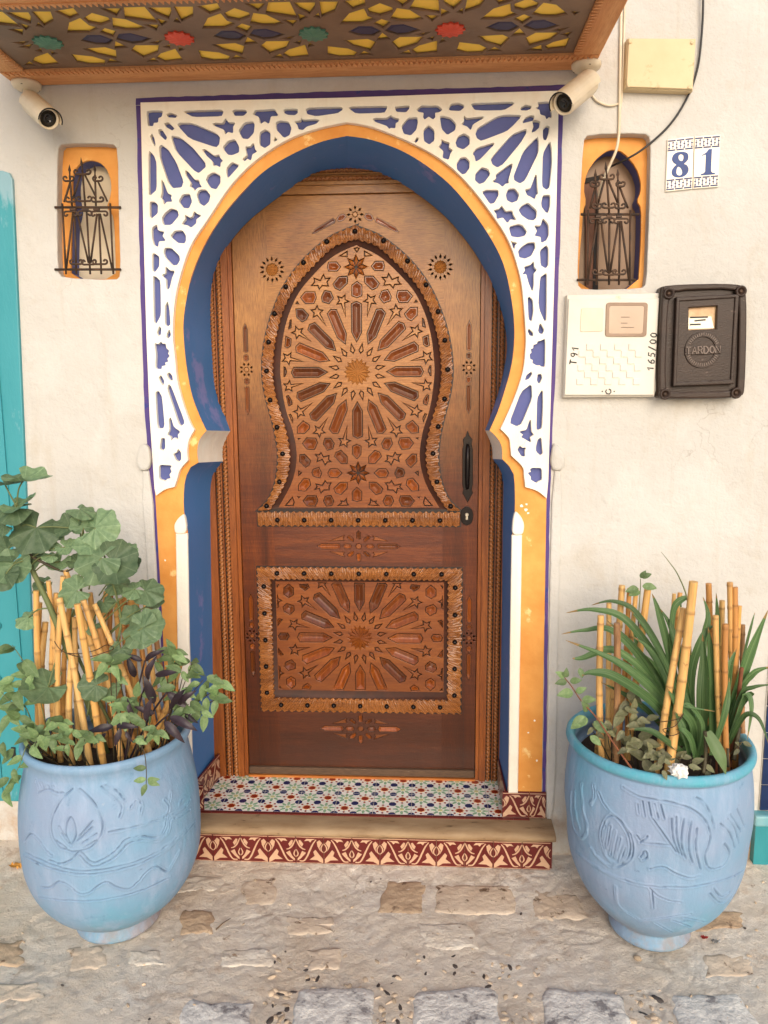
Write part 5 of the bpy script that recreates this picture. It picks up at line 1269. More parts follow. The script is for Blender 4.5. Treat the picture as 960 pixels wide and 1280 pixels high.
for i in range(22):
    x = TX0+.03+i*.0602
    obj('edge_tile', bt, None, step, False, (x, TY0-.0132, SZ+.004))
    if -.58 < x < .56: obj('edge_tile', bt, None, step, False, (x, TY0+4*pz, SZ+.0046))
# skirting tiles up the jambs
ts = arabesque(False, .1, .104); ts2 = arabesque(True, .1, .104)
for (x, me) in ((.6050, ts), (.7050-.002, ts2), (-.6300, ts), (-.7305, ts2)):
    o = obj('skirting_tile', me, None, step, False, (x, -.0062, SZ+.0015))
    if abs(x) > .69: o.scale.x = .62; o.location.x = (.6555+.031) if x > 0 else -(.6805+.031)
for s, xf, xb in ((-1, -.628, -.598), (1, .5755, .5745)):
    a, b = Vector((xf, -.004, 0)), Vector((xb, .245, 0)); d = (b-a); L = d.length; ang = math.atan2(d.y, d.x)
    for k in range(2):
        c = a+d*((k+.5)*.5)
        o = obj('skirting_tile', ts if k == 0 else ts2, None, step, False, (c.x+(-s)*.006, c.y, SZ+.0045)); o.scale.x = L/2/.1*.99
        o.rotation_euler.z = ang if s < 0 else ang+math.pi
# ================================================================ the ground
def axis_pts(dense0, dense1, st, far):
    a = list(np.arange(dense0, dense1+1e-6, st)); d = st; x = dense0; l = []
    while x > -far: d *= 1.45; x -= d; l.append(x)
    d = st; x = dense1; r_ = []
    while x < far: d *= 1.45; x += d; r_.append(x)
    return np.array(l[::-1]+a+r_)
gx = axis_pts(-1.5, 1.7, .009, 300); gy = axis_pts(-1.05, .02, .009, 300)
def ground_h(x, y):
    if abs(x) > 6 or y < -6 or y > 3: return -.012
    h = noise.fractal((x*1.9, y*1.9, .3), 1, 2.1, 4)*.0055
    h += noise.fractal((x*22, y*22, 4.3), .7, 2.1, 4)*.0030
    c = noise.voronoi((x*7.5+noise.noise((x*4, y*4, 1))*.6, y*7.5+noise.noise((x*4, y*4, 7))*.6, 2.0))[0]
    h -= .006*max(0, 1-(c[1]-c[0])/.05)*(.35+.65*max(0, noise.noise((x*1.7, y*1.7, 9))+.35))
    pit = noise.noise((x*11, y*11, 21)); h -= .010*max(0, pit-.42)*2
    h += .012*max(0, (y+.20)/.20) if y > -.2 else 0            # dirt swept up against the house
    return h-.004
PAV = [((372,1236),(466,1233),(472,1300),(362,1300)), ((520,1236),(620,1233),(628,1300),(514,1300)), ((680,1236),(778,1242),(796,1300),(678,1300)), ((840,1243),(925,1240),(960,1300),(850,1300)),
       ((545,1104),(640,1106),(648,1142),(540,1140)), ((522,1152),(588,1150),(604,1186),(528,1184)), ((232,1248),(318,1252),(312,1310),(214,1306)), ((482,1098),(532,1100),(528,1142),(470,1140)), ((668,1110),(722,1116),(738,1148),(664,1146))]
_rp = random.Random(77)
_spots = [(x_, y_) for y_ in (1108, 1150, 1196) for x_ in range(250, 700, 74)]+[(x_, y_) for y_ in (1196, 1236) for x_ in (20, 105, 190, 275)]+[(892, 1150), (925, 1200), (880, 1222)]
for x_, y_ in _spots:                              # worn stones showing through the cement skin
    if _rp.random() < .30: continue
    a_, b_ = x_+_rp.uniform(-14, 14), y_+_rp.uniform(-8, 8); w2, h2 = _rp.uniform(20, 40), _rp.uniform(10, 18)
    if any(min(q[0] for q in s_) - 8 < a_+w2 and max(q[0] for q in s_)+8 > a_-w2 and min(q[1] for q in s_)-5 < b_+h2 and max(q[1] for q in s_)+5 > b_-h2 for s_ in PAV): continue
    PAV.append(((a_-w2, b_-h2*_rp.uniform(.7, 1.1)), (a_+w2*_rp.uniform(.8, 1), b_-h2), (a_+w2, b_+h2*_rp.uniform(.7, 1)), (a_-w2*_rp.uniform(.8, 1.05), b_+h2)))
V = []; X_, Y_ = np.meshgrid(gx, gy)
V = [(float(x), float(y), ground_h(float(x), float(y))) for x, y in zip(X_.ravel(), Y_.ravel())]
nx, ny = len(gx), len(gy); idx = np.arange(nx*ny).reshape(ny, nx)
F = np.stack([idx[:-1, :-1].ravel(), idx[:-1, 1:].ravel(), idx[1:, 1:].ravel(), idx[1:, :-1].ravel()], 1).tolist()
def ground_mat():
    t = NT('sandy_worn_paving'); v = t.vec()
    col = t.ramp(t.noise(v, 2.2, 7, .62), [(.28, S(214, 190, 164)), (.46, S(238, 222, 202)), (.62, S(246, 236, 222)), (.8, S(236, 228, 218))])
    col = t.mix(t.ramp(t.noise(v, 9, 9, .7), [(.54, 0.0), (.68, .6)]), col, S(206, 176, 146))
    col = t.mix(t.ramp(t.noise(v, 5.3, 8, .7, .6), [(.58, 0.0), (.70, .8)]), col, S(232, 222, 206))
    col = t.mix(t.ramp(t.noise(v, 46, 8, .7), [(.60, 0.0), (.72, .5)]), col, S(130, 106, 84))
    col = t.mix(t.ramp(t.noise(v, 90, 4, .6), [(.62, 0.0), (.68, .8)]), col, S(240, 230, 212))
    col = t.mix(t.ramp(t.noise(v, 19, 9, .75, .8), [(.62, 0.0), (.67, .7)]), col, S(160, 130, 104))
    col = t.mix(t.ramp(t.noise(v, 3.4, 8, .7, 1.2), [(.60, 0.0), (.68, .55)]), col, S(206, 196, 186))
    jv = t.n('TexVoronoi', feature='DISTANCE_TO_EDGE'); jv.inputs['Scale'].default_value = 6.5; ja = t.n('VectorMath', operation='ADD'); jn = t.n('TexNoise'); jn.inputs['Scale'].default_value = 7.0; jn.inputs['Detail'].default_value = 7; t.link(v, jn.inputs['Vector']); jm = t.n('VectorMath', operation='SCALE'); jm.inputs['Scale'].default_value = .42; t.link(jn.outputs[1], jm.inputs[0]); t.link(v, ja.inputs[0]); t.link(jm.outputs[0], ja.inputs[1]); t.link(ja.outputs[0], jv.inputs['Vector'])
    jk = t.math('MULTIPLY', t.ramp(jv.outputs['Distance'], [(.0, 1.0), (.09, 0.0)]), t.ramp(t.noise(v, 2.6, 5), [(.46, 0.0), (.62, .42)])); col = t.mix(jk, col, S(150, 122, 96))
    n = t.bump(jk, -.5, .012); n = t.bump(t.noise(v, 30, 9, .75), .9, .014, n); n = t.bump(t.noise(v, 130, 6, .75), .9, .006, n)
    return t.done(col, .92, n, Specular_IOR_Level=.2)
MAT['ground'] = ground_mat()
gnd = mesh_obj('ground', V, F, MAT['ground'], None, True); tag(gnd, None, kind='structure')
MAT['flag'] = simple('grey_flagstone', S(236, 230, 220), S(190, 184, 178), 16, .85, 1.0, 40, (1, 1, 1), spot=S(140, 134, 132), spotscale=16, spotat=.57, dist=.012)
MAT['flag2'] = simple('tan_flagstone', S(222, 204, 182), S(198, 176, 152), 8, .85, .7, 46, (1, 1, 1), spot=S(110, 86, 64), spotscale=18, spotat=.58, dist=.008)
MAT['flag3'] = simple('pale_worn_stone', S(232, 222, 206), S(206, 190, 170), 12, .9, .8, 46, spot=S(150, 124, 100), spotscale=20, spotat=.6, dist=.01); MAT['flag4'] = simple('brown_worn_stone', S(206, 180, 150), S(172, 144, 116), 12, .9, .8, 46, spot=S(120, 94, 72), spotscale=20, spotat=.6, dist=.01)
rs = random.Random(5)
for k, q in enumerate(PAV):
    c = [G(a, b, .0) for a, b in q]; pts = []
    for i in range(4):
        a, b = c[i], c[(i+1) % 4]
        for j in range(5): p = a.lerp(b, j/5); pts.append((p.x+rs.uniform(-.010, .010), p.y+rs.uniform(-.009, .009)))
    pts = ccw(smoothloop(pts, 1)); n = len(pts); cx = sum(a for a, b in pts)/n; cy = sum(b for a, b in pts)/n
    V, F = [], []; gz = ground_h(cx, cy)
    rings = [(1.0, -.03), (1.0, -.003), (.93, .002), (.75, .0035), (.45, .004), (.2, .004)]
    for s, z in rings:
        for a, b in pts:
            x, y = cx+(a-cx)*s, cy+(b-cy)*s; V.append((x, y, (ground_h(cx, cy)*.5+ground_h(x, y)*.5 if z > -.02 else gz)+z+((.0025 if k < 4 else -.001)+noise.noise((x*26, y*26, 3))*.0035+noise.noise((x*70, y*70, 3))*.002 if z > -.02 else 0)))
    for r_ in range(len(rings)-1):
        for i in range(n): F.append((r_*n+i, r_*n+(i+1) % n, (r_+1)*n+(i+1) % n, (r_+1)*n+i))
    F.append(tuple(range((len(rings)-1)*n, len(rings)*n)))
    mesh_obj('paving_stone', V, F, MAT['flag'] if k < 4 or k == 6 else (MAT['flag2'], MAT['flag3'], MAT['flag2'], MAT['flag4'])[k % 4], gnd, True)
# rounded pebbles bedded on edge
MAT['peb'] = simple('mixed_pebble', S(214, 192, 164), S(180, 156, 130), 14, .8, .3, 80, rnd=.7); MAT['pebd'] = simple('dark_pebble', S(56, 50, 48), S(84, 74, 68), 14, .5, .3, 80, rnd=.6)
pm = []
for k in range(6):
    bm = bmesh.new(); bmesh.ops.create_icosphere(bm, subdivisions=2, radius=1)
    for v in bm.verts: v.co *= 1+.22*noise.noise(v.co*1.4+Vector((k*7, 0, 0)))
    me = bpy.data.meshes.new('pebble'); bm.to_mesh(me); bm.free(); me.polygons.foreach_set('use_smooth', [True]*len(me.polygons)); me.materials.append(MAT['pebd'] if k >= 4 else MAT['peb']); pm.append(me)
def pebble(px, py, r_, dark=False, sink=.45):
    c = G(px, py, 0); o = obj('pebble', pm[4+rs.randrange(2)] if dark else pm[rs.randrange(4)], None, gnd, False, (c.x, c.y, ground_h(c.x, c.y)+r_*(.5-sink)))
    o.scale = (r_*rs.uniform(.9, 1.4), r_*rs.uniform(.5, .8), r_*rs.uniform(.5, .7)); o.rotation_euler = (rs.uniform(-.3, .3), rs.uniform(-.3, .3), rs.uniform(0, 3))
for a, b in ((350,1240),(366,1238),(341,1256),(359,1258),(338,1273),(358,1275),(382,1210),(493,1218),(489,1227),(530,1194),(565,1194),(568,1206),(532,1215),(568,1216),(605,1222),(610,1232),(484,1240),(500,1257),(497,1275),(512,1270),(480,1275),(473,1231),(396,1222),(384,1223)): pebble(a, b, rs.uniform(.010, .015), True, .92)
for i in range(110):
    a, b = rs.choice([(rs.uniform(335, 640), rs.uniform(1190, 1234)), (rs.uniform(472, 516), rs.uniform(1234, 1280)), (rs.uniform(624, 678), rs.uniform(1190, 1280)), (rs.uniform(330, 366), rs.uniform(1234, 1280)), (rs.uniform(782, 842), rs.uniform(1230, 1280))])
    pebble(a, b, rs.uniform(.009, .017), rs.random() < .06, .92)
for i in range(70): pebble(rs.uniform(0, 960), rs.uniform(1090, 1280), rs.uniform(.003, .007), rs.random() < .15, .2)
pebble(797, 1196, .014, False, .1); pebble(790, 1175, .008)
# litter: dry leaf, foil scrap, twig
def scrap(name, label, cat, px, py, size, mat, zz=.004, seed=0):
    c = G(px, py, 0); V, F = [], []; n = 7; rs_ = random.Random(seed)
    base = Vector((c.x, c.y, ground_h(c.x, c.y)+zz))
    for j in range(n):
        for i in range(n):
            u, v = i/(n-1)-.5, j/(n-1)-.5; rr_ = 1-.5*abs(u*v)*4
            V.append(base+Vector((u*size*rr_, v*size*.6*rr_, noise.noise((u*5+seed, v*5, seed))*size*.35+size*.12)))
    for j in range(n-1):
        for i in range(n-1): q = j*n+i; F.append((q, q+1, q+n+1, q+n))
    return tag(mesh_obj(name, V, F, mat, None, True), label, cat)
scrap('dry_leaf', 'curled yellow dry leaf on the ground beside the left pot', 'leaf', 19, 1084, .05, simple('dry_yellow_leaf', S(214, 158, 74), S(196, 130, 50), 20, .7, .2), .004, 1)
scrap('foil_scrap', 'crumpled silvery foil scrap on the ground right of the right pot', 'litter', 894, 1177, .032, simple('dull_foil', S(200, 196, 190), S(120, 112, 104), 90, .35, .5, 120, metal=.6), .002, 2)
scrap('red_scrap', 'small red plastic scrap under the right pot', 'litter', 880, 1172, .026, simple('red_plastic', S(176, 36, 28), S(150, 28, 24), 30, .35, .1), .003, 3)
c0, c1 = G(270, 1162, .006), G(288, 1148, .01); tag(MB().tube([c0, c0.lerp(c1, .5)+Vector((0, 0, .004)), c1], [.0025, .002, .001], 6).build('twig', simple('grey_twig', S(110, 84, 60), S(86, 64, 46), 40, .8, .3), None, True), 'short dry twig on the ground between the pot and the step', 'twig')
# ================================================================ two big clay pots
def pot_mat(name, a, b, c, rim):
    t = NT(name); v = t.vec()
    col = t.ramp(t.noise(v, 2.6, 5, .6), [(.36, a), (.54, b), (.70, c)])
    col = t.mix(t.ramp(t.noise(v, 8, 9, .72, .4), [(.60, 0.0), (.70, .6)]), col, S(74, 118, 150))       # older, deeper coat showing through
    col = t.mix(t.ramp(t.noise(t.vec((1, 1, 2)), 15, 9, .75), [(.655, 0.0), (.69, .8)]), col, S(72, 96, 122))
    col = t.mix(t.ramp(t.noise(v, 34, 8, .7), [(.66, 0.0), (.72, .4)]), col, S(176, 178, 184))
    z = t.sep(t.tc.outputs['Object'])[2]
    col = t.mix(t.math('MULTIPLY', t.ramp(z, [(.0, 1.0), (.16, 0.0)]), t.ramp(t.noise(v, 12, 8, .7), [(.42, 0.1), (.62, .8)])), col, S(158, 132, 116))
    col = t.mix(t.math('MULTIPLY', t.ramp(z, [(rim, 0.0), (rim+.012, 1.0)]), t.ramp(t.noise(v, 14, 6, .6), [(.35, .95), (.7, .4)])), col, S(78, 164, 182))
    col = t.mix(t.ramp(t.noise(t.vec((1, 1, .22)), 26, 7, .65), [(.50, 0.0), (.72, .45)]), col, S(164, 178, 204))     # brush strokes
    gr = t.n('Attribute', attribute_name='groove'); col = t.mix(t.math('MULTIPLY', gr.outputs['Fac'], t.ramp(t.noise(v, 11, 5), [(.3, .5), (.7, .95)])), col, S(74, 96, 122))    # shade of the incised lines painted in as a darker colour
    n = t.bump(t.noise(t.vec((1, 1, .3)), 40, 6, .65), .5, .006); n = t.bump(t.noise(v, 90, 6, .65), .45, .003, n)
    return t.done(col, .62, n, Specular_IOR_Level=.35)
PROF_R = [(.001,.000),(.110,.000),(.124,.004),(.128,.015),(.122,.032),(.119,.048),(.136,.064),(.176,.100),(.220,.155),(.250,.220),(.268,.290),(.274,.365),(.281,.440),(.280,.510),(.274,.575),(.268,.612),(.268,.624),(.276,.632),(.281,.643),(.279,.655),(.272,.662),(.262,.660),(.255,.648),(.252,.62),(.245,.56),(.001,.555)]
PROF_L = [(.001,.000),(.116,.000),(.130,.004),(.134,.014),(.128,.030),(.124,.044),(.150,.060),(.202,.105),(.243,.165),(.266,.230),(.275,.300),(.277,.365),(.275,.430),(.268,.495),(.258,.550),(.249,.590),(.246,.612),(.250,.630),(.257,.645),(.258,.658),(.250,.666),(.240,.662),(.235,.65),(.232,.62),(.225,.57),(.001,.565)]
def fine_profile(prof, st=.0030):
    q = catmull(prof[1:-1], 8); q = [prof[0]]+q+[prof[-1]]; return q
def build_pot(name, label, C, prof, traces, zm_, mat):
    base = (C[0], C[1], 0.0)
    body = catmull(prof[1:], 8)
    L = sum(math.dist(a, b) for a, b in zip(body[:-1], body[1:])); NZ = int(L/.0028); body = resample(body, NZ); NT_ = 800
    r = np.array([p[0] for p in body]); z = np.array([p[1] for p in body])
    zo = np.array([p[1] for p in body[:int(NZ*.70)]]); ro = np.array([p[0] for p in body[:int(NZ*.70)]])
    def surf(px, py):
        d = np.array(ray(px, py)); o = np.array(CAM)
        for t in np.arange(1.6, 3.4, .004):
            p = o+d*t
            if 0 <= p[2] <= .6 and math.hypot(p[0]-C[0], p[1]-C[1]) <= np.interp(p[2], zo, ro): return p-np.array(base)
        return None
    segs = []
    for tr in traces:
        pts = [surf(a, b) for a, b in catmull(zm_(tr), 4)]
        for a, b in zip(pts[:-1], pts[1:]):
            if a is not None and b is not None and np.linalg.norm(a-b) < .08: segs.append((a, b))
    th = np.linspace(0, 2*np.pi, NT_, endpoint=False)
    TH, RR = np.meshgrid(th, r); _, ZZ = np.meshgrid(th, z)
    wob = 1+.006*np.sin(2*TH+1)+.004*np.sin(3*TH+ZZ*9)
    X = RR*wob*np.cos(TH); Y = RR*wob*np.sin(TH)
    P3 = np.stack([X, Y, ZZ], -1).reshape(-1, 3)
    dmin = np.full(len(P3), 1.0); front_ = (P3[:, 1] < .06) & (P3[:, 2] > .05)
    idx_ = np.nonzero(front_)[0]; Q = P3[idx_]
    dm = np.full(len(Q), 1.0)
    for a, b in segs:
        ab = b-a; box = (np.abs(Q-(a+b)/2).max(1) < np.abs(ab).max()/2+.015)
        if not box.any(): continue
        q = Q[box]; t = np.clip(((q-a)@ab)/max(ab@ab, 1e-9), 0, 1); d = np.linalg.norm(q-(a+t[:, None]*ab), axis=1)
        dm[box] = np.minimum(dm[box], d)
    dmin[idx_] = dm
    disp = -.0052*np.exp(-(dmin/.0019)**2)+.0024*np.exp(-((dmin-.0046)/.0020)**2)
    rad = np.maximum(np.hypot(P3[:, 0], P3[:, 1]), 1e-6)
    lump = np.array([noise.noise((p[0]*9, p[1]*9, p[2]*9))*.0016 for p in P3[::1]]) if len(P3) < 400000 else 0
    k = (disp+lump*(P3[:, 2] > .02))/rad; P3[:, 0] *= 1+k; P3[:, 1] *= 1+k
    N = NT_; i = np.arange(NZ-1)[:, None]; j = np.arange(N)[None, :]; j2 = (j+1) % N
    F = np.stack([i*N+j, i*N+j2, (i+1)*N+j2, (i+1)*N+j], -1).reshape(-1, 4)
    root = thing(name, label, 'pot', base, 'blue clay pots by the door')
    me = bpy.data.meshes.new('pot_body'); me.from_pydata(P3.tolist(), [], F.tolist()); ga = me.attributes.new('groove', 'FLOAT', 'POINT'); ga.data.foreach_set('value', np.exp(-(dmin/.0019)**2).astype(np.float32)); me.polygons.foreach_set('use_smooth', [True]*len(me.polygons))
    o = obj('pot_body', me, mat, root, False, base)
    # soil
    zs = prof[-1][1]; rs_ = prof[-2][0]+.004; V, Fq = [], []; nr, na = 14, 48
    for a in range(nr):
        for b in range(na):
            rr_ = rs_*(a+.02)/(nr-1); x, y = rr_*math.cos(2*math.pi*b/na), rr_*math.sin(2*math.pi*b/na)
            V.append((x, y, zs+.012+noise.fractal((x*14+C[0], y*14, 1), 1, 2, 4)*.012))
    for a in range(nr-1):
        for b in range(na): Fq.append((a*na+b, (a+1)*na+b, (a+1)*na+(b+1) % na, a*na+(b+1) % na))
    mesh_obj('soil', V, Fq, MAT['soil'], root, True, base)
    return root
MAT['soil'] = simple('dark_potting_soil', S(58, 42, 32), S(38, 28, 22), 30, .95, .8, 90, spot=S(120, 92, 66), spotscale=60, spotat=.64)
TR_L = [[(100,560),(180,600),(280,632),(380,638),(480,622),(580,592),(680,540),(760,470),(805,420)],[(110,548),(190,588),(280,618),(380,624),(480,608),(580,578),(680,526),(760,456)],[(165,730),(260,745),(380,748),(500,730),(600,700),(700,650)],
 [(205,580),(250,595),(300,575),(330,545),(380,590),(430,575),(480,540),(520,495),(580,478),(640,485),(680,450),(690,395),(715,385),(760,365),(785,330)],[(330,562),(380,606),(440,590),(490,555),(530,512),(590,494),(650,500),(694,462),(706,410),(740,400),(785,370)],
 [(175,690),(210,690),(245,668),(290,690),(330,720),(370,715),(400,690),(440,672),(480,690),(530,700),(570,670),(610,625),(650,605),(690,625),(720,580),(740,540)],
 [(300,545),(240,520),(212,455),(222,390),(255,330),(300,285)],[(300,545),(370,530),(415,480),(425,420),(395,350),(350,300),(330,285)],[(295,520),(272,470),(280,420),(295,402),(310,430),(315,475),(295,520)],
 [(290,515),(255,470)],[(285,500),(245,440)],[(320,500),(385,440)],[(330,480),(385,415)],[(340,510),(400,470)],[(350,525),(405,495)],[(275,530),(235,500)],[(160,300),(200,285),(235,300),(265,300)],
 [(150,250),(160,285)],[(170,245),(182,280)],[(190,245),(203,278)],[(210,243),(225,275)],[(235,245),(245,270)],[(350,255),(420,265),(480,290),(515,330)],[(420,275),(500,345),(495,400)],[(640,415),(680,400),(700,360),(680,330)],[(450,465),(560,440),(640,415)],
 [(105,500),(130,470),(165,500),(190,540),(215,560)],[(540,360),(560,335),(585,345),(580,385)],[(700,340),(705,300)],[(740,345),(760,320)]]
TR_R = [[(170,580),(240,630),(330,680),(430,712),(540,725),(650,722),(760,700),(840,665),(890,625)],[(280,560),(270,500),(300,430),(345,450),(385,520),(385,590),(345,630),(300,605),(280,560)],[(290,470),(280,530)],[(310,470),(295,560)],[(330,490),(310,590)],[(350,520),(330,600)],[(370,560),(350,615)],
 [(150,330),(150,420),(165,490),(195,520),(215,480),(200,400),(190,300)],[(165,330),(170,420),(185,480)],[(230,560),(260,600),(320,640),(390,610),(400,540),(370,470),(290,390),(260,330)],[(230,380),(245,350),(240,300)],[(360,310),(430,350),(540,370),(640,400),(700,450),(720,520),(700,590),(710,640),(740,650),(780,630),(800,580),(780,545)],
 [(480,440),(530,510),(580,580)],[(560,440),(565,520),(590,585)],[(580,435),(582,520),(605,595)],[(610,440),(600,540),(620,610)],[(640,450),(630,560),(650,630)],[(665,480),(660,560),(680,650)],[(420,380),(425,420)],[(440,370),(450,430)],[(465,375),(475,430)],[(490,380),(505,440)],[(515,385),(530,440)],
 [(790,440),(820,480),(835,540)],[(760,460),(800,500),(820,560)],[(800,420),(845,490)],[(830,400),(860,470)],[(640,345),(690,370),(720,420),(735,480)],[(430,600),(450,575),(460,600),(440,612)],[(470,650),(520,640),(580,670),(640,690),(680,680)],[(415,510),(450,540),(560,550)],[(430,540),(460,515)],
 [(430,860),(540,850),(640,835)],[(720,750),(760,790),(800,770),(830,720)],[(735,730),(765,765),(800,745)],[(470,730),(520,770),(600,790)],[(490,870),(560,910)],[(560,860),(640,890)],[(610,850),(700,870)],[(330,720),(345,800),(430,860)],[(480,745),(485,810)]]
CL_, CR_ = (-.757, -.415), (1.000, -.375)
potL = build_pot('clay_pot', 'pale blue clay pot with carved lotus, left of the doorstep', CL_, PROF_L, TR_L, ZM(0,900,3.3103), pot_mat('pale_blue_pot_paint', S(138, 157, 184), S(122, 158, 187), S(102, 162, 188), .70))
potR = build_pot('clay_pot', 'blue clay pot with turquoise rim and carved leaves, right of the doorstep', CR_, PROF_R, TR_R, ZM(670,890,3.3103), pot_mat('lilac_blue_pot_paint', S(138, 156, 183), S(124, 158, 187), S(106, 163, 188), .625))
# ================================================================ canes
def cane_mat():
    t = NT('yellow_bamboo'); oi = t.n('ObjectInfo')
    v = t.vec((30, 30, 1.5))
    a = t.ramp(oi.outputs['Random'], [(0, S(214, 160, 84)), (.55, S(224, 182, 116)), (.8, S(200, 140, 72)), (.92, S(160, 110, 66)), (1, S(150, 128, 98))])
    col = t.mix(t.ramp(t.noise(v, 4, 6, .6), [(.45, 0.0), (.75, .55)]), a, S(176, 116, 58))
    col = t.mix(t.ramp(t.noise(t.vec(), 30, 6, .7), [(.62, 0.0), (.70, .6)]), col, S(126, 84, 50))
    at = t.n('Attribute', attribute_name='node'); ring = t.math('MULTIPLY', at.outputs['Fac'], .7)
    col = t.mix(ring, col, S(122, 82, 48))
    col = t.mix(t.ramp(t.noise(t.vec((60, 60, 2)), 2.0, 6, .7), [(.5, 0.0), (.8, .5)]), col, S(150, 128, 98))
    return t.done(col, .45, t.bump(t.noise(v, 8, 5), .3, .003), Specular_IOR_Level=.4)
MAT['cane'] = cane_mat(); MAT['brownstick'] = simple('brown_stick', S(140, 82, 50), S(104, 58, 36), 30, .7, .4, 80, (6, 6, 1)); MAT['darkstick'] = simple('dark_green_stick', S(74, 66, 40), S(50, 44, 28), 30, .6, .3, 80)
def cane(p0, p1, r, label, group, mat=None):
    p0, p1 = Vector(p0), Vector(p1); d = p1-p0; L = d.length; dn = d/L; n = max(int(L/.02), 4)
    bend = dn.orthogonal().normalized()*random.uniform(-.018, .018); r *= random.uniform(.85, 1.15); pts, rad, nodes = [], [], []; sp_ = random.uniform(.07, .13); off = random.random()
    for i in range(n*4+1):
        t = i/(n*4); k = (t*L/sp_+off) % 1.0; nodes.append(math.exp(-((k-.5)*sp_/.0035)**2))
        rr_ = r*(1.0-.10*t)*(1+.14*math.exp(-((k-.5)*sp_/.004)**2))
        pts.append(p0+d*t+bend*math.sin(math.pi*t)-p0); rad.append(rr_)
    m = MB().tube(pts, rad, 10, cap=False); top = pts[-1]; nb = len(m.V)-10
    m.F.append(tuple(range(nb, nb+10))); m.MI.append(0); m.F.append(tuple(range(10))[::-1]); m.MI.append(0)
    o = m.build('bamboo_cane', mat or MAT['cane'], None, True, p0)
    for f in o.data.polygons[-2:]: f.use_smooth = False
    at = o.data.attributes.new('node', 'FLOAT', 'POINT'); at.data.foreach_set('value', [nodes[i//10] for i in range(len(o.data.vertices))])
    return tag(o, label, 'cane', group)
ZL = ZM(0,560,3.3103); ZR5 = ZM(670,690,3.3103)
def c3(z, a, b, Y): q = z([(a, b)])[0]; return P(q[0], q[1], Y)
LC = [(185,1130,150,590,-.42),(212,1140,200,550,-.44),(255,1130,262,530,-.46),(352,1205,245,620,-.52),(300,1175,297,860,-.48),(318,1000,308,700,-.42),(415,1240,320,645,-.55),(465,1165,345,630,-.52),(432,960,270,505,-.42),(525,1020,390,645,-.48),(497,1030,412,745,-.44),
      (440,1000,440,592,-.34),(462,1000,458,600,-.33),(535,880,515,525,-.30),(540,900,500,622,-.30),(552,880,541,622,-.32),(692,1060,622,625,-.36),(668,1080,602,640,-.38),(640,1100,566,655,-.40),(705,985,752,868,-.40),(190,1100,188,720,-.38),(575,1000,520,640,-.29),(235,1120,232,600,-.40),(280,1140,300,560,-.40),(390,1100,372,600,-.36),(160,1120,165,640,-.38),(610,1040,560,600,-.34),(480,1050,478,640,-.34)]
for i, (a, b, c, d, Y) in enumerate(LC):
    p0, p1 = c3(ZL, a, b, Y), c3(ZL, c, d, Y+random.uniform(-.01, .03)); dn = (p1-p0); p0 = p0-dn*(max(p0.z-.555, 0)/dn.z)
    lab = 'thick bamboo cane tied in the left pot among the geranium leaves' if i in (3, 6, 7) else 'thin yellow bamboo cane standing in the left pot'
    cane(p0, p1, .0112 if i in (3, 6, 7, 8) else .0098, lab, 'bamboo canes in the left pot')
RC = [(275,835,268,262,-.46,.0105,0),(247,815,262,540,-.44,.0085,0),(325,862,335,295,-.50,.0105,1),(330,400,356,138,-.30,.0095,0),(368,400,386,150,-.30,.0088,0),(402,400,416,150,-.29,.0085,0),(432,400,464,140,-.32,.0105,0),(520,800,612,232,-.56,.0115,0),(540,925,652,122,-.60,.0118,0),(582,420,596,168,-.26,.008,0),(553,420,572,172,-.27,.0075,0),(712,420,714,130,-.28,.0105,0),
      (772,830,743,262,-.46,.0105,0),(792,885,784,297,-.48,.0088,0),(812,680,802,125,-.38,.0105,0),(824,680,823,145,-.39,.0085,0),(832,640,843,222,-.37,.0075,0),(858,640,856,300,-.34,.008,0),(768,520,770,200,-.30,.009,0),(300,500,302,210,-.32,.009,0),(640,400,632,190,-.27,.008,0),(812,780,851,478,-.44,.0062,2),(692,915,699,742,-.62,.0062,3),(752,700,757,578,-.45,.0045,2),(818,860,842,725,-.46,.0065,3),(795,890,794,812,-.52,.004,3)]
for i, (a, b, c, d, Y, r_, k) in enumerate(RC):
    p0, p1 = c3(ZR5, a, b, Y), c3(ZR5, c, d, Y+random.uniform(0, .02)); dn = (p1-p0)
    if k != 3: p0 = p0-dn*(max(p0.z-.545, 0)/dn.z)
    if k == 0: cane(p0, p1, r_, 'thick yellow cane leaning to the right at the front of the right pot' if i in (7, 8) else 'yellow bamboo cane standing in the right pot', 'bamboo canes in the right pot')
    elif k == 1: cane(p0, p1, r_, 'weathered brown cane upright at the left of the right pot', None, simple('weathered_cane', S(168, 124, 80), S(124, 88, 58), 16, .6, .3, 60, (6, 6, 1)))
    elif k == 2: o = cane(p0, p1, r_, 'reddish brown stick among the canes of the right pot', 'brown sticks in the right pot', MAT['brownstick']); o.name = 'stick'
    else: o = cane(p0, p1, r_, 'short dark cut stem poking from the soil of the right pot', 'cut stems in the right pot', MAT['darkstick']); o.name = 'cut_stem'
ORD = 'first second third fourth fifth sixth seventh eighth ninth tenth eleventh twelfth thirteenth fourteenth fifteenth sixteenth seventeenth eighteenth nineteenth twentieth twenty-first twenty-second twenty-third twenty-fourth twenty-fifth twenty-sixth twenty-seventh twenty-eighth twenty-ninth thirtieth'.split()
def by_tip(objs, text):
    def u(o):
        p = Vector(o.location)+o.data.vertices[-1].co-Vector(CAM); return p.dot(_r2)/p.dot(_f)
    for k, o in enumerate(sorted(objs, key=u)): o['label'] = text % ORD[k]
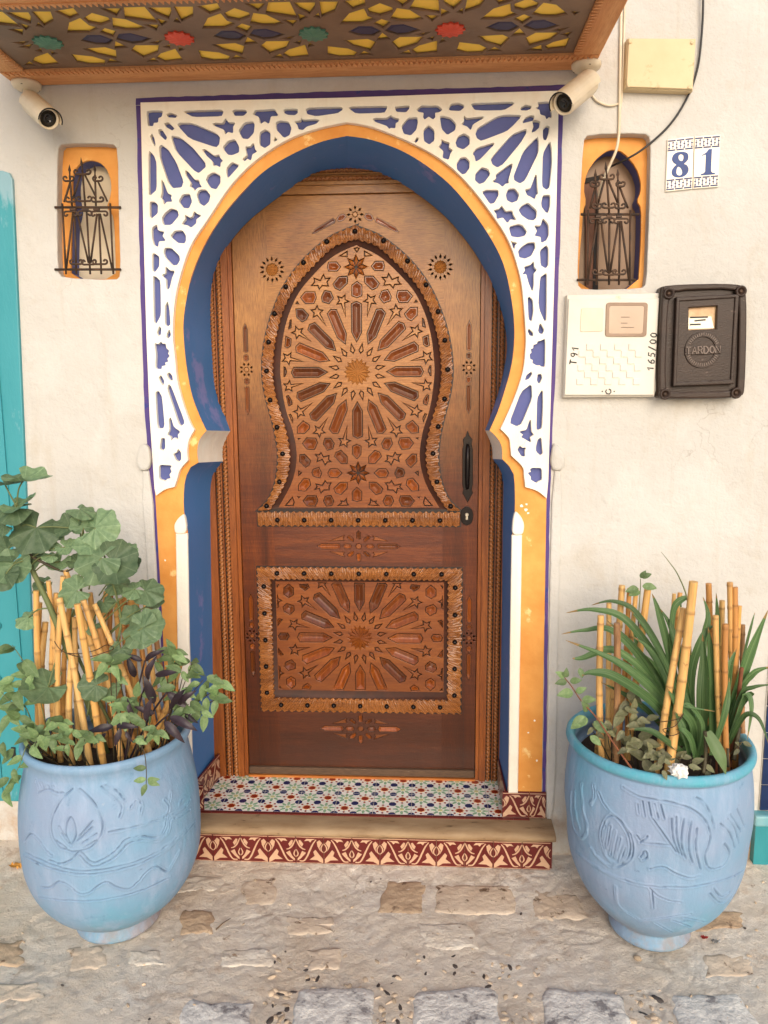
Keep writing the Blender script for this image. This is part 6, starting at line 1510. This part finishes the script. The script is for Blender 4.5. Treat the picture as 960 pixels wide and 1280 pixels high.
for side in ('left', 'right'):
    cs = [o for o in COL.objects if o.name.startswith('bamboo_cane') and o.get('group') == 'bamboo canes in the %s pot' % side]
    by_tip([o for o in cs if not o['label'].startswith('thick')], 'yellow bamboo cane in the '+side+' pot, %s from the left by its tip')
    by_tip([o for o in cs if o['label'].startswith('thick')], 'thick leaning bamboo cane at the front of the '+side+' pot, %s from the left')
by_tip([o for o in COL.objects if o.name.startswith('stick')], 'reddish brown stick among the canes of the right pot, %s from the left')
by_tip([o for o in COL.objects if o.name.startswith('cut_stem')], 'short dark cut stem in the soil of the right pot, %s from the left')
# twine round the canes
def twine(label, px, z, Y):
    pts = [c3(z, a, b, Y+dy) for a, b, dy in px]; tag(MB().tube(catmull([tuple(p) for p in pts], 5), .0013, 5).build('wire_tie', MAT['iron'], None, True), label, 'wire')
twine('thin rusty wire tying the canes of the left pot', [(225,800,-.03),(250,835,-.05),(300,858,-.055),(360,865,-.07),(420,850,-.07),(470,830,-.05),(440,815,.0),(400,835,-.07),(340,850,-.07),(280,850,-.05)], ZL, -.47)
twine('thin rusty wire tying the front canes of the right pot', [(500,705,.01),(540,700,-.02),(590,690,-.03),(610,670,.0),(575,720,-.03),(525,735,-.02),(560,760,-.03),(600,745,-.02)], ZR5, -.59)
# ================================================================ foliage
def leaf_mat(name, a, b, vein, rnd=.5, rough=.5, trans=.25, scale=14, veins=None):
    t = NT(name); v = t.vec((1, 1, 1), 'Object'); oi = t.n('ObjectInfo')
    col = t.ramp(t.noise(v, scale, 5, .6), [(.3, a), (.7, b)])
    col = t.mix(t.ramp(t.noise(v, scale*3, 6, .7), [(.6, 0.0), (.75, .4)]), col, vein)
    if veins:
        x_, y_, _z = t.sep(t.tc.outputs['Object'])
        if veins == 'palm':
            rad_ = t.math('SQRT', t.math('ADD', t.math('MULTIPLY', x_, x_), t.math('MULTIPLY', y_, y_)))
            col = t.mix(t.ramp(t.math('ADD', rad_, t.math('MULTIPLY', t.noise(v, 4, 6, .7), .5)), [(1.06, 0.0), (1.24, .7)]), col, S(168, 158, 96))
            q = t.math('ABSOLUTE', t.math('SINE', t.math('MULTIPLY', t.math('ARCTAN2', y_, x_), 4.0)))
        else: q = t.math('MULTIPLY', t.math('ABSOLUTE', y_), 14.0)
        q = t.math('ADD', q, t.math('MULTIPLY', t.math('SUBTRACT', t.noise(v, 7, 4), .5), .16))
        col = t.mix(t.ramp(q, [(.0, .45), (.13, .0)]), col, tuple(min(1, c*1.35) for c in vein[:3])+(1,))
    hs = t.n('HueSaturation'); t.link(col, hs.inputs['Color']); t.link(t.math('ADD', t.math('MULTIPLY', oi.outputs['Random'], rnd), 1-rnd/2), hs.inputs['Value'])
    hs.inputs['Saturation'].default_value = 1.0
    t.done(hs.outputs[0], rough, t.bump(t.noise(v, scale*5, 4), .25, .003), Specular_IOR_Level=.4)
    tr = t.n('BsdfTranslucent'); t.link(hs.outputs[0], tr.inputs[0]); mx = t.n('MixShader'); mx.inputs[0].default_value = trans
    t.link(t.b.outputs[0], mx.inputs[1]); t.link(tr.outputs[0], mx.inputs[2]); t.link(mx.outputs[0], t.N['Material Output'].inputs[0])
    return t.m
MAT['ger'] = leaf_mat('geranium_leaf', S(92, 118, 84), S(124, 146, 108), S(142, 160, 124), .8, scale=5, veins='palm')
MAT['trad'] = leaf_mat('trailing_leaf', S(98, 126, 76), S(130, 152, 104), S(152, 166, 124), .7, scale=5, veins='mid')
MAT['purple'] = leaf_mat('purple_leaf', S(58, 44, 52), S(40, 32, 36), S(78, 66, 72), .6, .4, .12, 5)
MAT['strap'] = leaf_mat('strap_leaf', S(46, 78, 46), S(78, 110, 66), S(104, 132, 90), .7, .32, .2, 9)
def strap_mat():
    t = NT('strap_leaf'); oi = t.n('ObjectInfo'); al = t.n('Attribute', attribute_name='along').outputs['Fac']; ac = t.n('Attribute', attribute_name='across').outputs['Fac']
    cv = t.n('CombineXYZ'); t.link(t.math('MULTIPLY', ac, 5.0), cv.inputs[0]); t.link(t.math('MULTIPLY', al, .8), cv.inputs[1]); t.link(t.math('MULTIPLY', oi.outputs['Random'], 30.0), cv.inputs[2])
    col = t.ramp(t.noise(cv.outputs[0], 2.2, 6, .7), [(.3, S(44, 74, 42)), (.5, S(82, 114, 66)), (.72, S(126, 150, 102))])
    col = t.mix(t.ramp(t.math('ABSOLUTE', ac), [(.0, .5), (.16, 0.0)]), col, S(120, 146, 96))
    col = t.mix(t.ramp(t.math('ADD', al, t.math('MULTIPLY', t.noise(t.vec(), 40, 4), .18)), [(.98, 0.0), (1.08, .9)]), col, S(150, 118, 70))
    col = t.mix(t.ramp(t.noise(t.vec(), 70, 6, .7), [(.64, 0.0), (.70, .5)]), col, S(142, 138, 100))
    hs = t.n('HueSaturation'); t.link(col, hs.inputs['Color']); t.link(t.math('ADD', t.math('MULTIPLY', oi.outputs['Random'], .6), .7), hs.inputs['Value'])
    t.done(hs.outputs[0], .42, t.bump(t.noise(cv.outputs[0], 9, 4), .3, .002), Specular_IOR_Level=.4)
    tr = t.n('BsdfTranslucent'); t.link(hs.outputs[0], tr.inputs[0]); mx = t.n('MixShader'); mx.inputs[0].default_value = .3
    t.link(t.b.outputs[0], mx.inputs[1]); t.link(tr.outputs[0], mx.inputs[2]); t.link(mx.outputs[0], t.N['Material Output'].inputs[0]); return t.m
MAT['strap'] = strap_mat()
MAT['dull'] = leaf_mat('dull_leaf', S(96, 102, 70), S(130, 126, 96), S(150, 140, 110), .7, scale=5, veins='mid')
MAT['stem'] = simple('green_stem', S(92, 108, 62), S(112, 116, 74), 20, .6, .2); MAT['stemd'] = simple('dark_stem', S(74, 66, 44), S(58, 48, 34), 20, .6, .2)
def ger_mesh(seed):
    rs_ = random.Random(seed); nr, na = 7, 61; V, F = [], []
    V.append((0, 0, 0)); ph = rs_.uniform(-.2, .2)
    for a in range(1, nr+1):
        for b in range(na):
            th = R(-158+316*b/(na-1)); q = a/nr
            o_ = (1+.13*math.cos(th*.5))*(1-.10*abs(math.sin(th*4.0+ph))**3-.03*abs(math.sin(th*14)))*(.86+.14*math.cos(th))
            rr_ = q*o_
            z = .20*q*q*(1 if seed % 2 else -.8)+.045*q*math.cos(th*8+ph*2)+.12*q*q*math.sin(th*2+seed)+.05*q**3*math.sin(th*5+seed*2)
            V.append((rr_*math.cos(th), rr_*math.sin(th), z))
    for b in range(na-1): F.append((0, 1+b, 2+b))
    for a in range(nr-1):
        for b in range(na-1): q = 1+a*na+b; F.append((q, q+na, q+na+1, q+1))
    me = bpy.data.meshes.new('leaf'); me.from_pydata(V, [], F); me.polygons.foreach_set('use_smooth', [True]*len(me.polygons)); return me
def ovate_mesh(seed, width=.42, curl_=.25):
    rs_ = random.Random(seed); n = 12; V, F = [], []
    for i in range(n+1):
        t = i/n; w_ = width*(math.sin(math.pi*t**.8)**.85)*(1-.15*t)+.004
        z = -curl_*t*t+.05*math.sin(t*4+seed)
        for k, s in enumerate((-1, -.5, 0, .5, 1)): V.append((t, w_*s, z+.16*w_*abs(s)*2-.0+.02*math.sin(9*t+s*2)*abs(s)))
    for i in range(n):
        for k in range(4): q = i*5+k; F.append((q, q+5, q+6, q+1))
    me = bpy.data.meshes.new('leaf'); me.from_pydata(V, [], F); me.polygons.foreach_set('use_smooth', [True]*len(me.polygons)); return me
def place(name, me, parent, pos, tip, nrm, size, mat=None):
    tip = Vector(tip).normalized(); nrm = Vector(nrm); y = nrm.cross(tip)
    if y.length < 1e-4: y = tip.orthogonal()
    y.normalize(); z = tip.cross(y)
    M_ = Matrix((tip, y, z)).transposed().to_4x4(); M_.translation = Vector(pos)
    o = bpy.data.objects.new(name, me); COL.objects.link(o); o.parent = parent
    o.matrix_parent_inverse = ROOT[parent.name].inverted()
    o.matrix_basis = M_ @ Matrix.Diagonal((size, size, size, 1)); return o
def with_mat(me, m): me.materials.append(m); return me
GER = [with_mat(ger_mesh(i), MAT['ger']) for i in range(5)]; TRD = [with_mat(ovate_mesh(i, .25, .22), MAT['trad']) for i in range(4)]; PUR = [with_mat(ovate_mesh(10+i, .16, .35), MAT['purple']) for i in range(3)]; DUL = [with_mat(ovate_mesh(20+i, .28, .3), MAT['dull']) for i in range(3)]; SPR = [with_mat(ovate_mesh(30+i, .30, .12), MAT['trad']) for i in range(2)]
rp = random.Random(21)
def stem(parent, pts, r0, r1, mat):
    q = catmull([tuple(p) for p in pts], 5); n = len(q); return MB().tube(q, [r0+(r1-r0)*i/(n-1) for i in range(n)], 6).build('stem', mat, parent, True)
def rim_stem(parent, C, c, rin, z0):
    d = Vector((c.x-C[0], c.y-C[1])); r_ = d.length; d = d/max(r_, 1e-6); b = Vector((C[0]+d.x*min(r_*.7, rin), C[1]+d.y*min(r_*.7, rin), z0))
    mid = b.lerp(c, .5)
    if r_ > .22: mid = Vector((C[0]+d.x*.235, C[1]+d.y*.235, max(.69, mid.z)))
    stem(parent, [b, mid, c], .0020, .0014, MAT['stemd'])
# ---- geranium in the left pot
ger = thing('geranium_plant', 'tall geranium with large scalloped grey-green leaves in the left pot', 'plant', (CL_[0], CL_[1], .57))
gb = Vector((CL_[0]-.02, CL_[1]+.03, .57))
main = [gb, c3(ZL, 232, 720, -.44), c3(ZL, 165, 570, -.44), c3(ZL, 105, 440, -.45), c3(ZL, 85, 330, -.45), c3(ZL, 70, 245, -.46)]
stem(ger, main, .010, .006, MAT['stem'])
stem(ger, [c3(ZL, 115, 440, -.45), c3(ZL, 190, 480, -.45), c3(ZL, 260, 510, -.43), c3(ZL, 300, 500, -.43)], .005, .003, MAT['stemd'])
stem(ger, [gb+Vector((.05, .02, 0)), c3(ZL, 300, 800, -.40), c3(ZL, 335, 600, -.40), c3(ZL, 345, 330, -.41)], .006, .003, MAT['stem'])
stem(ger, [gb+Vector((.10, .0, 0)), c3(ZL, 480, 900, -.42), c3(ZL, 500, 700, -.42), c3(ZL, 430, 440, -.43)], .006, .003, MAT['stem'])
# (zoom x, zoom y, depth, size in zoom px, tip angle in the picture, how much it faces the street, tilt)
LV = [(395,330,-.46,100,10,.85),(370,400,-.47,60,200,.7),(420,455,-.50,120,200,.95),(465,470,-.49,110,-20,.9),(320,590,-.50,82,190,.8),(590,745,-.52,100,185,.8),(600,740,-.51,88,10,.75),(400,980,-.56,76,185,.75),(290,330,-.44,70,150,.55),(330,255,-.43,70,35,.25),(150,330,-.46,115,250,.8),(75,240,-.47,85,20,.3),(70,250,-.47,95,190,.35),
      (55,480,-.47,95,250,.7),(20,320,-.48,60,180,.7),(230,385,-.44,55,160,.7),(270,410,-.45,50,-10,.6),(380,390,-.43,55,-20,.7),(540,480,-.42,52,-30,.7),(600,590,-.44,78,-15,.55),(560,585,-.45,55,200,.5),(200,990,-.50,110,200,.45),(215,445,-.45,40,180,.4),(100,130,-.45,110,25,.2),(25,520,-.50,75,270,.6),(500,830,-.49,55,265,.7),(345,330,-.44,62,90,.7),(430,640,-.42,50,-60,.6),(20,150,-.46,90,35,.15),(395,730,-.41,50,250,.5),(130,440,-.43,70,300,.7),(250,470,-.40,60,250,.6),(480,560,-.38,60,300,.6),(330,480,-.40,60,90,.6),(180,560,-.40,55,230,.6),(520,420,-.40,48,60,.5),(545,700,-.42,55,120,.6),(120,700,-.42,60,240,.6),(640,640,-.42,45,-40,.5),(300,700,-.38,50,200,.6),(450,1000,-.52,55,-40,.6),(30,420,-.44,90,200,.5)]
for i, (a, b, Y, s, ang, fac) in enumerate(LV):
    pos = c3(ZL, a, b, Y); size = s/3.3103/940*(Y-CAM[1])
    u = Vector((math.cos(R(ang)), 0, math.sin(R(ang)))); nrm = Vector((rp.uniform(-.25, .25), -fac, 1.05-fac*.7+rp.uniform(-.1, .1)))
    tip = (u+Vector((0, -.15 if fac > .5 else -.55, 0))); tip = tip-nrm.normalized()*tip.dot(nrm.normalized())
    place('leaf', GER[i % 5], ger, pos, tip, nrm, size)
    if i not in (1, 3, 6):
        base = min((Vector(p) for p in catmull([tuple(q) for q in main], 5)[4:]), key=lambda p: (p-pos).length+abs(p.x-pos.x)*.3) if a < 300 else c3(ZL, 340+(a-340)*.35, b+130, Y+.02)
        MB().tube(catmull([tuple(base), tuple(base.lerp(pos, .5)+Vector((0, -.01, .012))), tuple(pos)], 4), [.0024]*9, 5).build('petiole', MAT['stem'], ger, True)
# ---- trailing small leaves round the left rim
tr = thing('trailing_plant', 'small ovate green leaves trailing over the rim of the left pot', 'plant', (CL_[0]+.05, CL_[1]-.1, .57))
def cluster(parent, meshes, z, a, b, Y, s, n, spread, droop=.2, name='leaf'):
    c = c3(z, a, b, Y); k = s/3.3103/940*(Y-CAM[1])
    for i in range(n):
        an = 2*math.pi*i/n+rp.uniform(-.5, .5); d = Vector((math.cos(an), -.45+rp.uniform(-.3, .3), math.sin(an)*.75-droop))
        pos = c+Vector((rp.uniform(-1, 1), rp.uniform(-.5, .5), rp.uniform(-1, 1)))*spread
        place(name, meshes[rp.randrange(len(meshes))], parent, pos, d, Vector((rp.uniform(-.4, .4), -.75, .7)), k*rp.uniform(.75, 1.15))
for (a, b, Y, s, n) in ((160,1205,-.60,60,5),(235,1190,-.62,60,5),(270,1225,-.64,45,3),(350,1205,-.64,70,4),(400,1205,-.64,55,3),(455,880,-.56,70,5),(480,925,-.56,55,4),(500,1045,-.58,62,5),(525,1090,-.60,62,5),(575,1035,-.56,60,4),(570,1130,-.60,55,4),(640,1170,-.62,62,5),(610,1195,-.64,58,4),
      (700,850,-.46,60,5),(735,855,-.46,55,4),(690,930,-.48,55,4),(760,930,-.46,55,5),(800,880,-.44,62,4),(840,960,-.46,66,4),(855,1020,-.46,60,4),(915,985,-.46,58,4),(900,1035,-.46,66,3),(740,1000,-.50,60,5),(780,1060,-.48,60,5),(830,1090,-.48,60,4),(750,1090,-.52,55,4),(255,1140,-.58,60,4),(200,1150,-.56,55,4),(130,1150,-.54,70,5),(95,1120,-.52,65,4),(300,1150,-.60,50,4),(120,1190,-.58,60,4)):
    cluster(tr, TRD, ZL, a, b, Y, s*1.25, n, .014)
    c = c3(ZL, a, b, Y); rim_stem(tr, CL_, c, .19, .60)
ZP6 = ZM(0,900,3.3103)
stem(tr, [c3(ZP6, 560, 70, -.66), c3(ZP6, 595, 130, -.70), c3(ZP6, 605, 200, -.715), c3(ZP6, 605, 265, -.715)], .0018, .0012, MAT['stemd'])
for (a, b, tx, tz) in ((605,198,-1,.05),(610,250,1,.25),(605,245,-1,-.05),(612,250,.9,-.25),(608,265,-.25,-.5),(560,80,.8,-.2)):
    place('leaf', TRD[0], tr, c3(ZP6, a, b, -.718), Vector((tx, -.25, tz)), Vector((0, -.9, .45)), .036)
# left spray hanging beside the pot
spray = [(60,830),(100,880),(140,940),(60,950),(20,990),(110,980),(70,1010),(170,1040),(40,1100),(90,1080)]
stem(tr, [Vector((CL_[0]-.16, CL_[1]-.05, .58)), c3(ZL, 150, 980, -.46), c3(ZL, 95, 880, -.48), c3(ZL, 50, 815, -.48)], .002, .001, MAT['stem'])
stem(tr, [Vector((CL_[0]-.2, CL_[1]-.05, .60)), c3(ZL, 110, 1080, -.50), c3(ZL, 45, 1050, -.52), c3(ZL, 5, 1010, -.52)], .002, .001, MAT['stem'])
stem(tr, [Vector((CL_[0]-.2, CL_[1]-.1, .62)), c3(ZP6, 110, 110, -.58), c3(ZP6, 80, 190, -.60), c3(ZP6, 30, 280, -.60)], .002, .001, MAT['stem'])
for (a, b) in spray:
    for k in range(2): place('leaf', TRD[rp.randrange(4)], tr, c3(ZL, a, b, -.49+rp.uniform(-.02, .02)), Vector((rp.uniform(-1, .6), -.4, rp.uniform(-.7, .3))), Vector((0, -.8, .6)), rp.uniform(.05, .075))
for (a, b) in ((130,110),(95,150),(150,170),(60,200),(90,230),(40,240),(60,260),(25,280),(10,250),(15,90),(60,120),(5,60)):
    place('leaf', TRD[rp.randrange(4)], tr, c3(ZP6, a, b, -.60+rp.uniform(-.02, .02)), Vector((rp.uniform(-1, .4), -.35, rp.uniform(-1, -.1))), Vector((-.2, -.8, .5)), rp.uniform(.045, .065))
# ---- dark purple strappy plant in the left pot
pu = thing('purple_leaved_plant', 'dark purple leaved plant at the front right of the left pot', 'plant', (CL_[0]+.08, CL_[1]-.1, .57))
for (a, b, Y, ang, s) in ((590,880,-.52,150,75),(600,880,-.52,40,95),(610,960,-.54,75,110),(640,940,-.53,20,100),(690,1010,-.52,-30,115),(640,1060,-.56,100,130),(700,1080,-.55,60,120),(735,1060,-.53,45,100),(680,1130,-.60,-40,120),(700,1110,-.58,-15,130),(470,1150,-.62,185,110),(500,1160,-.63,250,85),(480,1150,-.62,10,95),(440,1180,-.63,215,70),(560,1120,-.60,110,90),(600,1130,-.60,75,110),(560,950,-.50,100,100),(760,1100,-.52,-25,70),(640,1100,-.58,150,90),(520,1170,-.64,300,60)):
    pos = c3(ZL, a, b, Y); u = Vector((math.cos(R(ang)), -.3, math.sin(R(ang))))
    place('leaf', PUR[rp.randrange(3)], pu, pos, u, Vector((rp.uniform(-.3, .3), -.8, .6)), s/3.3103/940*(Y-CAM[1])*1.05)
cc = Vector((CL_[0]+.09, CL_[1]-.12, .57))
for (a, b, Y) in ((610,960,-.54),(690,1010,-.52),(600,880,-.52),(700,1100,-.57)): stem(pu, [cc, cc.lerp(c3(ZL, a, b, Y), .6)+Vector((0, 0, .02)), c3(ZL, a, b, Y)], .004, .003, MAT['purple'])
# ---- strappy plant in the right pot
sp = thing('strap_leaved_plant', 'clump of long arching dark green strap leaves in the right pot', 'plant', (CR_[0], CR_[1], .56))
def strap(parent, pts, wd, mat=None, twist=0.0):
    q = catmull([tuple(p) for p in pts], 7); n = len(q); V, F = [], []
    for i, p in enumerate(q):
        p = Vector(p); d = Vector(q[min(i+1, n-1)])-Vector(q[max(i-1, 0)]); d.normalize(); t = i/(n-1)
        up = Vector((math.sin(twist), -.75, .65)); s = d.cross(up); s = s.normalized() if s.length > .05 else Vector((1, 0, 0)); nn = s.cross(d)
        w_ = wd*(.62+.38*math.sin(math.pi*min(t*1.15, 1)))*(1-max(0, (t-.55)/.45)**1.8)+.0006
        for k in (-1, -.45, 0, .45, 1): V.append(p+s*(w_*k)+nn*(abs(k)*w_*.42))
    for i in range(n-1):
        for k in range(4): a = i*5+k; F.append((a, a+5, a+6, a+1))
    o = mesh_obj('leaf', V, F, mat or MAT['strap'], parent, True)
    a1 = o.data.attributes.new('along', 'FLOAT', 'POINT'); a1.data.foreach_set('value', [(i//5)/(n-1) for i in range(len(V))])
    a2 = o.data.attributes.new('across', 'FLOAT', 'POINT'); a2.data.foreach_set('value', [(-1, -.45, 0, .45, 1)[i % 5] for i in range(len(V))])
    return o
def s3(pts): return [c3(ZR5, a, b, Y) for a, b, Y in pts]
ST = [([(600,800,-.46),(520,620,-.50),(350,465,-.52),(122,365,-.50)],.016),([(600,780,-.42),(500,560,-.44),(330,410,-.45),(190,440,-.46),(150,440,-.46)],.013),([(620,800,-.40),(540,520,-.40),(380,290,-.38),(240,240,-.36),(125,252,-.34)],.012),([(620,780,-.36),(540,470,-.34),(420,260,-.33),(320,205,-.32),(230,220,-.31)],.011),([(600,800,-.48),(500,640,-.53),(330,520,-.56),(230,500,-.57),(190,512,-.58)],.015),
      ([(610,800,-.40),(520,560,-.38),(400,390,-.38),(290,280,-.37)],.014),([(620,800,-.36),(560,460,-.34),(510,260,-.33),(480,172,-.32)],.013),([(620,820,-.42),(570,560,-.42),(470,350,-.42),(380,230,-.41)],.014),([(630,820,-.46),(560,600,-.48),(480,420,-.48),(400,350,-.48)],.015),([(640,800,-.38),(600,480,-.36),(560,320,-.34),(510,230,-.33)],.012),([(650,820,-.40),(640,520,-.42),(690,350,-.42),(740,300,-.41)],.016),
      ([(690,840,-.48),(690,620,-.50),(695,480,-.49),(690,340,-.48)],.017),([(725,820,-.44),(722,560,-.45),(718,420,-.44),(712,310,-.43)],.018),([(660,840,-.52),(640,700,-.55),(600,560,-.55),(560,470,-.54)],.014),([(660,850,-.50),(650,720,-.56),(590,640,-.58),(540,560,-.58)],.014),([(740,820,-.42),(780,600,-.42),(800,480,-.42),(830,400,-.41)],.014),([(760,800,-.40),(850,520,-.40),(900,380,-.40),(960,240,-.40)],.016),([(770,800,-.40),(840,580,-.40),(900,500,-.42),(975,475,-.43)],.014),
      ([(780,800,-.42),(840,600,-.44),(900,560,-.46),(980,548,-.47)],.009),([(790,800,-.44),(860,600,-.46),(888,640,-.48),(874,775,-.50)],.013),([(800,790,-.44),(860,680,-.48),(920,690,-.50),(965,800,-.52)],.008),([(720,840,-.54),(770,690,-.56),(790,600,-.55),(800,520,-.54)],.014),([(600,720,-.36),(560,420,-.34),(565,240,-.33),(620,190,-.33),(630,215,-.34)],.012),([(650,780,-.34),(640,500,-.32),(600,300,-.30),(600,180,-.29)],.010),([(720,700,-.34),(745,400,-.32),(748,260,-.31),(745,170,-.30)],.010),([(700,700,-.34),(690,400,-.33),(710,270,-.32),(690,185,-.31)],.013),
      ([(640,850,-.55),(560,800,-.60),(470,740,-.61),(380,735,-.60)],.012),([(610,840,-.44),(480,680,-.47),(380,600,-.48),(270,540,-.48)],.012),([(630,850,-.56),(610,760,-.60),(590,700,-.60),(575,660,-.60)],.013),([(660,860,-.56),(640,780,-.60),(610,740,-.61),(580,735,-.60)],.011),([(670,850,-.54),(690,720,-.57),(640,640,-.58),(620,640,-.59),(740,660,-.60)],.008),([(740,840,-.44),(840,640,-.42),(890,590,-.44),(890,600,-.45)],.014),([(610,800,-.38),(470,500,-.40),(320,330,-.40),(200,325,-.40),(105,340,-.39)],.010),([(780,780,-.38),(860,420,-.36),(890,300,-.35),(905,250,-.35)],.005),([(600,760,-.34),(500,500,-.32),(430,420,-.32),(400,300,-.32)],.012)]
for pts, wd in ST: strap(sp, s3(pts), wd*rp.uniform(.72, .98), None, rp.uniform(-.5, .5))
strap(sp, s3([(785,920,-.63),(765,860,-.635),(735,800,-.62),(705,745,-.60)])[::-1], .018, MAT['trad'])
for k in range(8):       # short inner blades fill the heart of the clump
    a = rp.uniform(560, 800); top = rp.uniform(450, 650); strap(sp, s3([(rp.uniform(600, 760), 850, -.42+rp.uniform(-.08, .06)), ((a+680)/2, (850+top)/2, -.42), (a, top, -.42+rp.uniform(-.08, .06))]), rp.uniform(.006, .010), None, rp.uniform(-.8, .8))
# thin dry stalk above the clump
tag(MB().tube(catmull([tuple(p) for p in s3([(640,420,-.34),(628,210,-.33),(590,100,-.33),(550,40,-.33),(518,0,-.33)])], 6), [.003-.0001*i for i in range(25)], 6).build('seed_stalk', MAT['stem'], None, True), 'thin seed stalk rising above the strap leaves of the right pot', 'stalk')
# ---- low dull foliage over the soil of the right pot
ud = thing('undergrowth_plant', 'low dull green leaves covering the soil of the right pot', 'plant', (CR_[0]-.06, CR_[1]-.12, .56))
for (a, b, Y, s, n) in ((380,660,-.52,70,5),(350,740,-.56,65,5),(420,770,-.58,75,5),(470,840,-.60,80,5),(370,800,-.60,60,4),(440,700,-.54,60,5),(520,830,-.60,60,4),(300,720,-.52,55,4),(590,850,-.60,55,4),(640,880,-.62,50,4),(500,880,-.64,55,4),(230,740,-.50,45,3),(400,600,-.50,55,4),(560,760,-.56,55,4),(720,880,-.60,50,3),(830,800,-.48,45,3)):
    cluster(ud, DUL, ZR5, a, b, Y, s, n, .018, .1)
    c = c3(ZR5, a, b, Y); rim_stem(ud, CR_, c, .17, .575)
# ---- leafy sprig leaning out to the left of the right pot, and one at the back
sg = thing('leafy_sprig', 'thin sprig with small green leaves leaning left out of the right pot', 'plant', (CR_[0]-.15, CR_[1]-.15, .56))
stem(sg, s3([(395,895,-.60),(320,790,-.60),(250,685,-.58),(190,620,-.57),(150,560,-.56),(118,520,-.56)]), .003, .0015, MAT['brownstick'])
for (a, b, tx, tz, s) in ((118,518,-.7,.5,.034),(120,520,.1,1,.032),(140,535,.8,.2,.034),(128,535,-1,-.1,.036),(155,580,-1,-.1,.05),(165,580,.6,.4,.034),(190,610,1,.1,.04),(215,660,-.4,.7,.042),(205,680,-.8,-.6,.056),(215,690,-1,-.3,.05),(240,700,.7,-.6,.05),(180,480,.2,-.7,.03),(225,760,.5,-.4,.04)):
    place('leaf', SPR[rp.randrange(2)], sg, c3(ZR5, a, b, -.57), Vector((tx, -.25, tz)), Vector((0, -.85, .5)), s)
sg2 = thing('leafy_sprig', 'small sprig standing among the rear canes of the right pot', 'plant', (CR_[0]-.1, CR_[1]+.1, .56))
stem(sg2, s3([(420,420,-.30),(425,260,-.30),(432,150,-.30),(432,110,-.30)]), .002, .0012, MAT['stem'])
for (a, b, tx, tz, s) in ((432,108,.5,.9,.03),(435,105,.9,.4,.034),(440,140,1,-.1,.045),(425,150,-1,-.2,.045),(430,160,-.8,-.3,.04)): place('leaf', SPR[0], sg2, c3(ZR5, a, b, -.31), Vector((tx, -.2, tz)), Vector((0, -.85, .5)), s)
# crumpled paper on the soil
bm = bmesh.new(); bmesh.ops.create_icosphere(bm, subdivisions=3, radius=.024)
for v in bm.verts:
    n1 = v.co.normalized(); v.co = n1*(.020+.016*abs(noise.noise(n1*2.3))+.004*noise.noise(n1*5+Vector((3, 1, 2)))); v.co.z *= .8
me = bpy.data.meshes.new('crumpled_paper'); bm.to_mesh(me); bm.free()
pp = c3(ZR5, 592, 905, -.64); o = obj('crumpled_paper', me, simple('white_tissue', S(238, 234, 228), S(226, 222, 214), 30, .8, .3), None, False, (pp.x, pp.y, pp.z)); tag(o, 'crumpled white paper on the soil at the front of the right pot', 'paper')
